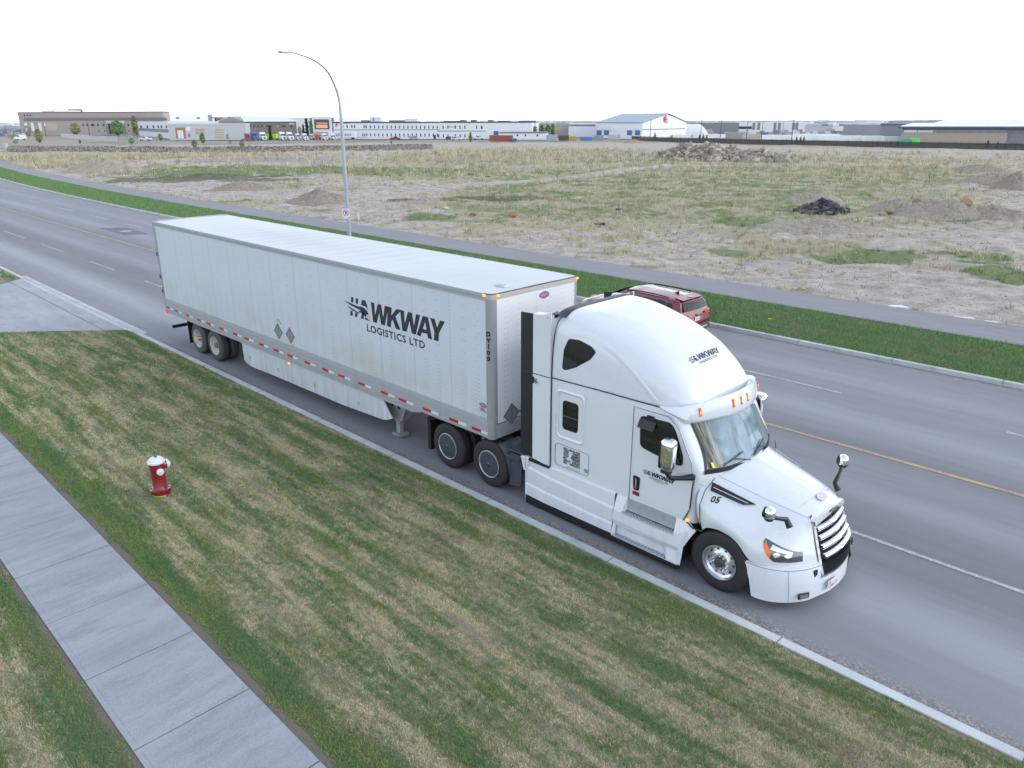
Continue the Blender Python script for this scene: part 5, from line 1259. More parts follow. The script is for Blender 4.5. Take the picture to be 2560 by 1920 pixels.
    fr.grid([[(22.40+bow(y)*.6, y, 1.40+.09*(1-((y-1.3)/.55)**2)) for y in ys], [(22.46+bow(y)*.6, y, 1.395+.085*(1-((y-1.3)/.55)**2)) for y in ys], [(22.475+bow(y)*.6, y, 1.33+.085*(1-((y-1.3)/.55)**2)) for y in ys], [(22.43+bow(y)*.6, y, 1.32+.08*(1-((y-1.3)/.55)**2)) for y in ys]])
    fr.grid([[(22.64+bow(y), y, .535-.02*(1-((y-1.3)/.55)**2)) for y in ys], [(22.67+bow(y), y, .53-.02*(1-((y-1.3)/.55)**2)) for y in ys], [(22.665+bow(y), y, .505-.02*(1-((y-1.3)/.55)**2)) for y in ys]])
    fr.build('grille_surround', mat('satin_chrome', (.72, .74, .78), .38, .85, var=0), T, smooth=50)
    for k in range(4):
        zc = 1.265-.135*k; xc = 22.465+.052*k+.006*k; m = MB(); rows = []
        ysb = np.linspace(.82, 1.78, 25)
        def wv(y): return 0.0
        for dx, dz in ((-.035,.040),(.014,.030),(.030,.004),(.020,-.026),(-.03,-.034)):
            rows.append([(xc+dx+bow(y)+wv(y)*(1 if dx > 0 else 0), y, zc+dz+wv(y)*.3) for y in ysb])
        m.grid(rows, flip=False); m.build('grille_bar', mat('grille_chrome', (.66, .68, .72), .20, 1.0, var=0), T, smooth=50)
    m = MB()
    for j in range(9):
        zc = .74-.025*j; m.grid([[(22.60+.012*j*.6+bow(y)+.01, y, zc) for y in ys], [(22.60+.012*j*.6+bow(y)+.018, y, zc-.008) for y in ys]])
    for j in range(1, 30):
        y = .78+1.04*j/30; m.box(22.60+bow(y), 22.675+bow(y)*1.0, y-.004, y+.004, .53, .75)
    m.build('lower_grille_mesh', mat('satin_black_mesh', (.04, .045, .05), .35, .3), T)
    m = MB(); c = Vector((22.52, 1.3, 1.455)); t = [c+Vector((.004, .13*math.cos(a), .036*math.sin(a))) for a in np.linspace(0, 6.283, 20, endpoint=False)]; m.prism(t, (.014, 0, .004)); m.build('grille_badge', mat('badge_oval', (.30, .32, .36), .25, .8, var=0), T)
    m = MB(); p = hp = None; m.prism([(22.30,1.17,1.592),(22.36,1.20,1.572),(22.36,1.40,1.572),(22.30,1.43,1.592),(22.24,1.36,1.612),(22.24,1.24,1.612)], (0, 0, .008)); m.build('hood_emblem', mat('pale_pink_emblem', (.55, .50, .52), .4), T)
    # hood pressing lines
    for far in (0, 1):
        Y = lambda d: (2.6-d) if far else d
        P = [(A[23][j][0], Y(A[23][j][1]), A[23][j][2]+.003) for j in range(2, 40, 2)]; m = MB(); m.tube(P, .0035, 5); m.build('hood_crease', mat('crease_grey', (.40, .43, .47), .4, var=0), T)
    P = [(22.14+.10*(1-((y-1.3)/.55)**2), y, 0) for y in np.linspace(.78, 1.82, 15)]
    def hoodz(x, y):
        pts = A[20:, :].reshape(-1, 3); yy = y if y <= YC else 2*YC-y; d = (pts[:, 0]-x)**2+(pts[:, 1]-yy)**2; i = np.argsort(d)[:4]; w = 1/(d[i]+1e-6); return (pts[i, 2]*w).sum()/w.sum()
    m = MB(); m.tube([(x, y, hoodz(x, y)+.002) for x, y, _ in P], .004, 5); m.build('hood_crease', MATS['crease_grey'], T)
    # --- wheels, frame, fifth wheel
    wheel(T, 21.33, .02, 'steer', r=.525, w=.29, dual=False); wheel(T, 21.33, 2.58, 'steer', r=.525, side=1, w=.29, dual=False)
    for x in (14.71, 16.01): wheel(T, x, .02, 'drive', r=.515); wheel(T, x, 2.58, 'drive', r=.515, side=1)
    m = MB()
    for y in (.86, 1.66): m.box(13.9, 22.2, y, y+.08, .70, .98)
    for x in (14.71, 16.01, 21.33): m.tube([(x, .35, .51), (x, 2.25, .51)], .07, 10)
    m.box(15.0, 15.9, .85, 1.75, .98, 1.05); m.box(16.5, 17.6, .9, 1.7, .98, 1.1); m.build('chassis_frame', FRAMEB, T)
    m = MB()
    for k, c in enumerate((mat('red_air_line', (.3, .02, .03), .5), mat('blue_air_line', (.03, .06, .3), .5), BLACKP)):
        y = 1.2+.12*k; mm = MB(); mm.tube(cr1([(17.62, y, 1.9), (17.3, y, 1.35), (16.9, y, 1.3), (16.5, y, 1.6), (16.2, y, 1.8)], 5), .016, 6); mm.build('air_line', c, T)
    # --- lettering
    m = MB(); logo(m, (19.775, .083, 1.555), (1, 0, 0), (0, 0, 1), .082, sub=True, subm=0); text_on(m, 'CALGARY, AB', (20.06, .083, 1.475), (1, 0, 0), (0, 0, 1), .030); m.build('door_lettering', [INK, INK2, INK2], T)
    m = MB(); ux = Vector((.995, -.06, -.06)); text_on(m, '05', (21.09, .040, 1.475), (1.1, -.0, .0), (0, .45, .83), .125, off=.004); 
    m.v = [(x, [hp_ for hp_ in [0]][0], z) for x, y, z in m.v]
    def surf_y(x, z):
        pts = A[8:20].reshape(-1, 3); d = (pts[:, 0]-x)**2+(pts[:, 2]-z)**2; i = np.argsort(d)[:4]; w = 1/(d[i]+1e-5); return (pts[i, 1]*w).sum()/w.sum()
    m.v = [(x, surf_y(x, z)-.006, z) for x, y, z in m.v]; m.build('fleet_number', INK, T)
    m = MB(); logo(m, (20.08, .86, 0), (0, 1, 0), (-.73, 0, .0), .122, sub=True, subm=0); m.v = [(x, y, roof_z(x, y)+.014) for x, y, z in m.v]; m.build('roof_lettering', [INK, INK2, INK2], T)
    m = MB(); rows = [('NSC AB344-1020', 0), ('TARE       9500KG', 1), ('GVW     46500KG', 2), ('CVW    80000LBS', 3), ('MC        1729725', 4), ('USDOT  4397365', 5), ('VIN     RSN03214', 6)]
    for s_, k in rows:
        vs, fs = text2d(s_, .058, off=.002, align='LEFT'); sc = .40/max(v[0] for v in vs); m.add([(17.965+x*sc, .087, 1.445-.047*k+y) for x, y in vs], fs)
    text_on(m, 'HAWKWAY LOGISTICS LTD', (18.20, .087, 1.10), (1, 0, 0), (0, 0, 1), .026)
    m.build('registration_lettering', INK, T)
    m = MB(); m.box(18.475, 18.545, .084, .088, 1.14, 1.21); gs = m.build('green_sticker', mat('green_sticker', (.02, .33, .20), .4, var=0), T)
    m = MB(); text_on(m, '21', (18.51, .082, 1.155), (1, 0, 0), (0, 0, 1), .05); m.build('sticker_characters', MATS['badge_white'], gs)
    m = MB(); text_on(m, 'CASCADIA', (20.86, .02, 1.70), (.95, .0, 0), (0, 0, 1), .026); m.v = [(x, min(.12, .0+.115), z) for x, y, z in m.v]; m.build('model_lettering', mat('grey_ink', (.12, .13, .17), .4), T)
    return T
build_tractor()

# ================================================================ STREET FURNITURE
def topz(P, py):
    """height at which the vertical line through P reaches a given line of sight"""
    k = (960-py)/FPX; dx, dy = P[0]-CAM.x, P[1]-CAM.y
    return CAM.z + (k*(dx*cf.x+dy*cf.y)-(dx*cu.x+dy*cu.y))/(cu.z-k*cf.z)
GALV = mat('galvanised_steel', (.36, .38, .41), .45, .5, var=.12, vs=2)
def street_lamp():
    bx, by = -12.75, 16.0
    T = empty('street_lamp', (bx, by, KZ), 'tall galvanised street lamp with curved arm behind the trailer', 'street lamp')
    P = cr1([(bx, by, KZ), (bx, by, 4), (bx, by, 7.4), (bx-.05, by-.05, 8.6), (bx-.1, by-.55, 9.75), (bx-.15, by-1.35, 10.35), (bx-.2, by-2.3, 10.62), (bx-.2, by-2.6, 10.66)], 8)
    r = np.interp(np.arange(len(P)), [0, 20, len(P)-1], [.125, .085, .035])
    m = MB(); m.tube(P, list(r), 14); m.build('pole', GALV, T, smooth=60)
    m = MB(); m.box(bx-.2, bx+.2, by-.2, by+.2, KZ-.1, KZ+.05); m.lathe([(.17, .05), (.17, .12), (.13, .2)], (bx, by, KZ), 'z', 16); m.build('base', GALV, T, bevel=.01)
    m = MB(); c = Vector((bx-.2, by-2.95, 10.66)); m.prism([c+Vector(q) for q in ((-.10,.42,-.03),(.10,.42,-.03),(.17,.1,-.05),(.15,-.42,-.04),(.06,-.50,-.03),(-.06,-.50,-.03),(-.15,-.42,-.04),(-.17,.1,-.05))], (0, 0, .09)); h = m.build('lamp_head', GALV, T, bevel=.02)
    m = MB(); m.box(c.x-.11, c.x+.11, c.y-.36, c.y+.08, c.z-.062, c.z-.05); m.build('lens', mat('lamp_lens', (.5, .52, .55), .3, var=0), h)
    m = MB(); m.lathe([(.04, 0), (.045, .05), (.03, .09), (0, .1)], (c.x, c.y+.15, c.z+.05), 'z', 10); m.build('photocell', mat('magenta_photocell', (.15, .06, .12), .4), h)
    # sign strapped on the pole
    z0, z1 = GY(861, 546, by-.13).z, GY(861, 521, by-.13).z; w = .32; cx = bx; y = by-.125
    S = empty('no_parking_sign', (cx, y, z0), 'white no parking sign with a struck-out P strapped to the street lamp pole', 'sign')
    vd = Vector((CAM.x-cx, CAM.y-y, 0)).normalized(); n = Vector((math.sin(R(35)), -math.cos(R(35)), 0)); ux = Vector((-n.y, n.x, 0)); o = Vector((cx, y, (z0+z1)/2))+n*.03; hz = (z1-z0)/2; w = hz*1.5
    m = MB(); m.obox(o, ux*(w/2), (0, 0, hz), n*.004); pl = m.build('sign_plate', mat('white_sign', (.66, .66, .70), .4, var=.03), S)
    cc = o+n*.006+Vector((0, 0, hz*.18)); rr = w*.40
    m = MB(); ang = np.linspace(0, 2*math.pi, 33); m.grid([[cc+ux*(rr*math.cos(a))+Vector((0, 0, rr*math.sin(a))) for a in ang], [cc+ux*(rr*.80*math.cos(a))+Vector((0, 0, rr*.80*math.sin(a))) for a in ang]])
    d = (ux*-.7+Vector((0, 0, .7))); e = (ux*.7+Vector((0, 0, .7))); m.add([cc+n*.003+d*(rr*.85*s)+e*(rr*.09*t) for s, t in ((-1,-1),(1,-1),(1,1),(-1,1))], [(0,1,2,3)]); m.build('ring', mat('sign_red', (.45, .02, .05), .4, var=0), pl)
    m = MB(); text_on(m, 'P', cc+n*.001-Vector((0, 0, rr*.5))+ux*.01, ux, (0, 0, 1), rr*1.35, off=rr*.05)
    for s in (-1, 1): q = o+n*.006+ux*(w*.38*s)-Vector((0, 0, hz*.82)); m.obox(q, ux*(w*.06), (0, 0, hz*.07), n*.001)
    m.build('lettering', INK, pl)
street_lamp()

def hydrant():
    P = G(404, 1236, KZ-.03); x, y = P.x, P.y; H = topz(P, 1137)-P.z; k = H/1.0
    T = empty('fire_hydrant', (x, y, P.z), 'red fire hydrant with white bonnet and caps standing in the lawn', 'fire hydrant')
    HR = mat('glossy_hydrant_red', (.21, .010, .018), .36, var=.28, vs=9, coat=.5); HW = mat('hydrant_white', (.62, .64, .66), .45, var=.1, vs=14)
    b = P.z; q = lambda r, h: (r*k, h*k)
    m = MB(); m.lathe([q(.0, 0), q(.185, 0), q(.19, .05), q(.175, .07), q(.215, .075), q(.225, .09), q(.225, .115), q(.19, .122), q(.19, .135), q(.225, .14), q(.222, .165), q(.16, .175), q(.145, .20), q(.150, .5), q(.155, .70), q(.165, .74), q(.172, .80), q(.165, .815)], (x, y, b), 'z', 36); m.build('barrel', HR, T, smooth=35)
    m = MB(); m.lathe([q(.165, .812), q(.190, .815), q(.193, .85), q(.180, .862), q(.155, .872), q(.145, .905), q(.105, .935), q(.05, .945)], (x, y, b), 'z', 36, capb=True); m.build('bonnet', HW, T, smooth=35)
    m = MB(); m.lathe([q(.04, .94), q(.035, .985), q(.028, 1.0), q(0, 1.0)], (x, y, b), 'z', 5); m.build('operating_nut', mat('dark_nut', (.16, .17, .20), .5, .5), T)
    tc = Vector((CAM.x-x, CAM.y-y, 0)).normalized(); rt = Vector((-tc.y, tc.x, 0))
    def nozzle(d, r, L, z, cap):
        d = d.normalized(); c = Vector((x, y, b+z*k)); m = MB(); m.tube([c+d*(.10*k), c+d*((.15+L)*k)], [r*1.12*k, r*k], 20); nz = m.build('nozzle', HR, T, smooth=40)
        a = c+d*((.15+L)*k); m = MB(); m.tube([a-d*.005, a+d*(.012*k), a+d*(.05*k), a+d*(.062*k)], [r*1.12*k, r*1.22*k, r*1.15*k, r*.8*k], 22); m.tube([a+d*(.05*k), a+d*(.10*k)], .022*k, 5); m.build('nozzle_cap', HW, nz, smooth=40)
    nozzle(tc*.9+rt*.25, .066, .02, .64, 1); nozzle(rt*.9-tc*.30, .092, .055, .71, 1); nozzle(-tc*.9-rt*.25, .066, .02, .64, 1)
    m = MB()
    for k_ in range(8):
        a = 2*math.pi*(k_+.3)/8; m.lathe([(.017*k, 0), (.017*k, .018*k), (0, .018*k)], (x+.195*k*math.cos(a), y+.195*k*math.sin(a), b+.165*k), 'z', 6)
    m.build('flange_bolt', mat('dark_bolt', (.06, .05, .06), .5, .4), T)
    for a in (0.9, 1.5, 4.0, 4.7): m = MB(); m.lathe([(.03*k, 0), (.026*k, .006), (0, .007)], (x+.195*k*math.cos(a), y+.195*k*math.sin(a), b+.166*k), 'z', 8); m.build('flange_pad', mat('pale_pink_paint', (.55, .40, .44), .5), T)
    m = MB(); m.lathe([q(.187, .012), q(.193, .05)], (x, y, b), 'z', 36); m.v = [v for v in m.v]; m.f = [f for i, f in enumerate(m.f) if 26 <= (i % 36) or (i % 36) < 1]; m.m = [0]*len(m.f); m.build('paint_mark', mat('yellow_green_paint', (.45, .45, .05), .5, var=.3, vs=20), T)
hydrant()

# ================================================================ RED SUV IN THE FAR LANE
def suv():
    x1, yc = 13.05, 12.72
    T = empty('red_suv', (10.8, yc, 0), 'dark red estate-style SUV driving away in the far kerb lane behind the truck', 'car')
    rp = mat('dark_red_car_paint', (.14, .004, .016), .22, .1, var=.05, coat=.6); 
    hw = .92
    S = [ # rows from sill to roof centre; each (x, half width, z) at seven stations, rear first
     [(13.00,.80,.36),(12.3,.88,.33),(11.2,.88,.32),(10.3,.88,.32),(9.6,.88,.32),(9.0,.88,.33),(8.50,.66,.36)],
     [(13.07,.84,.60),(12.3,.92,.62),(11.2,.92,.62),(10.3,.92,.62),(9.6,.92,.62),(9.0,.91,.62),(8.44,.70,.60)],
     [(13.02,.85,.88),(12.3,.93,.90),(11.2,.91,.88),(10.3,.91,.87),(9.6,.92,.86),(9.0,.90,.84),(8.46,.68,.78)],
     [(12.97,.84,1.08),(12.3,.90,1.10),(11.2,.89,1.07),(10.3,.89,1.05),(9.6,.88,1.03),(9.0,.84,.98),(8.54,.62,.88)],
     [(12.74,.74,1.44),(12.2,.77,1.50),(11.2,.77,1.53),(10.5,.76,1.50),(9.55,.80,1.07),(9.0,.74,1.03),(8.60,.54,.93)],
     [(12.62,.62,1.56),(12.1,.66,1.60),(11.2,.66,1.635),(10.5,.64,1.60),(9.50,.62,1.10),(9.0,.56,1.06),(8.62,.40,.96)],
     [(12.66,0,1.60),(12.1,0,1.65),(11.2,0,1.675),(10.45,0,1.64),(9.42,0,1.13),(9.0,0,1.08),(8.58,0,.98)]]
    T.scale = (1, 1, .93)
    net = [[(x+(.10 if z > 1.4 and x > 12 else 0), yc-w, z) for x, w, z in r] for r in S]; A = cr2(net, 6, 4)
    m = MB(); m.grid(A, flip=True)
    back = []
    for i in range(A.shape[0]):
        p = A[i, 0]; w = yc-p[1]; back.append([(p[0]+.05*(1-t*t)*(1 if i < 24 else 0), yc-w*t, p[2]) for t in np.linspace(1, 0, 7)])
    m.grid(back); fr = [[(p[-1][0]-.05*(1-t*t), yc-(yc-p[-1][1])*t, p[-1][2]) for t in np.linspace(1, 0, 7)] for p in A]; m.grid(fr, flip=True)
    m.mirror_y(yc); body = m.build('body', rp, T, smooth=35)
    def pt(u, v):
        i, j = v*4, u*6; i0, j0 = int(i), int(j); i1, j1 = min(i0+1, A.shape[0]-1), min(j0+1, A.shape[1]-1); a, b = i-i0, j-j0
        return A[i0, j0]*(1-a)*(1-b)+A[i1, j0]*a*(1-b)+A[i0, j1]*(1-a)*b+A[i1, j1]*a*b
    glass = mat('suv_glass', (.02, .028, .042), .12, var=0, spec=.2)
    for far in (0, 1):
        def patch(u0, u1, v0, v1, name, mm, off=.008, du=(0, 0)):
            m = MB(); B = []
            for q in range(6):
                v = v0+(v1-v0)*q/5; row = []
                for t in range(11):
                    u = (u0+du[0]*q/5)+(u1+du[1]*q/5-u0-du[0]*q/5)*t/10; p = pt(u, v); y = p[1]-off
                    row.append((p[0], y if not far else 2*yc-y, p[2]+off*.4))
                B.append(row)
            m.grid(B, flip=not far); return m.build(name, mm, T, smooth=60)
        patch(.95, 1.85, 3.12, 3.95, 'side_window', glass, du=(.10, 0)); patch(1.92, 2.75, 3.12, 3.95, 'side_window', glass); patch(2.80, 3.55, 3.15, 3.9, 'side_window', glass, du=(0, -.55)); patch(.42, .88, 3.15, 3.85, 'side_window', glass, du=(.25, .10))
        Y = lambda d: yc-d if not far else yc+d
        m = MB(); m.tube([(12.35, Y(.70), 1.62), (11.8, Y(.71), 1.665), (11.0, Y(.71), 1.675), (10.55, Y(.70), 1.64)], .022, 8); m.build('roof_rail', BLACKP, T)
        m = MB(); m.box(8.9, 12.9, Y(.90), Y(.93), .30, .42); m.build('sill_trim', BLACKP, T)
        for x in (9.35, 12.15):
            m = MB(); m.lathe([(.37, 0), (.37, .06)], (x, Y(.905), .37), 'y', 28); m.lathe([(.40, .0), (.41, .02)], (x, Y(.93), .38), 'y', 28); m.build('wheel_arch', BLACKP, T)
            w = MB(); s = 1 if not far else -1; c = (x, Y(.915), .36); w.lathe([(.22, s*.03), (.24, 0), (.33, s*.005), (.355, s*.03), (.36, s*.2)], c, 'y', 32); t = w.build('wheel', TYRE, T, smooth=40)
            w = MB(); w.lathe([(.235, s*.0), (.22, s*.03), (.06, s*.01), (0, s*.0)], c, 'y', 32); w.build('rim', mat('grey_alloy', (.3, .31, .33), .3, .7), t, smooth=30)
        m = MB(); m.obox((10.05, Y(1.0), 1.12), (.07, 0, 0), (0, .1, 0), (0, 0, .07)); m.build('door_mirror', rp, T, bevel=.03)
        # lamps at the rear corner
        m = MB(); m.prism([(13.02,Y(.84),.92),(13.05,Y(.50),.97),(13.045,Y(.50),1.03),(13.0,Y(.86),1.06),(12.72,Y(.915),1.08),(12.80,Y(.925),1.0)], (.035, -.0, .0)); m.build('tail_light', mat('tail_red', (.55, .03, .06), .2, var=0, coat=1, emit=(1, .05, .08, .12)), T, bevel=.01)
    m = MB(); g = [[(x+.012+.055*(1-t*t), yc+t*w, z) for t in np.linspace(-1, 1, 9)] for x, w, z in ((12.99, .72, 1.18), (12.95, .70, 1.28), (12.90, .66, 1.38), (12.85, .62, 1.48))]; m.grid(g, flip=True); m.build('rear_window', glass, T, smooth=60)
    m = MB(); m.prism([(12.55,yc-.62,1.59),(12.86,yc-.60,1.53),(12.88,yc,1.55),(12.86,yc+.60,1.53),(12.55,yc+.62,1.59)], (0, 0, .035)); m.build('spoiler', rp, T, bevel=.01)
    m = MB(); m.tube([(13.00, yc+.0, 1.11), (12.95, yc-.22, 1.19)], .012, 6); m.build('wiper', BLACKP, T)
    m = MB(); m.box(12.95, 13.12, yc-.80, yc+.80, .36, .58); m.box(13.12, 13.14, yc-.62, yc+.62, .44, .50, 1); m.build('rear_bumper', [mat('grey_bumper_plastic', (.05, .055, .065), .5), POLISH], T, bevel=.03)
    m = MB(); m.box(13.085, 13.10, yc-.15, yc+.15, .76, .90); pl = m.build('licence_plate', mat('white_plate', (.62, .62, .66), .4), T)
    m = MB(); text_on(m, 'CJR 28', (13.103, yc, .80), (0, 1, 0), (0, 0, 1), .08); m.build('plate_characters', INK, pl)
    m = MB(); m.lathe([(.045, 0), (.045, .01), (0, .01)], (13.075, yc, .975), 'x', 14); m.build('badge', CHROME, T)
    m = MB(); m.prism([(12.30,yc,1.64),(12.12,yc-.02,1.655),(12.26,yc,1.73),(12.30,yc,1.72)], (0, .03, 0)); m.build('antenna_fin', rp, T, bevel=.008)
    m = MB(); B = [[(10.40,yc+t*.62,1.60) for t in np.linspace(-1, 1, 9)], [(9.98,yc+t*.68,1.39) for t in np.linspace(-1, 1, 9)], [(9.60,yc+t*.74,1.14) for t in np.linspace(-1, 1, 9)]]; m.grid([[(x, y, z+.045) for x, y, z in r] for r in B]); m.build('windscreen', glass, T, smooth=60)
    
suv()

# ================================================================ BUILDINGS BEYOND THE FIELD
ZB = -1.5
def gp(px, py): return G(px, py, ZB)
def smat(n, c, r=.6, v=.06): return mat(n, c, r, var=v, vs=.25, src='pos')
DG = smat('dark_blue_window', (.03, .04, .08), .2); TRIMD = smat('dark_cornice', (.07, .08, .12))
class Block:
    """a box building: front face stands on the ground line A-B, runs back by depth"""
    def __init__(s, name, label, a, b, top, depth, wall, cat='building', group=None, roofm=None, base=None):
        s.A = gp(*a); s.B = gp(*b)
        if base: # same wall line, but both ends at a fixed distance row
            pass
        s.u = Vector((s.B.x-s.A.x, s.B.y-s.A.y, 0)); s.L = s.u.length; s.u.normalize(); s.n = Vector((s.u.y, -s.u.x, 0))
        if s.n.dot(Vector((CAM.x-s.A.x, CAM.y-s.A.y, 0))) < 0: s.n = -s.n
        s.h = topz(s.A, top)-ZB; s.d = depth
        s.T = empty(name, tuple(s.A), label, cat, group)
        s.wall = s.bx(0, s.L, 0, s.h, 0, -depth, 'wall', wall); 
        if roofm: s.bx(-.15, s.L+.15, s.h-.55, s.h+.12, .12, -depth-.1, 'parapet_trim', roofm)
    def P(s, u, z, o=0.0): return s.A+s.u*u+s.n*o+Vector((0, 0, z))
    def bx(s, u0, u1, z0, z1, o0, o1, name, m, parent=None):
        mb = MB(); c = s.P((u0+u1)/2, (z0+z1)/2, (o0+o1)/2); mb.obox(c, s.u*((u1-u0)/2), s.n*((o0-o1)/2), Vector((0, 0, (z1-z0)/2)))
        return mb.build(name, m, parent or s.T)
    def hit(s, px, py, o=0.0):
        d = ray(px, py); A = s.A+s.n*o; t = (A-CAM).dot(s.n)/d.dot(s.n); p = CAM+d*t; return (p-s.A).dot(s.u), p.z-s.A.z
    def rect(s, x0, y0, x1, y1, name, m, o=.06, parent=None, clip=True):
        ym = (y0+y1)/2; xm = (x0+x1)/2; ua, ub = s.hit(x0, ym)[0], s.hit(x1, ym)[0]; za, zb = s.hit(xm, y1)[1], s.hit(xm, y0)[1]
        if ua > ub: ua, ub = ub, ua
        if clip: za = max(za, 0)
        return s.bx(ua, ub, za, zb, o, -.02, name, m, parent)
    def win(s, rects, name='window', m=None, framed=False):
        for r in rects: s.rect(*r, name, m or DG)
def Z1(x, y): return x*.2893, 250+y*.2893
def Z2(x, y): return 560+x*.2441, 250+y*.2441
def Z3(x, y): return 1050+x*.2939, 250+y*.2939
def Z4(x, y): return 1500+x*.2712, 250+y*.2712
def Z5(x, y): return 2050+x*.2306, 250+y*.2306
def zr(f, *r): a = f(r[0], r[1]); b = f(r[2], r[3]); return (*a, *b)

BR, BRD = smat('taupe_stucco', (.37, .315, .29)), smat('dark_taupe_band', (.19, .165, .175))
WW = smat('white_wall_panel', (.68, .70, .73)); WG = smat('cool_white_panel', (.63, .66, .70)); SLATE = smat('slate_panel', (.20, .21, .24))
def build_far():
    # brown two-storey office
    b = Block('office_building', 'long taupe office block with a dark band and an arched cream entrance', (55, 338.5), (416, 338.5), 280.5, 7, BR, roofm=BRD)
    b.rect(*zr(Z1, 205, 152, 1440, 180), 'dark_band', BRD, .05)
    for x in (215, 270, 335): b.rect(*zr(Z1, x, 196, x+24, 268), 'loading_door', WW)
    b.rect(*zr(Z1, 378, 196, 394, 225), 'loading_door', WW); b.rect(*zr(Z1, 402, 196, 490, 262), 'wood_door', smat('tan_boards', (.48, .38, .28)))
    b.win([zr(Z1, x, 205, x+w, 226) for x, w in ((712, 12), (748, 14), (787, 28), (840, 14), (888, 14), (1102, 14), (1140, 24))]); b.win([zr(Z1, x, 126, x+10, 140) for x in (205, 232, 258)]); b.win([zr(Z1, x, 262, x+10, 272) for x in (848, 900, 1110, 1145)])
    b.rect(*zr(Z1, 940, 204, 1060, 290), 'entrance_glazing', DG, .4); 
    for x in (925, 1062): b.rect(*zr(Z1, x, 180, x+18, 292), 'entrance_pillar', smat('grey_stone', (.22, .22, .23)), .9)
    e = b.rect(*zr(Z1, 922, 176, 1080, 204), 'entrance_sign_band', smat('cream_fascia', (.55, .50, .44)), 1.0)
    u0, z0 = b.hit(*Z1(922, 178)); u1, _ = b.hit(*Z1(1080, 178)); m = MB(); Q = [b.P(u0+(u1-u0)*t, z0+math.sin(math.pi*t)*1.9, 1.1) for t in np.linspace(0, 1, 13)]; m.prism(Q, b.n*-1.5); m.build('arched_canopy', BRD, b.T)
    u, z = b.hit(*Z1(1000, 196)); m = MB(); text_on(m, 'BAYO', b.P(u, z-.6, 1.12), b.u, (0, 0, 1), 2.0); m.build('sign_lettering', TRIMD, e)
    # long pale warehouse behind
    b = Block('warehouse', 'long white warehouse with dark pilasters behind the taupe office and the grey workshop', (180, 335.5), (640, 322), 279, 8, WG)
    b.rect(*zr(Z1, 1820, 118, 2020, 150), 'raised_portal', WW, 1.6)
    b9 = Block('warehouse', 'lower white warehouse with a framed orange lit entrance, right of the tall spruce', (641, 337), (838, 337), 293.5, 50, WG); b9.rect(*zr(Z2, 915, 168, 1105, 330), 'raised_portal', WW, 1.6)
    b.rect(*zr(Z1, 1800, 128, 1832, 196), 'pilaster', SLATE, .3); 
    for x0, x1 in ((888, 916), (1102, 1126)): b9.rect(*zr(Z2, x0, 182, x1, 330), 'pilaster', SLATE, .3)
    b.rect(*zr(Z1, 1855, 150, 2005, 196), 'dark_portal', smat('brown_portal', (.12, .08, .075)), 1.7); f = b9.rect(*zr(Z2, 935, 198, 1088, 300), 'dark_portal', smat('brown_portal', (.12, .08, .075)), 1.7)
    lit = mat('glowing_orange_window', (.6, .25, .12), .4, var=.3, vs=.4, src='pos', emit=(1, .35, .14, .35)); b9.rect(*zr(Z2, 955, 255, 1070, 288), 'lit_window', lit, 1.8, f); b9.rect(*zr(Z2, 958, 230, 1070, 250), 'lit_window', smat('pale_teal_window', (.35, .40, .38)), 1.8, f)
    b.win([zr(Z1, x, 150, x+28, 163) for x in (1520, 1700)]); b.rect(*zr(Z2, 508, 172, 550, 192), 'window', DG)
    for r in ((Z1, 618, 92, 850, 120), (Z1, 830, 78, 842, 112), (Z1, 870, 108, 896, 122), (Z1, 1345, 118, 1385, 132)):
        x0, y0, x1, y1 = zr(*r); ua, za = b.hit(x0, y1); ub, zb = b.hit(x1, y0); b.bx(ua, ub, b.h-.5, zb, -12, -22, 'roof_unit', WG if r[3]-r[1] > 100 else SLATE)
    # light grey workshop
    b = Block('workshop', 'light grey metal workshop with three overhead doors', (425, 351), (617, 350), 309.5, 38, smat('light_grey_metal', (.44, .47, .50)), roofm=smat('pale_metal_trim', (.50, .52, .55)))
    for x0, x1, y1 in ((1690, 1768, 305), (1858, 1936, 340)):
        d = b.rect(*zr(Z1, x0, 240, x1, y1), 'overhead_door', smat('tan_door_panel', (.50, .42, .34)))
        for k in range(1, 5): yy = 240+(y1-240)*k/5; b.rect(*zr(Z1, x0, yy-1.5, x1, yy+1.5), 'door_rail', BRD, .1, d)
    d = b.rect(*zr(Z1, 1518, 238, 1604, 332), 'overhead_door', smat('rust_opening', (.34, .17, .10))); b.rect(*zr(Z1, 1536, 262, 1586, 332), 'inner_door', WG, .12, d)
    b.rect(*zr(Z1, 1955, 294, 1975, 336), 'door', SLATE); b.rect(*zr(Z1, 1608, 232, 1645, 266), 'wall_sign', WW); b.rect(*zr(Z1, 1625, 292, 1645, 322), 'door', SLATE)
    b2 = Block('workshop_annex', 'white and grey banded metal annex left of the grey workshop', (349, 339.5), (424, 347), 303.7, 30, smat('white_metal', (.58, .62, .67)))
    b2.rect(*zr(Z1, 1200, 248, 1470, 275), 'grey_band', SLATE, .05); b2.win([zr(Z1, x, 220, x+13, 243) for x in (1213, 1268, 1320, 1362, 1390, 1432)])
    # dark brown block with pale roof
    b = Block('office_building', 'dark brown two-storey office with a row of small windows and a pale blue roof', (617, 349), (744, 346.5), 304.2, 30, smat('dark_brown_metal', (.135, .115, .11)))
    b.win([zr(Z2, x, 258, x+w, 276) for x, w in ((258, 22), (300, 20), (338, 22), (380, 20), (428, 24), (475, 18), (590, 42), (682, 20))], m=smat('black_glass', (.02, .02, .03), .2)); b.rect(*zr(Z2, 538, 262, 558, 276), 'window', smat('tan_blind', (.3, .25, .18))); b.rect(*zr(Z2, 668, 236, 720, 250), 'wall_sign', smat('pale_sign', (.4, .4, .42)))
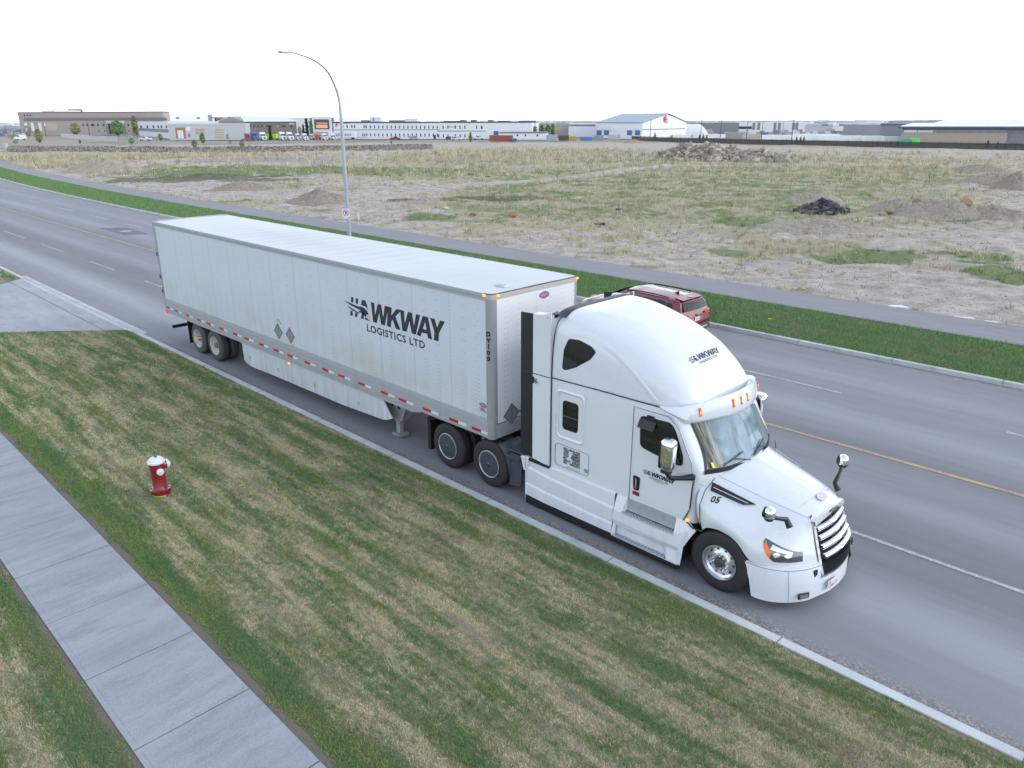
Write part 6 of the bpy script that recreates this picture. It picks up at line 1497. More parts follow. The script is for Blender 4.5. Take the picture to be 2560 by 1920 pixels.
    m = MB(); PB = smat('pale_blue_roof', (.52, .57, .61), .4); Hh = b.h
    m.prism([b.P(-1, Hh, .8), b.P(-1, Hh, -b.d-1), b.P(-1, Hh+2.6, -b.d*.5)], b.u*(b.L+2)); m.build('roof', PB, b.T)
    b3 = Block('gabled_shed', 'grey gabled shed joined to the left side of the dark brown office', (552, 349), (616, 349), 304.0, 25, smat('mid_grey_metal', (.24, .24, .26)))
    m = MB(); m.prism([b3.P(-.5, b3.h, .3), b3.P(b3.L+.3, b3.h, .3), b3.P(b3.L*.45, b3.h+2.3, .3)], b3.n*-25); m.build('gable_roof', smat('mid_grey_metal', (.24, .24, .26)), b3.T)
    # white two-storey block with rows of slot windows
    b = Block('office_warehouse', 'long white two-storey building with two rows of narrow blue windows', (836, 347.5), (1329, 347.5), 305.0, 55, WW, roofm=TRIMD)
    b.rect(*zr(Z2, 1130, 303, 2212, 308), 'belt_line', TRIMD, .08); b.rect(*zr(Z3, 146, 262, 562, 267), 'belt_line', TRIMD, .08)
    up = [zr(Z2, x, 256, x+11, 286) for x in (1214, 1256, 1304, 1332)]+[zr(Z2, x, 258, x+10, 290) for x in (1430, 1450)]+[zr(Z2, 1494+k*42.8, 260+k*.25, 1504+k*42.8, 291+k*.25) for k in range(17)]
    lo = [zr(Z2, x, 342, x+9, 372) for x in (1418, 1437, 1458, 1497, 1540)]+[zr(Z2, 1580+k*43, 343, 1590+k*43, 374+k*.2) for k in range(15)]
    up += [zr(Z3, x, 217, x+9, 245) for x in (192, 233, 296, 336, 377, 477)]+[zr(Z3, 518, 221, 532, 247)]; lo += [zr(Z3, x, 292, x+9, 318) for x in (155, 195, 234, 296, 337, 378)]+[zr(Z3, 478, 302, 490, 318)]
    b.win(up); b.win(lo); blue = smat('blue_door_paint', (.06, .14, .32))
    for r in ((Z2, 1334, 338, 1350, 368), (Z2, 2148, 356, 2170, 402), (Z3, 116, 297, 134, 332), (Z3, 626, 263, 668, 300)): b.rect(*zr(*r), 'door', blue)
    LR = mat('logo_red', (.42, .04, .05), .5, var=0)
    def mark(bl, f, cx, cy, s, txt=True):
        for k in range(4):
            x0, y0 = f(cx-s*.5, cy-s*.35+s*.32*k); u0, z0 = bl.hit(x0, y0); x1, y1 = f(cx+s*.5, cy-s*1.0+s*.32*k+s*.1); u1, z1 = bl.hit(x1, y1); mm = MB()
            w = (u1-u0)*.16; mm.prism([bl.P(u0, z0-w, .12), bl.P(u0, z0, .12), bl.P(u0+(u1-u0)*.45, z1-w*.2, .12), bl.P(u1, z1+w*.1, .12), bl.P(u0+(u1-u0)*.5, z1-w*1.2, .12)], bl.n*.05); mm.build('logo_stripe', LR, bl.T)
        if txt: x, y = f(cx+s*.1, cy+s*1.25); u, z = bl.hit(x, y); mm = MB(); text_on(mm, 'ITS', bl.P(u, z, .14), bl.u, (0, 0, 1), (u1-u0)*.75, off=.04); mm.build('logo_lettering', INK, bl.T)
    mark(b, Z2, 1155, 260, 26, False)
    u, z = b.hit(*Z2(1225, 243)); m = MB(); text_on(m, 'INDUSTRIAL', b.P(u, z, .1), b.u, (0, 0, 1), 1.1); m.build('wall_lettering', TRIMD, b.T)
    u, z = b.hit(*Z3(268, 234)); m = MB(); text_on(m, 'STAPLER', b.P(u, z, .1), b.u, (0, 0, 1), .9); m.build('wall_lettering', TRIMD, b.T)
    for r, mm in (((Z2, 1497, 172, 1600, 222), WW), ((Z2, 1855, 186, 1980, 215), WW), ((Z2, 1525, 182, 1537, 222), SLATE), ((Z3, 340, 168, 382, 186), BRD), ((Z3, 432, 167, 472, 186), BRD), ((Z3, 575, 169, 615, 187), BRD), ((Z3, 200, 178, 330, 186), BRD), ((Z3, 660, 181, 760, 190), BRD), ((Z3, 840, 182, 985, 194), BRD), ((Z3, 985, 181, 1030, 196), WG), ((Z2, 1690, 205, 1850, 218), BRD), ((Z2, 1400, 205, 1500, 218), BRD)):
        x0, y0, x1, y1 = zr(*r); ua, _ = b.hit(x0, y1, -14); ub, zb = b.hit(x1, y0, -14); b.bx(ua, ub, b.h-.3, max(zb, b.h+.5), -14, -20, 'roof_unit', mm)
    # small white office, tan warehouse, white annex with grey band
    b = Block('site_office', 'low white single-storey office with three small windows in front of the long white building', (1249, 349.5), (1366, 349.5), 330.5, 12, WW, roofm=SLATE)
    b.win([zr(Z3, x, 293, x+14, 308) for x in (822, 890, 992)])
    b = Block('warehouse', 'tan warehouse behind the row of green trees', (1330, 343), (1422, 343), 308, 50, smat('tan_metal', (.37, .35, .30)))
    b = Block('warehouse', 'white warehouse with a purple grey band just left of the gabled hall', (1421, 344), (1490, 344), 308.5, 40, WG); b.rect(*zr(Z3, 1266, 208, 1490, 223), 'grey_band', smat('purple_grey_band', (.20, .20, .24)), .1)
    # gabled hall with ITS mark
    b = Block('gabled_hall', 'white hall with a grey-blue pitched roof and a red striped mark on its gable', (1604.6, 348.5), (1714, 343.5), 305.8, 1, WW)
    RG = smat('grey_blue_roof', (.25, .30, .36), .5); A0, B0 = b.P(0, 0), b.P(b.L, 0); Cb = gp(1490, 344); bu = Vector((Cb.x-A0.x, Cb.y-A0.y, 0)); pz = topz(b.P(b.L*.53, 0), 285.9)-ZB; apx = b.L*.53
    m = MB(); m.add([A0, Cb, Cb+Vector((0, 0, b.h)), A0+Vector((0, 0, b.h))], [(0, 1, 2, 3)]); m.build('side_wall', WW, b.T); m = MB(); m.add([B0, B0+bu, B0+bu+Vector((0, 0, b.h)), B0+Vector((0, 0, b.h))], [(0, 1, 2, 3)]); m.build('side_wall', WW, b.T)
    m = MB(); m.prism([b.P(0, b.h-.01, 0), b.P(b.L, b.h-.01, 0), b.P(apx, pz, 0)], b.n*-1.0); m.build('gable', WW, b.T)
    e1, e2, ap = b.P(-.8, b.h-.25, .5), b.P(b.L+.8, b.h-.25, .5), b.P(apx, pz+.25, .5); m = MB(); m.prism([e1, ap, ap+Vector((0, 0, .4)), e1+Vector((0, 0, .4))], bu); m.prism([ap, e2, e2+Vector((0, 0, .4)), ap+Vector((0, 0, .4))], bu); m.build('roof', RG, b.T)
    b.rect(*zr(Z4, 388, 266, 785, 271), 'belt_line', TRIMD, .1); mark(b, Z4, 601, 172, 34); b.win([zr(Z4, 718, 214, 730, 223)], m=WG)
    sb = Block('hall_side', 'low lean-to strip with blue doors along the eave side of the gabled hall', (1490, 344.6), (1603, 349.2), 330, .4, WW)
    for x in (1503, 1566, 1762, 1830): sb.rect(*zr(Z3, x, 257, x+42, 300), 'door', blue, .1, clip=False)
    # far grey and white sheds on the right horizon
    far = [(1717, 1846, 307, SLATE, 'far grey warehouse right of the white tent'), (1846, 2012, 306, WG, 'far white warehouse with dark window band on the right horizon'), (2012, 2080, 310, smat('pale_blue_panel', (.40, .45, .50)), 'small far pale blue warehouse on the right horizon'), (2080, 2198, 310.5, WG, 'far low white warehouse left of the blue canopy')]
    for x0, x1, t, mm, lb in far:
        b = Block('warehouse', lb, (x0, 331), (x1, 331), t, 60, mm)
        if 'dark window' in lb:
            b.rect(*zr(Z4, 1278, 243, 1400, 268), 'dark_doors', DG); 
            for x in (1405, 1450, 1600, 1640, 1770, 1800): b.rect(*zr(Z4, x, 208, x+26, 275), 'grey_panel', SLATE)
        if 'low white' in lb:
            for x in (20, 205, 355, 530): b.rect(*zr(Z5, x, 260, x+70, 282), 'grey_panel', SLATE)
            b.rect(*zr(Z5, 455, 278, 640, 305), 'blue_canopy', smat('bright_blue', (.05, .22, .45)), 2)
    # white dome tent
    A0, B0 = gp(1714, 337), gp(1770, 337); u = B0-A0; n = Vector((-u.y, u.x, 0)).normalized(); 
    if n.dot(CAM-A0) > 0: n = -n
    H = topz(A0, 310)-ZB; m = MB(); L_ = u.length
    m.grid([[A0+u*t+n*(14*(1-math.cos(a)))/1+Vector((0, 0, H*math.sin(a)*(1-max(0, (t-.6)/.4)**2*.75))) for t in np.linspace(0, 1, 9)] for a in np.linspace(0, math.pi, 15)])
    o = m.build('dome_tent', smat('white_fabric', (.60, .62, .64)), smooth=60); tag(o, 'large white dome tent right of the gabled hall', 'tent')
    # right side: slatted tan hall with pale roof, dark neighbour
    b = Block('industrial_hall', 'large hall clad in tan slats under a wide pale blue roof at the right edge', (2251, 359.5), (2517, 362), 318, 70, smat('slate_grey_metal', (.21, .225, .25)))
    mt, nt, bb = nt_new('tan_slats'); p = position(nt); zc = sep(nt, p)[2]; w = math_n(nt, 'FRACT', math_n(nt, 'MULTIPLY', zc, 1.6)); setc(nt, bb, mix(nt, ramp(nt, w, [(0, 0.0), (.2, 1.0)]), (.24, .20, .17), (.40, .335, .285))); bb.inputs['Roughness'].default_value = .8
    b.rect(*zr(Z5, 872, 357, 2022, 476), 'slatted_cladding', mt, .25)
    cl = b.rect(*zr(Z5, 896, 322, 2026, 353), 'clerestory_glazing', smat('green_grey_glass', (.22, .25, .26), .25), .2)
    for x in (903, 1052, 1230, 1470, 1735, 1925, 2020): b.rect(*zr(Z5, x, 322, x+6, 353), 'mullion', SLATE, .3, cl)
    b.rect(*zr(Z5, 907, 326, 1050, 352), 'lit_pane', WW, .28, cl); b.rect(*zr(Z5, 1060, 330, 1225, 352), 'lit_pane', WG, .28, cl)
    PBR = smat('pale_ribbed_roof', (.56, .61, .66), .4); hz = b.h
    z2 = 3.2; m = MB()
    m.prism([b.P(-.9, hz+.1, 1.2), b.P(b.L+60, hz+.1, 1.2), b.P(b.L+60, hz+2.3, -30), b.P(b.L*.44, hz+2.3, -30), b.P(b.L*.30, hz+1.1, -20), b.P(b.L*.09, hz+1.1, -20)], Vector((0, 0, .35))); m.build('roof', PBR, b.T)
    m = MB(); m.obox(b.P(b.L*.5+29, hz-.15, 1.35), b.u*(b.L*.5+30.5), b.n*.2, (0, 0, .28)); m.build('eave_fascia', smat('indigo_fascia', (.06, .06, .16)), b.T)
    b.bx(b.L, b.L+60, 0, hz, -.5, -60, 'wing_wall', smat('slate_grey_metal', (.21, .225, .25)))
    b = Block('industrial_hall', 'plain dark grey hall behind the white wrapped stacks', (2197, 347), (2300, 347), 312, 60, smat('slate_grey_metal', (.21, .225, .25)))
    m = MB(); m.prism([b.P(-.6, b.h, .5), b.P(b.L+20, b.h, .5), b.P(b.L+20, b.h+1.5, -20), b.P(b.L*.75, b.h+1.2, -20)], (0, 0, .4)); m.build('roof', smat('indigo_roof', (.10, .10, .15)), b.T)
build_far()

# ---------------------------------------------------------------- yard vehicles
def prof_vehicle(name, label, cat, P, rz, col, kind, s=1.0, group=None, rough=.4):
    T = empty(name, tuple(P), label, cat, group, rz=rz)
    bm_ = mat('vehicle_'+kind+'_%02x%02x%02x' % tuple(int(c*255) for c in col), col, rough, var=.04)
    bd = {'cab': ([(0,.7),(0,3.75),(.9,3.9),(2.0,3.5),(2.6,2.95),(3.05,2.15),(4.3,1.85),(4.75,1.5),(4.85,.45),(3.9,.45),(3.3,.7)], 2.4, [(2.62,2.86),(2.66,2.92),(3.06,2.20),(3.0,2.12)], [.9-4.5, 4.0-0.0]),
          'pickup': ([(-2.9,.5),(-2.9,1.2),(-.9,1.22),(-.75,1.85),(.75,1.88),(1.45,1.3),(2.8,1.15),(2.95,.5)], 1.95, None, [-1.8, 1.9]),
          'van': ([(-2.9,.45),(-2.9,2.65),(1.2,2.7),(2.1,1.75),(2.85,1.45),(2.95,.45)], 2.0, None, [-1.8, 1.9]),
          'car': ([(-2.2,.4),(-2.25,1.0),(-1.9,1.6),(.4,1.65),(1.1,1.1),(2.1,.95),(2.25,.4)], 1.85, None, [-1.35, 1.4])}[kind]
    poly, w, _, wx = bd; m = MB(); m.prism([(x*s, -w/2*s, z*s) for x, z in poly], (0, w*s, 0)); m.build('body', bm_, T, bevel=.12*s, local=False)
    g = MB(); a = w/2*s+.012
    if kind == 'cab':
        g.obox((2.86*s, 0, 2.55*s), (.03, 0, .015), (0, w*.43*s, 0), (-.20*s, 0, .36*s)); 
        for y in (-a, a): g.box(1.6*s, 2.5*s, y-.01, y+.01, 2.1*s, 2.8*s)
        m = MB(); m.box(4.80*s, 4.9*s, -.5*s, .5*s, .85*s, 1.65*s); m.build('grille', mat('dark_grille', (.08, .085, .09), .4, var=0), T, local=False)
        m = MB(); m.box(-4.6*s, .2*s, -.45*s, .45*s, .7*s, .95*s); m.build('chassis', FRAMEB, T, local=False)
        wl = [(4.0*s, 1), (-2.9*s, 0), (-4.1*s, 0)]; r = .52*s
    else:
        sx = {'pickup': [(-.65,.0),(.05,.75)], 'van': [(1.0,1.9)], 'car': [(-1.8,-.9),(-.8,.3)]}[kind]; zt, zb_ = {'pickup': (1.75,1.32), 'van': (2.35,1.75), 'car': (1.5,1.1)}[kind]
        for x0, x1 in sx:
            for y in (-a, a): g.box(x0*s, x1*s, y-.01, y+.01, zb_*s, zt*s)
        xf = {'pickup': (1.12, 1.62), 'van': (1.68, 2.26), 'car': (.78, 1.40)}[kind]; g.obox((xf[0]*s, 0, xf[1]*s), (.03, 0, .02), (0, w*.42*s, 0), (-.30*s, 0, .24*s if kind != 'van' else .33*s)); wl = [(x*s, 1) for x in wx]; r = .38*s
    g.build('window', mat('vehicle_glass', (.03, .04, .05), .1, var=0), T, local=False)
    for x, _ in wl:
        for y in (-w/2*s, w/2*s-.25*s): m = MB(); m.lathe([(0, 0), (r*.55, 0), (r, .02), (r, .25*s)], (x, y, r), 'y', 16, capb=True); m.build('wheel', TYRE, T, local=False)
    return T
vw = (.60, .62, .64)
def yard():
    G1 = 'truck cabs parked in a row in the yard'
    rows = [((235, 418), .85, (.28, .03, .04), 'red truck cab at the left end of the parked row'), ((300, 416), 1.0, (.03, .10, .33), 'blue truck cab next to the red one in the parked row'),
            ((390, 414), .95, vw, 'white truck cab between the blue cab and the lime green box'), ((590, 414), .98, vw, 'white truck cab just right of the lime green box'), ((665, 414), .96, vw, 'second white truck cab right of the lime green box'),
            ((748, 412), .78, (.5, .52, .54), 'third truck cab right of the lime green box, with a dark windscreen'), ((820, 412), .78, vw, 'white truck cab left of the grey cab near the middle of the row'), ((890, 408), .70, (.42, .44, .46), 'light grey truck cab left of the orange truck'),
            ((950, 410), .76, (.45, .14, .05), 'orange truck cab in the parked row'), ((1020, 411), .78, vw, 'white truck cab right of the orange one'), ((1112, 411), .72, (.5, .54, .56), 'pale truck cab in front of the lettered trailer')]
    for (x, y), s, c, lb in rows:
        P = gp(*Z2(x, y)); prof_vehicle('parked_truck', lb, 'truck', P, R(-12), c, 'cab', s*1.02, G1)
    P = gp(*Z2(478, 406)); T = empty('box_container', tuple(P), 'lime green box container between white truck cabs', 'container', rz=R(35)); m = MB(); m.box(-3.6, 3.6, -1.2, 1.2, .3, 2.7)
    for k in range(18): m.box(-3.5+k*.4, -3.4+k*.4, -1.25, -1.2, .4, 2.6)
    m.build('body', smat('lime_green', (.36, .60, .03)), T, local=False)
    P = gp(*Z2(1215, 403)); T = empty('box_trailer', tuple(P), 'white box trailer with blue NISHAN lettering in the yard', 'trailer', rz=R(40)); m = MB(); m.box(-6.8, 6.8, -1.2, 1.2, .9, 3.45); m.build('body', WW, T, local=False, bevel=.05)
    m = MB(); text_on(m, 'NISHAN', (.4, -1.22, 1.55), (1, 0, 0), (0, 0, 1), 1.9, off=.04, xs=1.25); m.build('lettering', smat('cyan_lettering', (.03, .22, .40)), T, local=False)
    for x in (-4.8, -3.6, 5.2): m = MB(); m.lathe([(0, 0), (.5, 0), (.5, 2.2)], (x, -1.15, .5), 'y', 14); m.build('wheel', TYRE, T, local=False)
    V = [('pickup', (1258, 353), Z1, R(222), vw, 'white crew cab pickup on the gravel behind the rocks', 1.0), ('van', (178, 346), Z1, R(-75), vw, 'white delivery van parked at the far left', .9), ('pickup', (1700, 335), Z1, R(20), (.10, .20, .36), 'blue pickup in front of the workshop doors', .9),
         ('pickup', (1845, 333), Z1, R(20), vw, 'white pickup by the workshop doors', .75), ('pickup', (1755, 408), Z2, R(35), (.20, .03, .04), 'dark red pickup below the slot windows', .85), ('van', (1943, 408), Z2, R(30), (.33, .35, .38), 'silver van with dark rear below the slot windows', .72),
         ('car', (310, 344), Z3, R(35), vw, 'white car parked below the white building', 1.1), ('pickup', (497, 338), Z3, R(30), vw, 'white pickup beside the small tree', 1.0), ('car', (255, 338), Z3, R(40), (.06, .09, .18), 'dark blue car behind the white car', .9)]
    for k, p, f, rz, c, lb, s in V: prof_vehicle('parked_'+k, lb, {'pickup': 'pickup truck', 'van': 'van', 'car': 'car'}[k], gp(*f(*p)), rz, c, k, s, 'vehicles parked around the far buildings')
    # containers and stacked stock
    def boxo(name, label, cat, f, x0, y0, x1, y1, c, dep=2.4, group=None, ribs=True, mm=None):
        a = gp(*f(x0, y1)); b_ = gp(*f(x1, y1)); u = (b_-a); L = u.length; u.normalize(); n = Vector((u.y, -u.x, 0)); n = -n if n.dot(CAM-a) < 0 else n
        h = topz(a, f(x0, y0)[1])-ZB; T = empty(name, tuple(a), label, cat, group); m = MB(); m.obox(a+u*L/2-n*dep/2+Vector((0, 0, h/2)), u*L/2, n*dep/2, (0, 0, h/2)); M_ = mm or smat('stock_%02x%02x%02x' % tuple(int(q*255) for q in c), c, .6, .15)
        if ribs:
            for k in range(int(L/.5)): m.obox(a+u*(.2+k*.5)+n*.03+Vector((0, 0, h/2)), u*.08, n*.03, (0, 0, h*.46))
        m.build('body', M_, T, bevel=.05); return T, a, u, n, L, h
    boxo('shipping_container', 'rust red shipping container in front of the low white office', 'container', Z3, 590, 300, 788, 352, (.30, .085, .06), group='containers in the far yard')
    boxo('shipping_container', 'grey lidded container beside the workshop door', 'container', Z1, 1985, 280, 2090, 340, (.30, .31, .33), group='containers in the far yard')
    boxo('shipping_container', 'pale blue container right of the low white office', 'container', Z3, 1075, 296, 1165, 348, (.34, .40, .44), group='containers in the far yard')
    boxo('shipping_container', 'green container on a raised rack', 'container', Z3, 1225, 266, 1308, 306, (.10, .24, .17), group='containers in the far yard')
    boxo('shipping_container', 'brown stacked pipe rack left of the blue doors', 'rack', Z3, 1310, 276, 1490, 304, (.30, .22, .14), group='containers in the far yard')
    boxo('shipping_container', 'grey container at the foot of the gabled hall', 'container', Z3, 1480, 300, 1560, 342, (.27, .30, .34), group='containers in the far yard')
    boxo('shipping_container', 'white container left of the dirt heap', 'container', Z3, 1602, 292, 1705, 338, (.42, .44, .46), group='containers in the far yard')
    boxo('shipping_container', 'long brick red container behind the dark fence', 'container', Z4, 528, 302, 672, 345, (.26, .12, .10), group='containers in the far yard')
    boxo('bin', 'yellow machine skip in the far yard', 'skip', Z3, 1268, 308, 1330, 340, (.50, .36, .05)); boxo('bin', 'blue tarpaulined load in the far yard', 'load', Z3, 1362, 314, 1470, 344, (.08, .22, .46))
    boxo('bin', 'dark timber rack under the green container', 'rack', Z3, 1180, 300, 1265, 345, (.10, .09, .08)); boxo('bin', 'small blue bin beside the red container', 'bin', Z3, 780, 328, 820, 353, (.04, .14, .34))
    wr = smat('white_wrap', (.74, .77, .80), .4)
    for i, (x0, y0, x1, y1, f, lb) in enumerate(((672, 320, 838, 352, Z4, 'short wrapped stack nearest the gabled hall'), (862, 316, 1156, 352, Z4, 'long wrapped stack left of the steel bundle'), (1498, 324, 1782, 368, Z4, 'wrapped stack between two tall poles'), (1784, 314, 2212, 374, Z4, 'biggest wrapped stack near the middle right'), (0, 388, 470, 446, Z5, 'wrapped stack behind the red hydrant post'), (474, 390, 684, 448, Z5, 'wrapped stack left of the tan hall'), (688, 398, 868, 450, Z5, 'lowest wrapped stack against the tan hall'))):
        T, a, u, n, L, h = boxo('wrapped_stack', 'white plastic wrapped lumber, '+lb, 'lumber stack', f, x0, y0, x1, y1, vw, 4, 'white wrapped lumber stacks behind the fence', False, wr)
        m = MB(); k = 1.2
        while k < L: m.obox(a+u*k+n*.03+Vector((0, 0, h*.5)), u*.03, n*.02, (0, 0, h*.48)); k += 2.4
        m.build('wrap_seam', WG, T)
    boxo('steel_bundle', 'bundle of upright grey steel sections behind the fence', 'steel stack', Z4, 1160, 300, 1315, 348, (.33, .33, .33), 4)
    boxo('bin', 'teal skip at the foot of the tan hall', 'skip', Z5, 876, 424, 965, 484, (.04, .36, .32)); boxo('bin', 'bright green skip at the foot of the tan hall', 'skip', Z5, 990, 415, 1076, 484, (.12, .62, .12))
    boxo('machine', 'yellow loader among the far stock', 'machine', Z4, 1915, 248, 1948, 275, (.55, .36, .05), ribs=False); boxo('machine', 'tan stacked crates right of the yellow loader', 'crates', Z4, 2085, 268, 2165, 300, (.42, .32, .20))
    boxo('utility_box', 'pale grey utility cabinet at the far left by the rocks', 'utility box', Z1, 2, 374, 50, 424, (.36, .41, .40), 1.5, ribs=False)
    # more low stock between the wrapped stacks and the far warehouses
    for i in range(26):
        x = 1725+i*17+random.uniform(-5, 5); d = random.uniform(333, 337); w = random.uniform(8, 16); t = d-random.uniform(5, 11)
        c = random.choice([(.5, .52, .55), (.24, .22, .21), (.4, .35, .28), (.3, .32, .36), (.55, .56, .58), (.16, .17, .2)])
        boxo('stock_pile', 'low far-off pile of building stock, number %s from the tent along the horizon yard' % ['one','two','three','four','five','six','seven','eight','nine','ten','eleven','twelve','thirteen','fourteen','fifteen','sixteen','seventeen','eighteen','nineteen','twenty','twenty-one','twenty-two','twenty-three','twenty-four','twenty-five','twenty-six'][i], 'stock pile', lambda a, b: (a, b), x, t, x+w, d, c, 3, 'low piles of stock in the horizon yard', False)
    for i in range(12):
        x = -8+i*5.6; d = random.uniform(333, 341); cn, c = [('silver', (.45, .47, .5)), ('navy blue', (.12, .16, .3)), ('brick red', (.3, .08, .07)), ('pale grey', (.4, .41, .42)), ('charcoal', (.2, .2, .22))][i % 5]; od = ['first', 'second', 'third', 'fourth', 'fifth', 'sixth', 'seventh', 'eighth', 'ninth', 'tenth', 'eleventh', 'twelfth'][i]
        boxo('parked_vehicle', cn+' far parked vehicle, '+od+' from the left edge in the crowded lot', 'vehicle', lambda a, b: (a, b), x, d-random.uniform(5, 12), x+random.uniform(5, 9), d, c, 3, 'vehicles in the lot at the left edge', False)
yard()

# ---------------------------------------------------------------- fences, poles
def fence(name, label, pts, htop, post_step, m_panel, m_post, pw=.05, zb=ZB):
    P = [G(x, y, zb) for x, y in pts]; a = P[0]; T = empty(name, tuple(a), label, 'fence')
    for i in range(len(P)-1):
        a, b = P[i], P[i+1]; u = b-a; L = u.length; u.normalize(); n = Vector((u.y, -u.x, 0)); h = htop
        m = MB(); m.obox((a+b)/2+Vector((0, 0, h*.48)), u*L/2, n*.01, (0, 0, h*.46)); m.build('mesh_panel', m_panel, T)
        m = MB(); m.obox((a+b)/2+Vector((0, 0, h)), u*L/2, n*.03, (0, 0, .03)); m.build('top_rail', m_post, T)
        k = 0
        while k < L: q = a+u*k-n*.05; m = MB(); m.box(q.x-pw, q.x+pw, q.y-pw, q.y+pw, zb, zb+h+.1); m.build('post', m_post, T); k += post_step
def alpha_mat(name, col, a):
    m, nt, b = nt_new(name); setc(nt, b, col); b.inputs['Alpha'].default_value = a; b.inputs['Roughness'].default_value = .8; return m
fence('chain_link_fence', 'long black screened chain link fence along the far side of the field', [(1579, 351), (1700, 357), (1905, 362), (2120, 367), (2350, 372), (2620, 377)], 1.95, 4.0, alpha_mat('black_fence_screen', (.06, .055, .055), .72), BLACKP)
fence('picket_fence', 'white steel picket fence in front of the taupe office', [(153, 343), (225, 350), (296, 354.5)], 2.0, 1.2, alpha_mat('white_fence_screen', (.42, .45, .50), .2), smat('white_steel', (.5, .52, .55)))
fence('chain_link_fence', 'pale chain link fence between the pickets and the grey workshop', [(300, 349), (400, 350.5)], 2.0, 2.5, alpha_mat('pale_fence_screen', (.38, .42, .46), .25), smat('white_steel', (.5, .52, .55)))
DP = smat('dark_pole', (.05, .04, .05))
for i, (f, x, y0, y1, lb) in enumerate(((Z4, 460, 182, 372, 'in front of the gabled hall'), (Z4, 925, 186, 372, 'right of the white tent'), (Z4, 1105, 182, 375, 'above the left end of the steel bundle'), (Z4, 1347, 205, 378, 'over the steel bundle end'), (Z4, 1484, 190, 395, 'left of the third wrapped stack'), (Z4, 1678, 206, 360, 'behind the wrapped stack between two others'), (Z4, 1762, 184, 400, 'between the third and fourth wrapped stacks'), (Z5, 335, 255, 380, 'before the blue canopy'), (Z1, 600, 175, 290, 'left of the office trees'), (Z1, 778, 165, 320, 'before the office windows'), (Z1, 400, 190, 320, 'by the tan door of the office'))):
    P = gp(*f(x, y1)); P2 = (P.x+.0, P.y, 0); h = topz(P, f(x, y0)[1]); m = MB(); m.tube([(P.x, P.y, ZB), (P.x, P.y, (h+ZB)/2), (P.x, P.y, h)], [.16, .12, .07], 6); m.box(P.x-.35, P.x+.35, P.y-.35, P.y+.35, h-.12, h)
    o = m.build('light_pole', DP); tag(o, 'slim dark light pole '+lb, 'light pole', 'light poles around the far yards')

# ---------------------------------------------------------------- trees and shrubs
def leaf_mat(name, c0, c1):
    m, nt, b = nt_new(name); at = nt.nodes.new('ShaderNodeAttribute'); at.attribute_name = 'tone'; setc(nt, b, mix(nt, sep(nt, at.outputs['Color'])[0], c0, c1)); b.inputs['Roughness'].default_value = .8; return m
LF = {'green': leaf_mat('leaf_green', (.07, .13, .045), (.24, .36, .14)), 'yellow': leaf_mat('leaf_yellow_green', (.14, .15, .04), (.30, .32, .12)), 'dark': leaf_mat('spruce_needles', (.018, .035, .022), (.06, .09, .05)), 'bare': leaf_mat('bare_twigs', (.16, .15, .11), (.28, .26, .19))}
def tree(px, pb, pt, w_px, kind, label, shape='round', n=560, z=ZB, group='trees and shrubs before the far buildings'):
    P = G(px, pb, z); H = topz(P, pt)-z; dd = (P-CAM).dot(cf); W_ = w_px/2*dd/FPX; T = empty('spruce' if kind == 'dark' else 'tree', tuple(P), label, 'tree', group)
    m = MB(); m.tube([P, P+Vector((.05, 0, H*.5)), P+Vector((0, 0, H*.92))], [H*.025, H*.018, .02], 6)
    for k in range(6): a = random.uniform(0, 6.28); h0 = H*random.uniform(.25, .6); m.tube([P+Vector((0, 0, h0)), P+Vector((W_*.6*math.cos(a), W_*.6*math.sin(a), h0+H*.2))], [H*.01, .015], 4)
    m.build('trunk', smat('bark', (.14, .11, .085)), T)
    t = RNG.uniform(0, 1, n); a = RNG.uniform(0, 6.28, n)
    if shape == 'cone': rad = (1-t)*W_*(.85+.3*RNG.uniform(0, 1, n)); zz = (.06+.94*t)*H; rad *= .65+.35*np.sin(t*42)
    elif shape == 'tall': rad = W_*np.sin(np.pi*np.clip(t*.95+.04, 0, 1))**.6*RNG.uniform(.3, 1, n); zz = (.08+.92*t)*H
    else:
        rad = W_*np.sin(np.pi*np.clip(t, .03, .97))**.55*RNG.uniform(.2, 1.05, n)**.6; zz = (.18+.82*t)*H; rad *= .75+.35*vnoise(a*1.6, t*5, 3+int(px))
    x = P.x+rad*np.cos(a); y = P.y+rad*np.sin(a); zz = z+zz; s = H*.045 if kind != 'bare' else H*.03
    o = RNG.normal(0, s, (n, 3, 3)); V = (np.stack([x, y, zz], 1)[:, None]+o).reshape(-1, 3)-np.array(P)
    cr_ = np_mesh('crown', V, np.arange(3*n).reshape(-1, 3), LF[kind], attr={'tone': np.repeat(np.stack([np.clip(RNG.uniform(0, .7, n)+.3*(rad/(W_+.01)), 0, 1)]*3, 1), 3, 0)}); cr_.parent = T
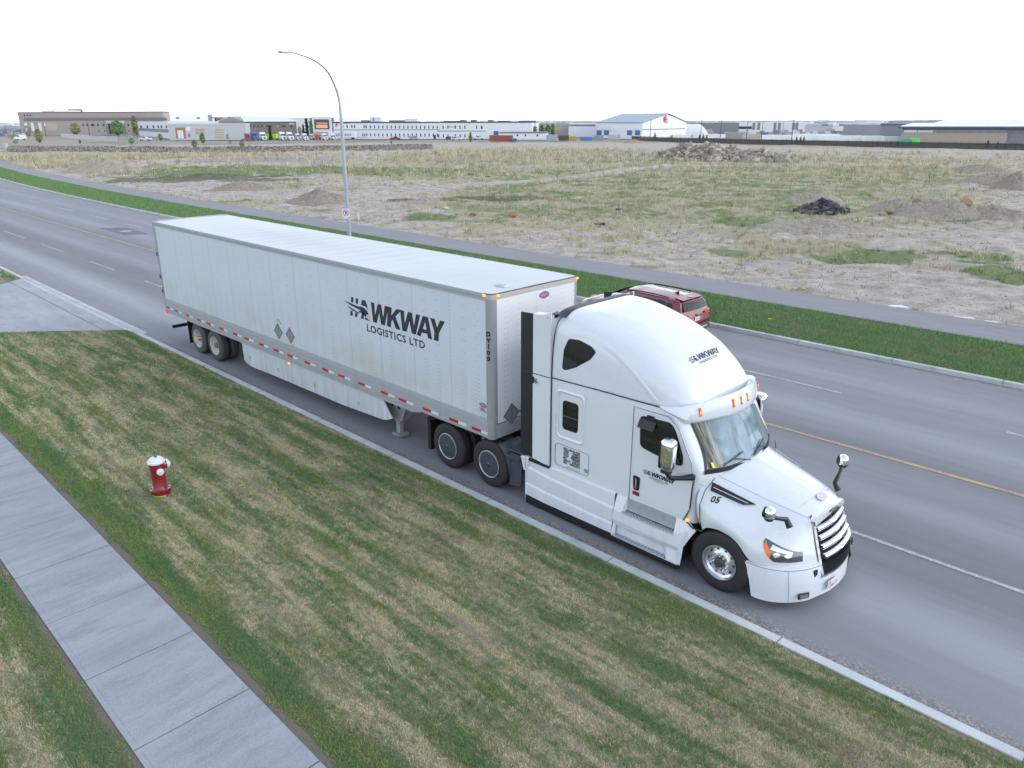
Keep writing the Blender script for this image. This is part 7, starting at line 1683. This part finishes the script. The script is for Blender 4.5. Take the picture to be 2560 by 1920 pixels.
for a in ((*Z1(1025, 302)[:1], Z1(0, 322)[1], Z1(0, 180)[1], 34, 'green', 'round bright green tree in front of the arched entrance'), (*Z1(660, 0)[:1], Z1(0, 320)[1], Z1(0, 200)[1], 26, 'yellow', 'yellow green tree left of the office windows'), (*Z1(1180, 0)[:1], Z1(0, 335)[1], Z1(0, 145)[1], 11, 'yellow', 'tall thin yellow green tree at the annex corner', 'tall'),
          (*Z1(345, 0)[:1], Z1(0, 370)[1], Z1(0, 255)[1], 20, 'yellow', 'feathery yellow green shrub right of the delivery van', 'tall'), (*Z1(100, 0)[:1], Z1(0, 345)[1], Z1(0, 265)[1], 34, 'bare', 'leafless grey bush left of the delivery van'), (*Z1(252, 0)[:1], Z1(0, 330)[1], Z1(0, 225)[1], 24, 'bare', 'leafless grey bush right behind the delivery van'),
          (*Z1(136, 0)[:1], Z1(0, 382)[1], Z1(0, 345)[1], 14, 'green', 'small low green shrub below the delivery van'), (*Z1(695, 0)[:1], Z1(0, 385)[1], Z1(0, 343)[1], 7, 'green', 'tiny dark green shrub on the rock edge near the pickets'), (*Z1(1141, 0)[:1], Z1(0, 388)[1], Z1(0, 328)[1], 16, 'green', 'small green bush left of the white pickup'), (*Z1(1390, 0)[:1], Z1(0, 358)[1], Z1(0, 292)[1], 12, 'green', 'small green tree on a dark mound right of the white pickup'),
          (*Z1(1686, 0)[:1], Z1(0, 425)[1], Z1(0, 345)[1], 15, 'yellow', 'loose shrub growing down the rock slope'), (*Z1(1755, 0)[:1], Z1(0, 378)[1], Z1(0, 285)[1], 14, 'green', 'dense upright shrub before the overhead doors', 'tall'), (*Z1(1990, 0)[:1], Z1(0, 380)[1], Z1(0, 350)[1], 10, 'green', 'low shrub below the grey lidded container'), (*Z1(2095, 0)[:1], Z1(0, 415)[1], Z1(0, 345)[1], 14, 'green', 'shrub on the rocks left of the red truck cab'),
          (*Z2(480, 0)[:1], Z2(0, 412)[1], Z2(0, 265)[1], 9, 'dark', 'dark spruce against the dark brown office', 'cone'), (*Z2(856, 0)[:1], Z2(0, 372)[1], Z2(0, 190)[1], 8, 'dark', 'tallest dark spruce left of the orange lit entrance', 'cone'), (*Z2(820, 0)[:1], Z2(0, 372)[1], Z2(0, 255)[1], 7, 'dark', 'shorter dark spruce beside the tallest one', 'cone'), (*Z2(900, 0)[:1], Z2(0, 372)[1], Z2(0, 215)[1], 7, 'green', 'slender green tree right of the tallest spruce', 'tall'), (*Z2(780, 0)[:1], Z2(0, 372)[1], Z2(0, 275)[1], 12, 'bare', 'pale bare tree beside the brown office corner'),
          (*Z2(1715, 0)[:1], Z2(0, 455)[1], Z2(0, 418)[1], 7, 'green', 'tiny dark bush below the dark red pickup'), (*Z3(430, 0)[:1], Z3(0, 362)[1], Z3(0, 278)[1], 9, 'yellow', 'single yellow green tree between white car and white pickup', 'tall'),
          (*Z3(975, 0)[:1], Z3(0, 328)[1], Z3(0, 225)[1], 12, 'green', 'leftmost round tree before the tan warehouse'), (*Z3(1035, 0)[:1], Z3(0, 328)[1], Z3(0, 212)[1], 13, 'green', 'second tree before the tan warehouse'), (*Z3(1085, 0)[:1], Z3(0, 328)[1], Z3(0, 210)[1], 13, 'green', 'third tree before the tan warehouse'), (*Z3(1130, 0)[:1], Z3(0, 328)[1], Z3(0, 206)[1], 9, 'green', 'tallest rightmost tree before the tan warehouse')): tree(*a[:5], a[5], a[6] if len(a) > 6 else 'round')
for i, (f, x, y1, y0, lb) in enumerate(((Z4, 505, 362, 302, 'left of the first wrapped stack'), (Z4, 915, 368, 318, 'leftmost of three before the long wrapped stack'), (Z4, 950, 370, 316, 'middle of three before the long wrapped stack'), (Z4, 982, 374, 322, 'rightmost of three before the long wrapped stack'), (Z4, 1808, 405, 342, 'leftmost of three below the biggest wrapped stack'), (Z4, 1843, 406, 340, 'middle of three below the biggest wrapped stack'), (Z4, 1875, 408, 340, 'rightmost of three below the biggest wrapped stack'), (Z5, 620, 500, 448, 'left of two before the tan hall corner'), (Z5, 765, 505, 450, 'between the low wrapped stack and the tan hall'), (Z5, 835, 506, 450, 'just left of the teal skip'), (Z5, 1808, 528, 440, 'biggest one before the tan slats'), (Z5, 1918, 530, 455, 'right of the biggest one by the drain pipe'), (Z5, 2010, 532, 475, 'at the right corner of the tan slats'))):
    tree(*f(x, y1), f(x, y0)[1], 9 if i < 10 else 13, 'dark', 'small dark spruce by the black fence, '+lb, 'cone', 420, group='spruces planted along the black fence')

# ---------------------------------------------------------------- heaps, rocks, litter in the field
def gen_band(pts, half, k=1.0):
    Q = [G(x, y, -1.0) for x, y in pts]
    def g(n):
        L = len(Q)-1; t = RNG.uniform(0, L, n); i = np.minimum(t.astype(int), L-1); f = t-i
        qx = np.array([q.x for q in Q]); qy = np.array([q.y for q in Q]); x = qx[i]*(1-f)+qx[i+1]*f; y = qy[i]*(1-f)+qy[i+1]*f; d = np.hypot(x-CAM.x, y-CAM.y); o = RNG.uniform(-half, half, n)
        x = x+(x-CAM.x)/d*o; y = y+(y-CAM.y)/d*o; z = hgt(x, y); return x, y, z+np.clip((o+half)/(2*half), 0, 1)*.7, RNG.uniform(.4, 1, n)*k
    return g
ROCKM = stone_mat('riprap_stones', [(0, (.08, .07, .06)), (.5, (.19, .17, .15)), (1, (.34, .31, .285))])
pebbles('riprap', 9000, gen_band([(20, 372), (200, 372), (430, 373), (620, 372), (820, 370), (960, 369), (1080, 366)], 14), .55, ROCKM, 'long bank of tumbled grey rocks along the far left edge of the field')
def heap_mesh(name, label, cat, c, rx, ry, h, m, rot=0.0, seed=1, rough=.22, lumps=None, n=84, group=None):
    T = np.linspace(-1, 1, n); X, Y = np.meshgrid(T, T); rr = np.hypot(X, Y); f = np.clip(1-rr, 0, 1)
    prof = f**.8*(.55+.8*fbm(X*2.6+seed*9, Y*2.6, seed)) + f**.6*rough*(fbm(X*8+seed, Y*8, seed+5, 5)-.5)*2.6
    if lumps is not None:
        prof = np.zeros_like(X)
        for lx, ly, lr, lh in lumps: prof = np.maximum(prof, lh*np.clip(1-np.hypot(X-lx, (Y-ly)*.9)/lr, 0, 1)**.9)
        prof = prof*(.8+.5*fbm(X*4, Y*4, seed))+np.clip(prof*5, 0, 1)*rough*(fbm(X*9, Y*9, seed+3, 4)-.5)
    ca, sa = math.cos(rot), math.sin(rot); x = c.x+X*rx*ca-Y*ry*sa; y = c.y+X*rx*sa+Y*ry*ca; z = hgt(x, y)-.06+np.maximum(prof, 0)*h*.95
    V = np.stack([x.ravel(), y.ravel(), z.ravel()], 1); i = (np.arange(n-1)[:, None]*n+np.arange(n-1)[None]).ravel(); F = np.stack([i, i+1, i+n+1, i+n], 1)
    ok = (prof.ravel()[F] > .004).any(1); o = np_mesh(name, V, F[ok], m, smooth=True); tag(o, label, cat, group); return o
def heapmat(name, a, b_, s=5):
    m, nt, b = nt_new(name); p = position(nt); n = noise(nt, s, 8, .75, p); c = mix(nt, ramp(nt, n, [(.32, 0.0), (.66, 1.0)]), a, b_); g = noise(nt, 30, 5, .7, p)
    c = mix(nt, .6, c, ramp(nt, g, [(.3, .65), (.7, 1.3)]), 'MULTIPLY'); setc(nt, b, c); b.inputs['Roughness'].default_value = .95; bump(nt, b, math_n(nt, 'ADD', n, g), .8, .12); return m
DIRT1, DIRT2, DIRT3 = heapmat('brown_dirt_heap', (.18, .15, .12), (.40, .35, .295)), heapmat('grey_gravel_heap', (.23, .20, .165), (.48, .43, .37), 7), heapmat('pale_dirt_heap', (.21, .18, .145), (.45, .40, .34))
def heap_at(px, pbase, ptop, wpx, label, m, seed, dep=.6, name='dirt_mound', cat='dirt mound', **k):
    """base line at the near foot; width across the line of sight"""
    b = G(px, pbase, 0); dd = (b-CAM).dot(cf); rx = wpx/2*dd/FPX*1.08; ry = rx*dep; v = Vector((b.x-CAM.x, b.y-CAM.y, 0)).normalized(); c = b+v*ry*.8; h = topz((c.x, c.y), ptop)/1.02
    return heap_mesh(name, label, cat, c, rx, ry, max(h, .25), m, math.atan2(-v.x, v.y)*1+0*math.pi, seed, group='mounds of dirt and gravel on the vacant field', **k), c, rx, ry, h, v
heap_at(800, 512, 468, 160, 'pointed brown dirt mound left of the street lamp', DIRT1, 2, .8)
heap_at(605, 476, 446, 150, 'low rounded dirt mound beyond the trailer roof', DIRT1, 5, .5)
heap_at(255, 428, 390, 185, 'wide grey dirt mound near the left end of the path', DIRT3, 8, .5)
heap_at(390, 412, 397, 90, 'small dark soil mound behind the green weeds', DIRT1, 12, .5)
heap_at(2035, 504, 470, 130, 'grey dirt mound just behind the broken asphalt', DIRT2, 15, .6)
heap_at(2040, 582, 543, 290, 'wide low gravel mound right of the green weeds', DIRT2, 19, .55)
heap_at(2230, 533, 488, 130, 'left gravel mound with boulders at its foot', DIRT2, 23, .7)
heap_at(2340, 548, 490, 230, 'large gravel mound carrying brown boulders', DIRT2, 27, .5)
heap_at(2470, 553, 508, 190, 'gravel mound at the right end of the boulder row', DIRT3, 31, .5)
heap_at(2480, 470, 430, 170, 'long weedy mound at the right edge', DIRT3, 36, .5)
heap_at(2440, 430, 414, 150, 'far lumpy mound near the right edge', DIRT1, 41, .5)
heap_at(2540, 480, 440, 110, 'steep brown mound cut off by the right edge', DIRT1, 45, .8)
heap_at(1060, 510, 488, 100, 'small gravel hump in the weeds right of the street lamp', DIRT2, 49, .5)
heap_at(1585, 348, 336, 56, 'far tan dirt heap beside the gabled hall', heapmat('tan_dirt', (.25, .19, .14), (.40, .32, .25), 1), 53, .6)
# rubble slabs
def rubble(name, label, cat, px, pbase, ptop, wpx, dep, n, size, m, lumps, seed, flat=.28):
    b = G(px, pbase, 0); dd = (b-CAM).dot(cf); rx = wpx/2*dd/FPX; ry = rx*dep; v = Vector((b.x-CAM.x, b.y-CAM.y, 0)).normalized(); c = b+v*ry*.8; h = topz((c.x, c.y), ptop)-float(hgt(np.array([c.x]), np.array([c.y]))[0])
    rt = Vector((v.y, -v.x, 0)); r = np.random.default_rng(seed); V = []; F = []; T_ = []
    base = np.array([(x, y, z) for z in (-1, 1) for x, y in ((-1,-1),(1,-1),(1,1),(-1,1))], float); fs = np.array([(3,2,1,0),(4,5,6,7),(0,1,5,4),(1,2,6,5),(2,3,7,6),(3,0,4,7)])
    k = 0
    while k < n:
        a, q = r.uniform(-1, 1), r.uniform(-1, 1)
        e = max([lh*max(0, 1-math.hypot(a-lx, (q-ly)*.8)/lr) for lx, ly, lr, lh in lumps])
        if e < .03: continue
        zz = h*min(1, e*1.15)*r.uniform(.75, 1.0)
        s = size*r.uniform(.45, 1.25); M_ = np.array(Matrix.Rotation(r.uniform(0, 6.28), 3, 'Z') @ Matrix.Rotation(r.normal(0, .5), 3, 'X') @ Matrix.Rotation(r.normal(0, .5), 3, 'Y'))
        bb = base*np.array([s, s*r.uniform(.5, 1), s*flat*r.uniform(.6, 1.4)])*r.uniform(.7, 1.15, (8, 3)); p = c+rt*(a*rx)+v*(q*ry); g = float(hgt(np.array([p.x]), np.array([p.y]))[0])
        V.append(bb@M_.T+np.array([p.x, p.y, g+zz-.1])); F.append(fs+8*k); T_.append(np.full((8, 3), r.uniform(0, 1))); k += 1
    o = np_mesh(name, np.concatenate(V), np.concatenate(F), m, attr={'tone': np.concatenate(T_)}, kind='stuff'); tag(o, label, cat); return o
SLABM = stone_mat('tan_concrete_rubble', [(0, (.17, .145, .12)), (.5, (.33, .29, .235)), (1, (.48, .43, .36))])
rubble('rubble_heap', 'big heap of broken tan concrete slabs across the middle of the field', 'rubble heap', 1808, 398, 360, 360, .42, 1500, .85, SLABM, [(-.55,.1,.42,.95),(-.2,.0,.40,1.0),(.12,.1,.36,.72),(.42,0,.40,.78),(.72,.0,.30,.35),(-.85,.1,.25,.5)], 3)
rubble('asphalt_heap', 'dark pile of broken asphalt pieces in the field', 'rubble heap', 2054, 534, 499, 128, .7, 420, .30, stone_mat('black_asphalt_rubble', [(0, (.025, .024, .028)), (.6, (.07, .068, .075)), (1, (.19, .18, .185))]), [(0,0,1.0,1.0),(.3,0,.6,.9)], 4, .35)
BOUL = stone_mat('brown_boulder', [(0, (.20, .15, .10)), (.5, (.30, .23, .15)), (1, (.40, .32, .22))])
def boulder(px, py, wpx, label, cat='boulder', m=None, z=.0, sq=.6, group='brown boulders on the gravel mounds'):
    P = G(px, py, z)
    if group and 'gravel mounds' in group:
        v_ = G(px, 546, 0); w_ = Vector((v_.x-CAM.x, v_.y-CAM.y, 0)).normalized(); P = v_+w_*(.4+(546-py)*.055); P.z = topz(P, py+12)
    d = (P-CAM).dot(cf); r = wpx/2*d/FPX*1.15; bm_ = MB(); n = 12; rows = []; q_ = np.random.default_rng(int(px*7+py))
    planes = [(v/np.linalg.norm(v), q_.uniform(.62, .95)) for v in q_.normal(0, 1, (13, 3))]; ro = q_.uniform(0, 3.1)
    for i in range(n+1):
        a = math.pi*i/n; row = []
        for j in range(2*n+1):
            b_ = 2*math.pi*(j % (2*n))/(2*n); dv = np.array([math.sin(a)*math.cos(b_), math.sin(a)*math.sin(b_), math.cos(a)]); k = 1.0
            for nv, dd_ in planes:
                t_ = float(dv@nv)
                if t_ > .2: k = min(k, dd_/t_)
            x_, y_ = dv[0]*k, dv[1]*k*.65; row.append((P.x+r*(x_*math.cos(ro)-y_*math.sin(ro)), P.y+r*(x_*math.sin(ro)+y_*math.cos(ro)), P.z+r*sq*(.45+dv[2]*k)))
        rows.append(row)
    bm_.grid(rows); o = bm_.build('boulder', m or mat('boulder_brown', (.30, .22, .14), .9, var=.5, vs=3, src='pos', bmp=.6, bs=6)); tag(o, label, cat, group)
for q in ((2205, 527, 22, 'two-toned boulder at the left foot of the gravel mounds', .3), (2222, 519, 26, 'squat boulder beside the leftmost one', .3), (2254, 508, 24, 'flat boulder on the shoulder of the left gravel mound', .5), (2290, 497, 30, 'thin slab boulder on top between two mounds', .9), (2337, 512, 34, 'dark upright boulder in the central cluster', .9), (2356, 508, 26, 'narrow boulder behind the central cluster', 1.0), (2371, 503, 24, 'rounded boulder on the right of the central cluster', .9), (2352, 520, 26, 'small boulder below the central cluster', .6), (2335, 540, 44, 'largest slab boulder leaning at the foot of the central cluster', .1), (2407, 500, 34, 'lone brown boulder high on the right mound', 1.1), (2425, 532, 26, 'pale boulder low on the right mound', .4), (2447, 538, 28, 'boulder at the far right foot of the mounds', .2)): boulder(*q[:4], z=q[4])
boulder(2003, 728, 22, 'small tan rock lying between the asphalt path and the bare soil', m=mat('tan_rock', (.33, .25, .16), .9, var=.3, vs=8, src='pos'), group=None)
boulder(1283, 541, 22, 'orange brown rock in the weeds near the middle', m=mat('rust_rock', (.30, .17, .10), .9, var=.4, vs=5, src='pos'), group=None)
boulder(1182, 540, 18, 'dark brown clod left of the orange brown rock', m=mat('dark_clod', (.16, .10, .075), .9, var=.4, vs=5, src='pos'), group=None)
for px, py, w, lb in ((1176, 440, 26, 'left dark soil clod beyond the beaten track'), (1220, 444, 20, 'right dark soil clod beyond the beaten track')): boulder(px, py, w, lb, 'clod', mat('dark_soil', (.08, .06, .05), .95, var=.3, vs=3, src='pos'), sq=.3, group='dark clods beyond the track')
# litter
def litter(px, py, w, h, c, label, cat='litter', z=None, thick=.04, seed=0):
    P = G(px, py, .1); P.z = float(hgt(np.array([P.x]), np.array([P.y]))[0])+.02 if P.y > 22 else P.z; d = (P-CAM).dot(cf); rw = w/2*d/FPX; v = Vector((P.x-CAM.x, P.y-CAM.y, 0)).normalized(); rt = Vector((v.y, -v.x, 0)); m = MB(); rr = random.Random(px+py)
    n = 9; Q = []
    for k in range(n): a = 2*math.pi*k/n; q = rr.uniform(.75, 1.15); Q.append(P+rt*(rw*q*math.cos(a))+v*(h*q*math.sin(a))+Vector((0, 0, rr.uniform(0, thick))))
    c0 = P+Vector((0, 0, thick*.8)); m.add([c0]+Q+[Vector((q.x, q.y, P.z-.05)) for q in Q], [(0, 1+k, 1+(k+1) % n) for k in range(n)]+[(1+k, 1+n+k, 1+n+(k+1) % n, 1+(k+1) % n) for k in range(n)]); o = m.build('litter', mat('litter_%02x%02x%02x' % tuple(int(q*255) for q in c), c, .6, var=.08), smooth=50); tag(o, label, cat)
for a in ((2248, 766, 52, .22, (.60, .63, .66), 'crumpled white sheet lying beside the asphalt path', .10), (2370, 794, 62, .12, (.5, .5, .49), 'long pale board beside the path at the right', .03), (2410, 793, 44, .10, (.55, .56, .56), 'pale board overlapping the long one', .05), (2478, 803, 34, .14, (.5, .5, .48), 'grey board nearest the right edge of the path', .03)): litter(a[0], a[1], a[2], a[3], a[4], a[5], 'sheet' if 'sheet' in a[5] else 'board', thick=a[6])
for a in ((1500, 558, 32, .25, (.02, .022, .026), 'torn black plastic bag in the dry weeds', .15), (1550, 521, 20, .2, (.03, .035, .04), 'small black plastic scrap left of the white stakes', .15), (1698, 453, 10, .25, (.55, .6, .66), 'pale blue wrapper in the green-yellow weeds', .12), (1572, 395, 20, .5, (.6, .64, .7), 'white sheet lying by the beaten track far off', .2), (1114, 520, 12, .12, (.55, .57, .58), 'white wrapper in the weeds near the street lamp', .12), (1924, 800, 13, .09, (.62, .25, .12), 'orange and white paper cup on the verge', .10), (2265, 836, 7, .05, (.5, .12, .05), 'orange scrap on the verge near the worn patch', .05), (2495, 838, 10, .06, (.55, .2, .06), 'orange scrap on the asphalt path edge', .05), (2117, 821, 8, .05, (.5, .5, .45), 'tiny pale scrap on the verge', .03), (2396, 591, 6, .1, (.6, .6, .6), 'tiny white scrap on the bare soil', .05)): litter(a[0], a[1], a[2], a[3], a[4], a[5], thick=a[6])
# stakes
for i, (px, py, h, lb) in enumerate(((1262, 524, .5, 'leftmost of the row'), (1352, 522, .4, 'second from the left of the row'), (1433, 523, .5, 'third from the left of the row'), (1475, 520, .4, 'fourth from the left of the row'), (1510, 521, .45, 'fifth of the row, left of the black scrap'), (1552, 519, .5, 'sixth of the row'), (1590, 516, .5, 'rightmost of the row'))):
    P = G(px, py, .1); m = MB(); m.tube([(P.x, P.y, P.z-.1), (P.x-.06, P.y, P.z+h*1.1)], .018, 5); o = m.build('survey_stake', mat('pale_stake', (.5, .5, .47), .7)); tag(o, 'thin white survey stake in the weeds, '+lb, 'stake', 'survey stakes across the field')
P = GY(896, 562, 22.3); m = MB(); m.tube([(P.x, P.y, .1), (P.x, P.y, .75)], .02, 5); m.prism([(P.x-.1, P.y, .42), (P.x+.12, P.y, .40), (P.x+.16, P.y, .66), (P.x+.04, P.y, .92), (P.x-.08, P.y, .78)], (0, .04, 0)); o = m.build('flag_marker', mat('white_flagging', (.6, .6, .6), .6)); tag(o, 'short white flag marker beside the path right of the street lamp', 'marker')
m = MB(); m.box(-38.1, -37.2, 14.88, 15.02, .1, .17); m.box(-37.5, -37.3, 15.0, 15.1, .1, .3); o = m.build('storm_drain', mat('rusty_drain', (.22, .10, .08), .8)); tag(o, 'rusty storm drain inlet in the far kerb beyond the trailer', 'drain')
def town():  # added boxes; their pale blue-grey wall colour stands in for air haze
    n = 900; V = []; F = []; T_ = []; r_ = np.random.default_rng(5)
    fs = np.array([(3,2,1,0),(4,5,6,7),(0,1,5,4),(1,2,6,5),(2,3,7,6),(3,0,4,7)])
    for k in range(n):
        a = math.radians(r_.uniform(97, 176)); r = r_.uniform(750, 2600); w, d, h = r_.uniform(6, 40), r_.uniform(6, 18), r_.uniform(3.5, 7.5)
        c = np.array([CAM.x+r*math.cos(a), CAM.y+r*math.sin(a), -1.7]); rot = a+math.pi/2+r_.normal(0, .3); u = np.array([math.cos(rot), math.sin(rot), 0]); v = np.array([-u[1], u[0], 0])
        V.append(np.array([c+u*w/2*sx+v*d/2*sy+np.array([0, 0, z]) for z in (0, h) for sx, sy in ((-1,-1),(1,-1),(1,1),(-1,1))])); F.append(fs+8*k); T_.append(np.full((8, 3), r_.uniform(0, 1)))
    o = np_mesh('added_distant_town', np.concatenate(V), np.concatenate(F), stone_mat('hazy_town_walls', [(0, (.22, .24, .28)), (.4, (.42, .45, .50)), (.7, (.62, .65, .70)), (1, (.36, .30, .28))]), attr={'tone': np.concatenate(T_)}, kind='stuff'); tag(o, 'added low mass of distant roofs along the horizon, pale with painted-in haze', 'town')
town()
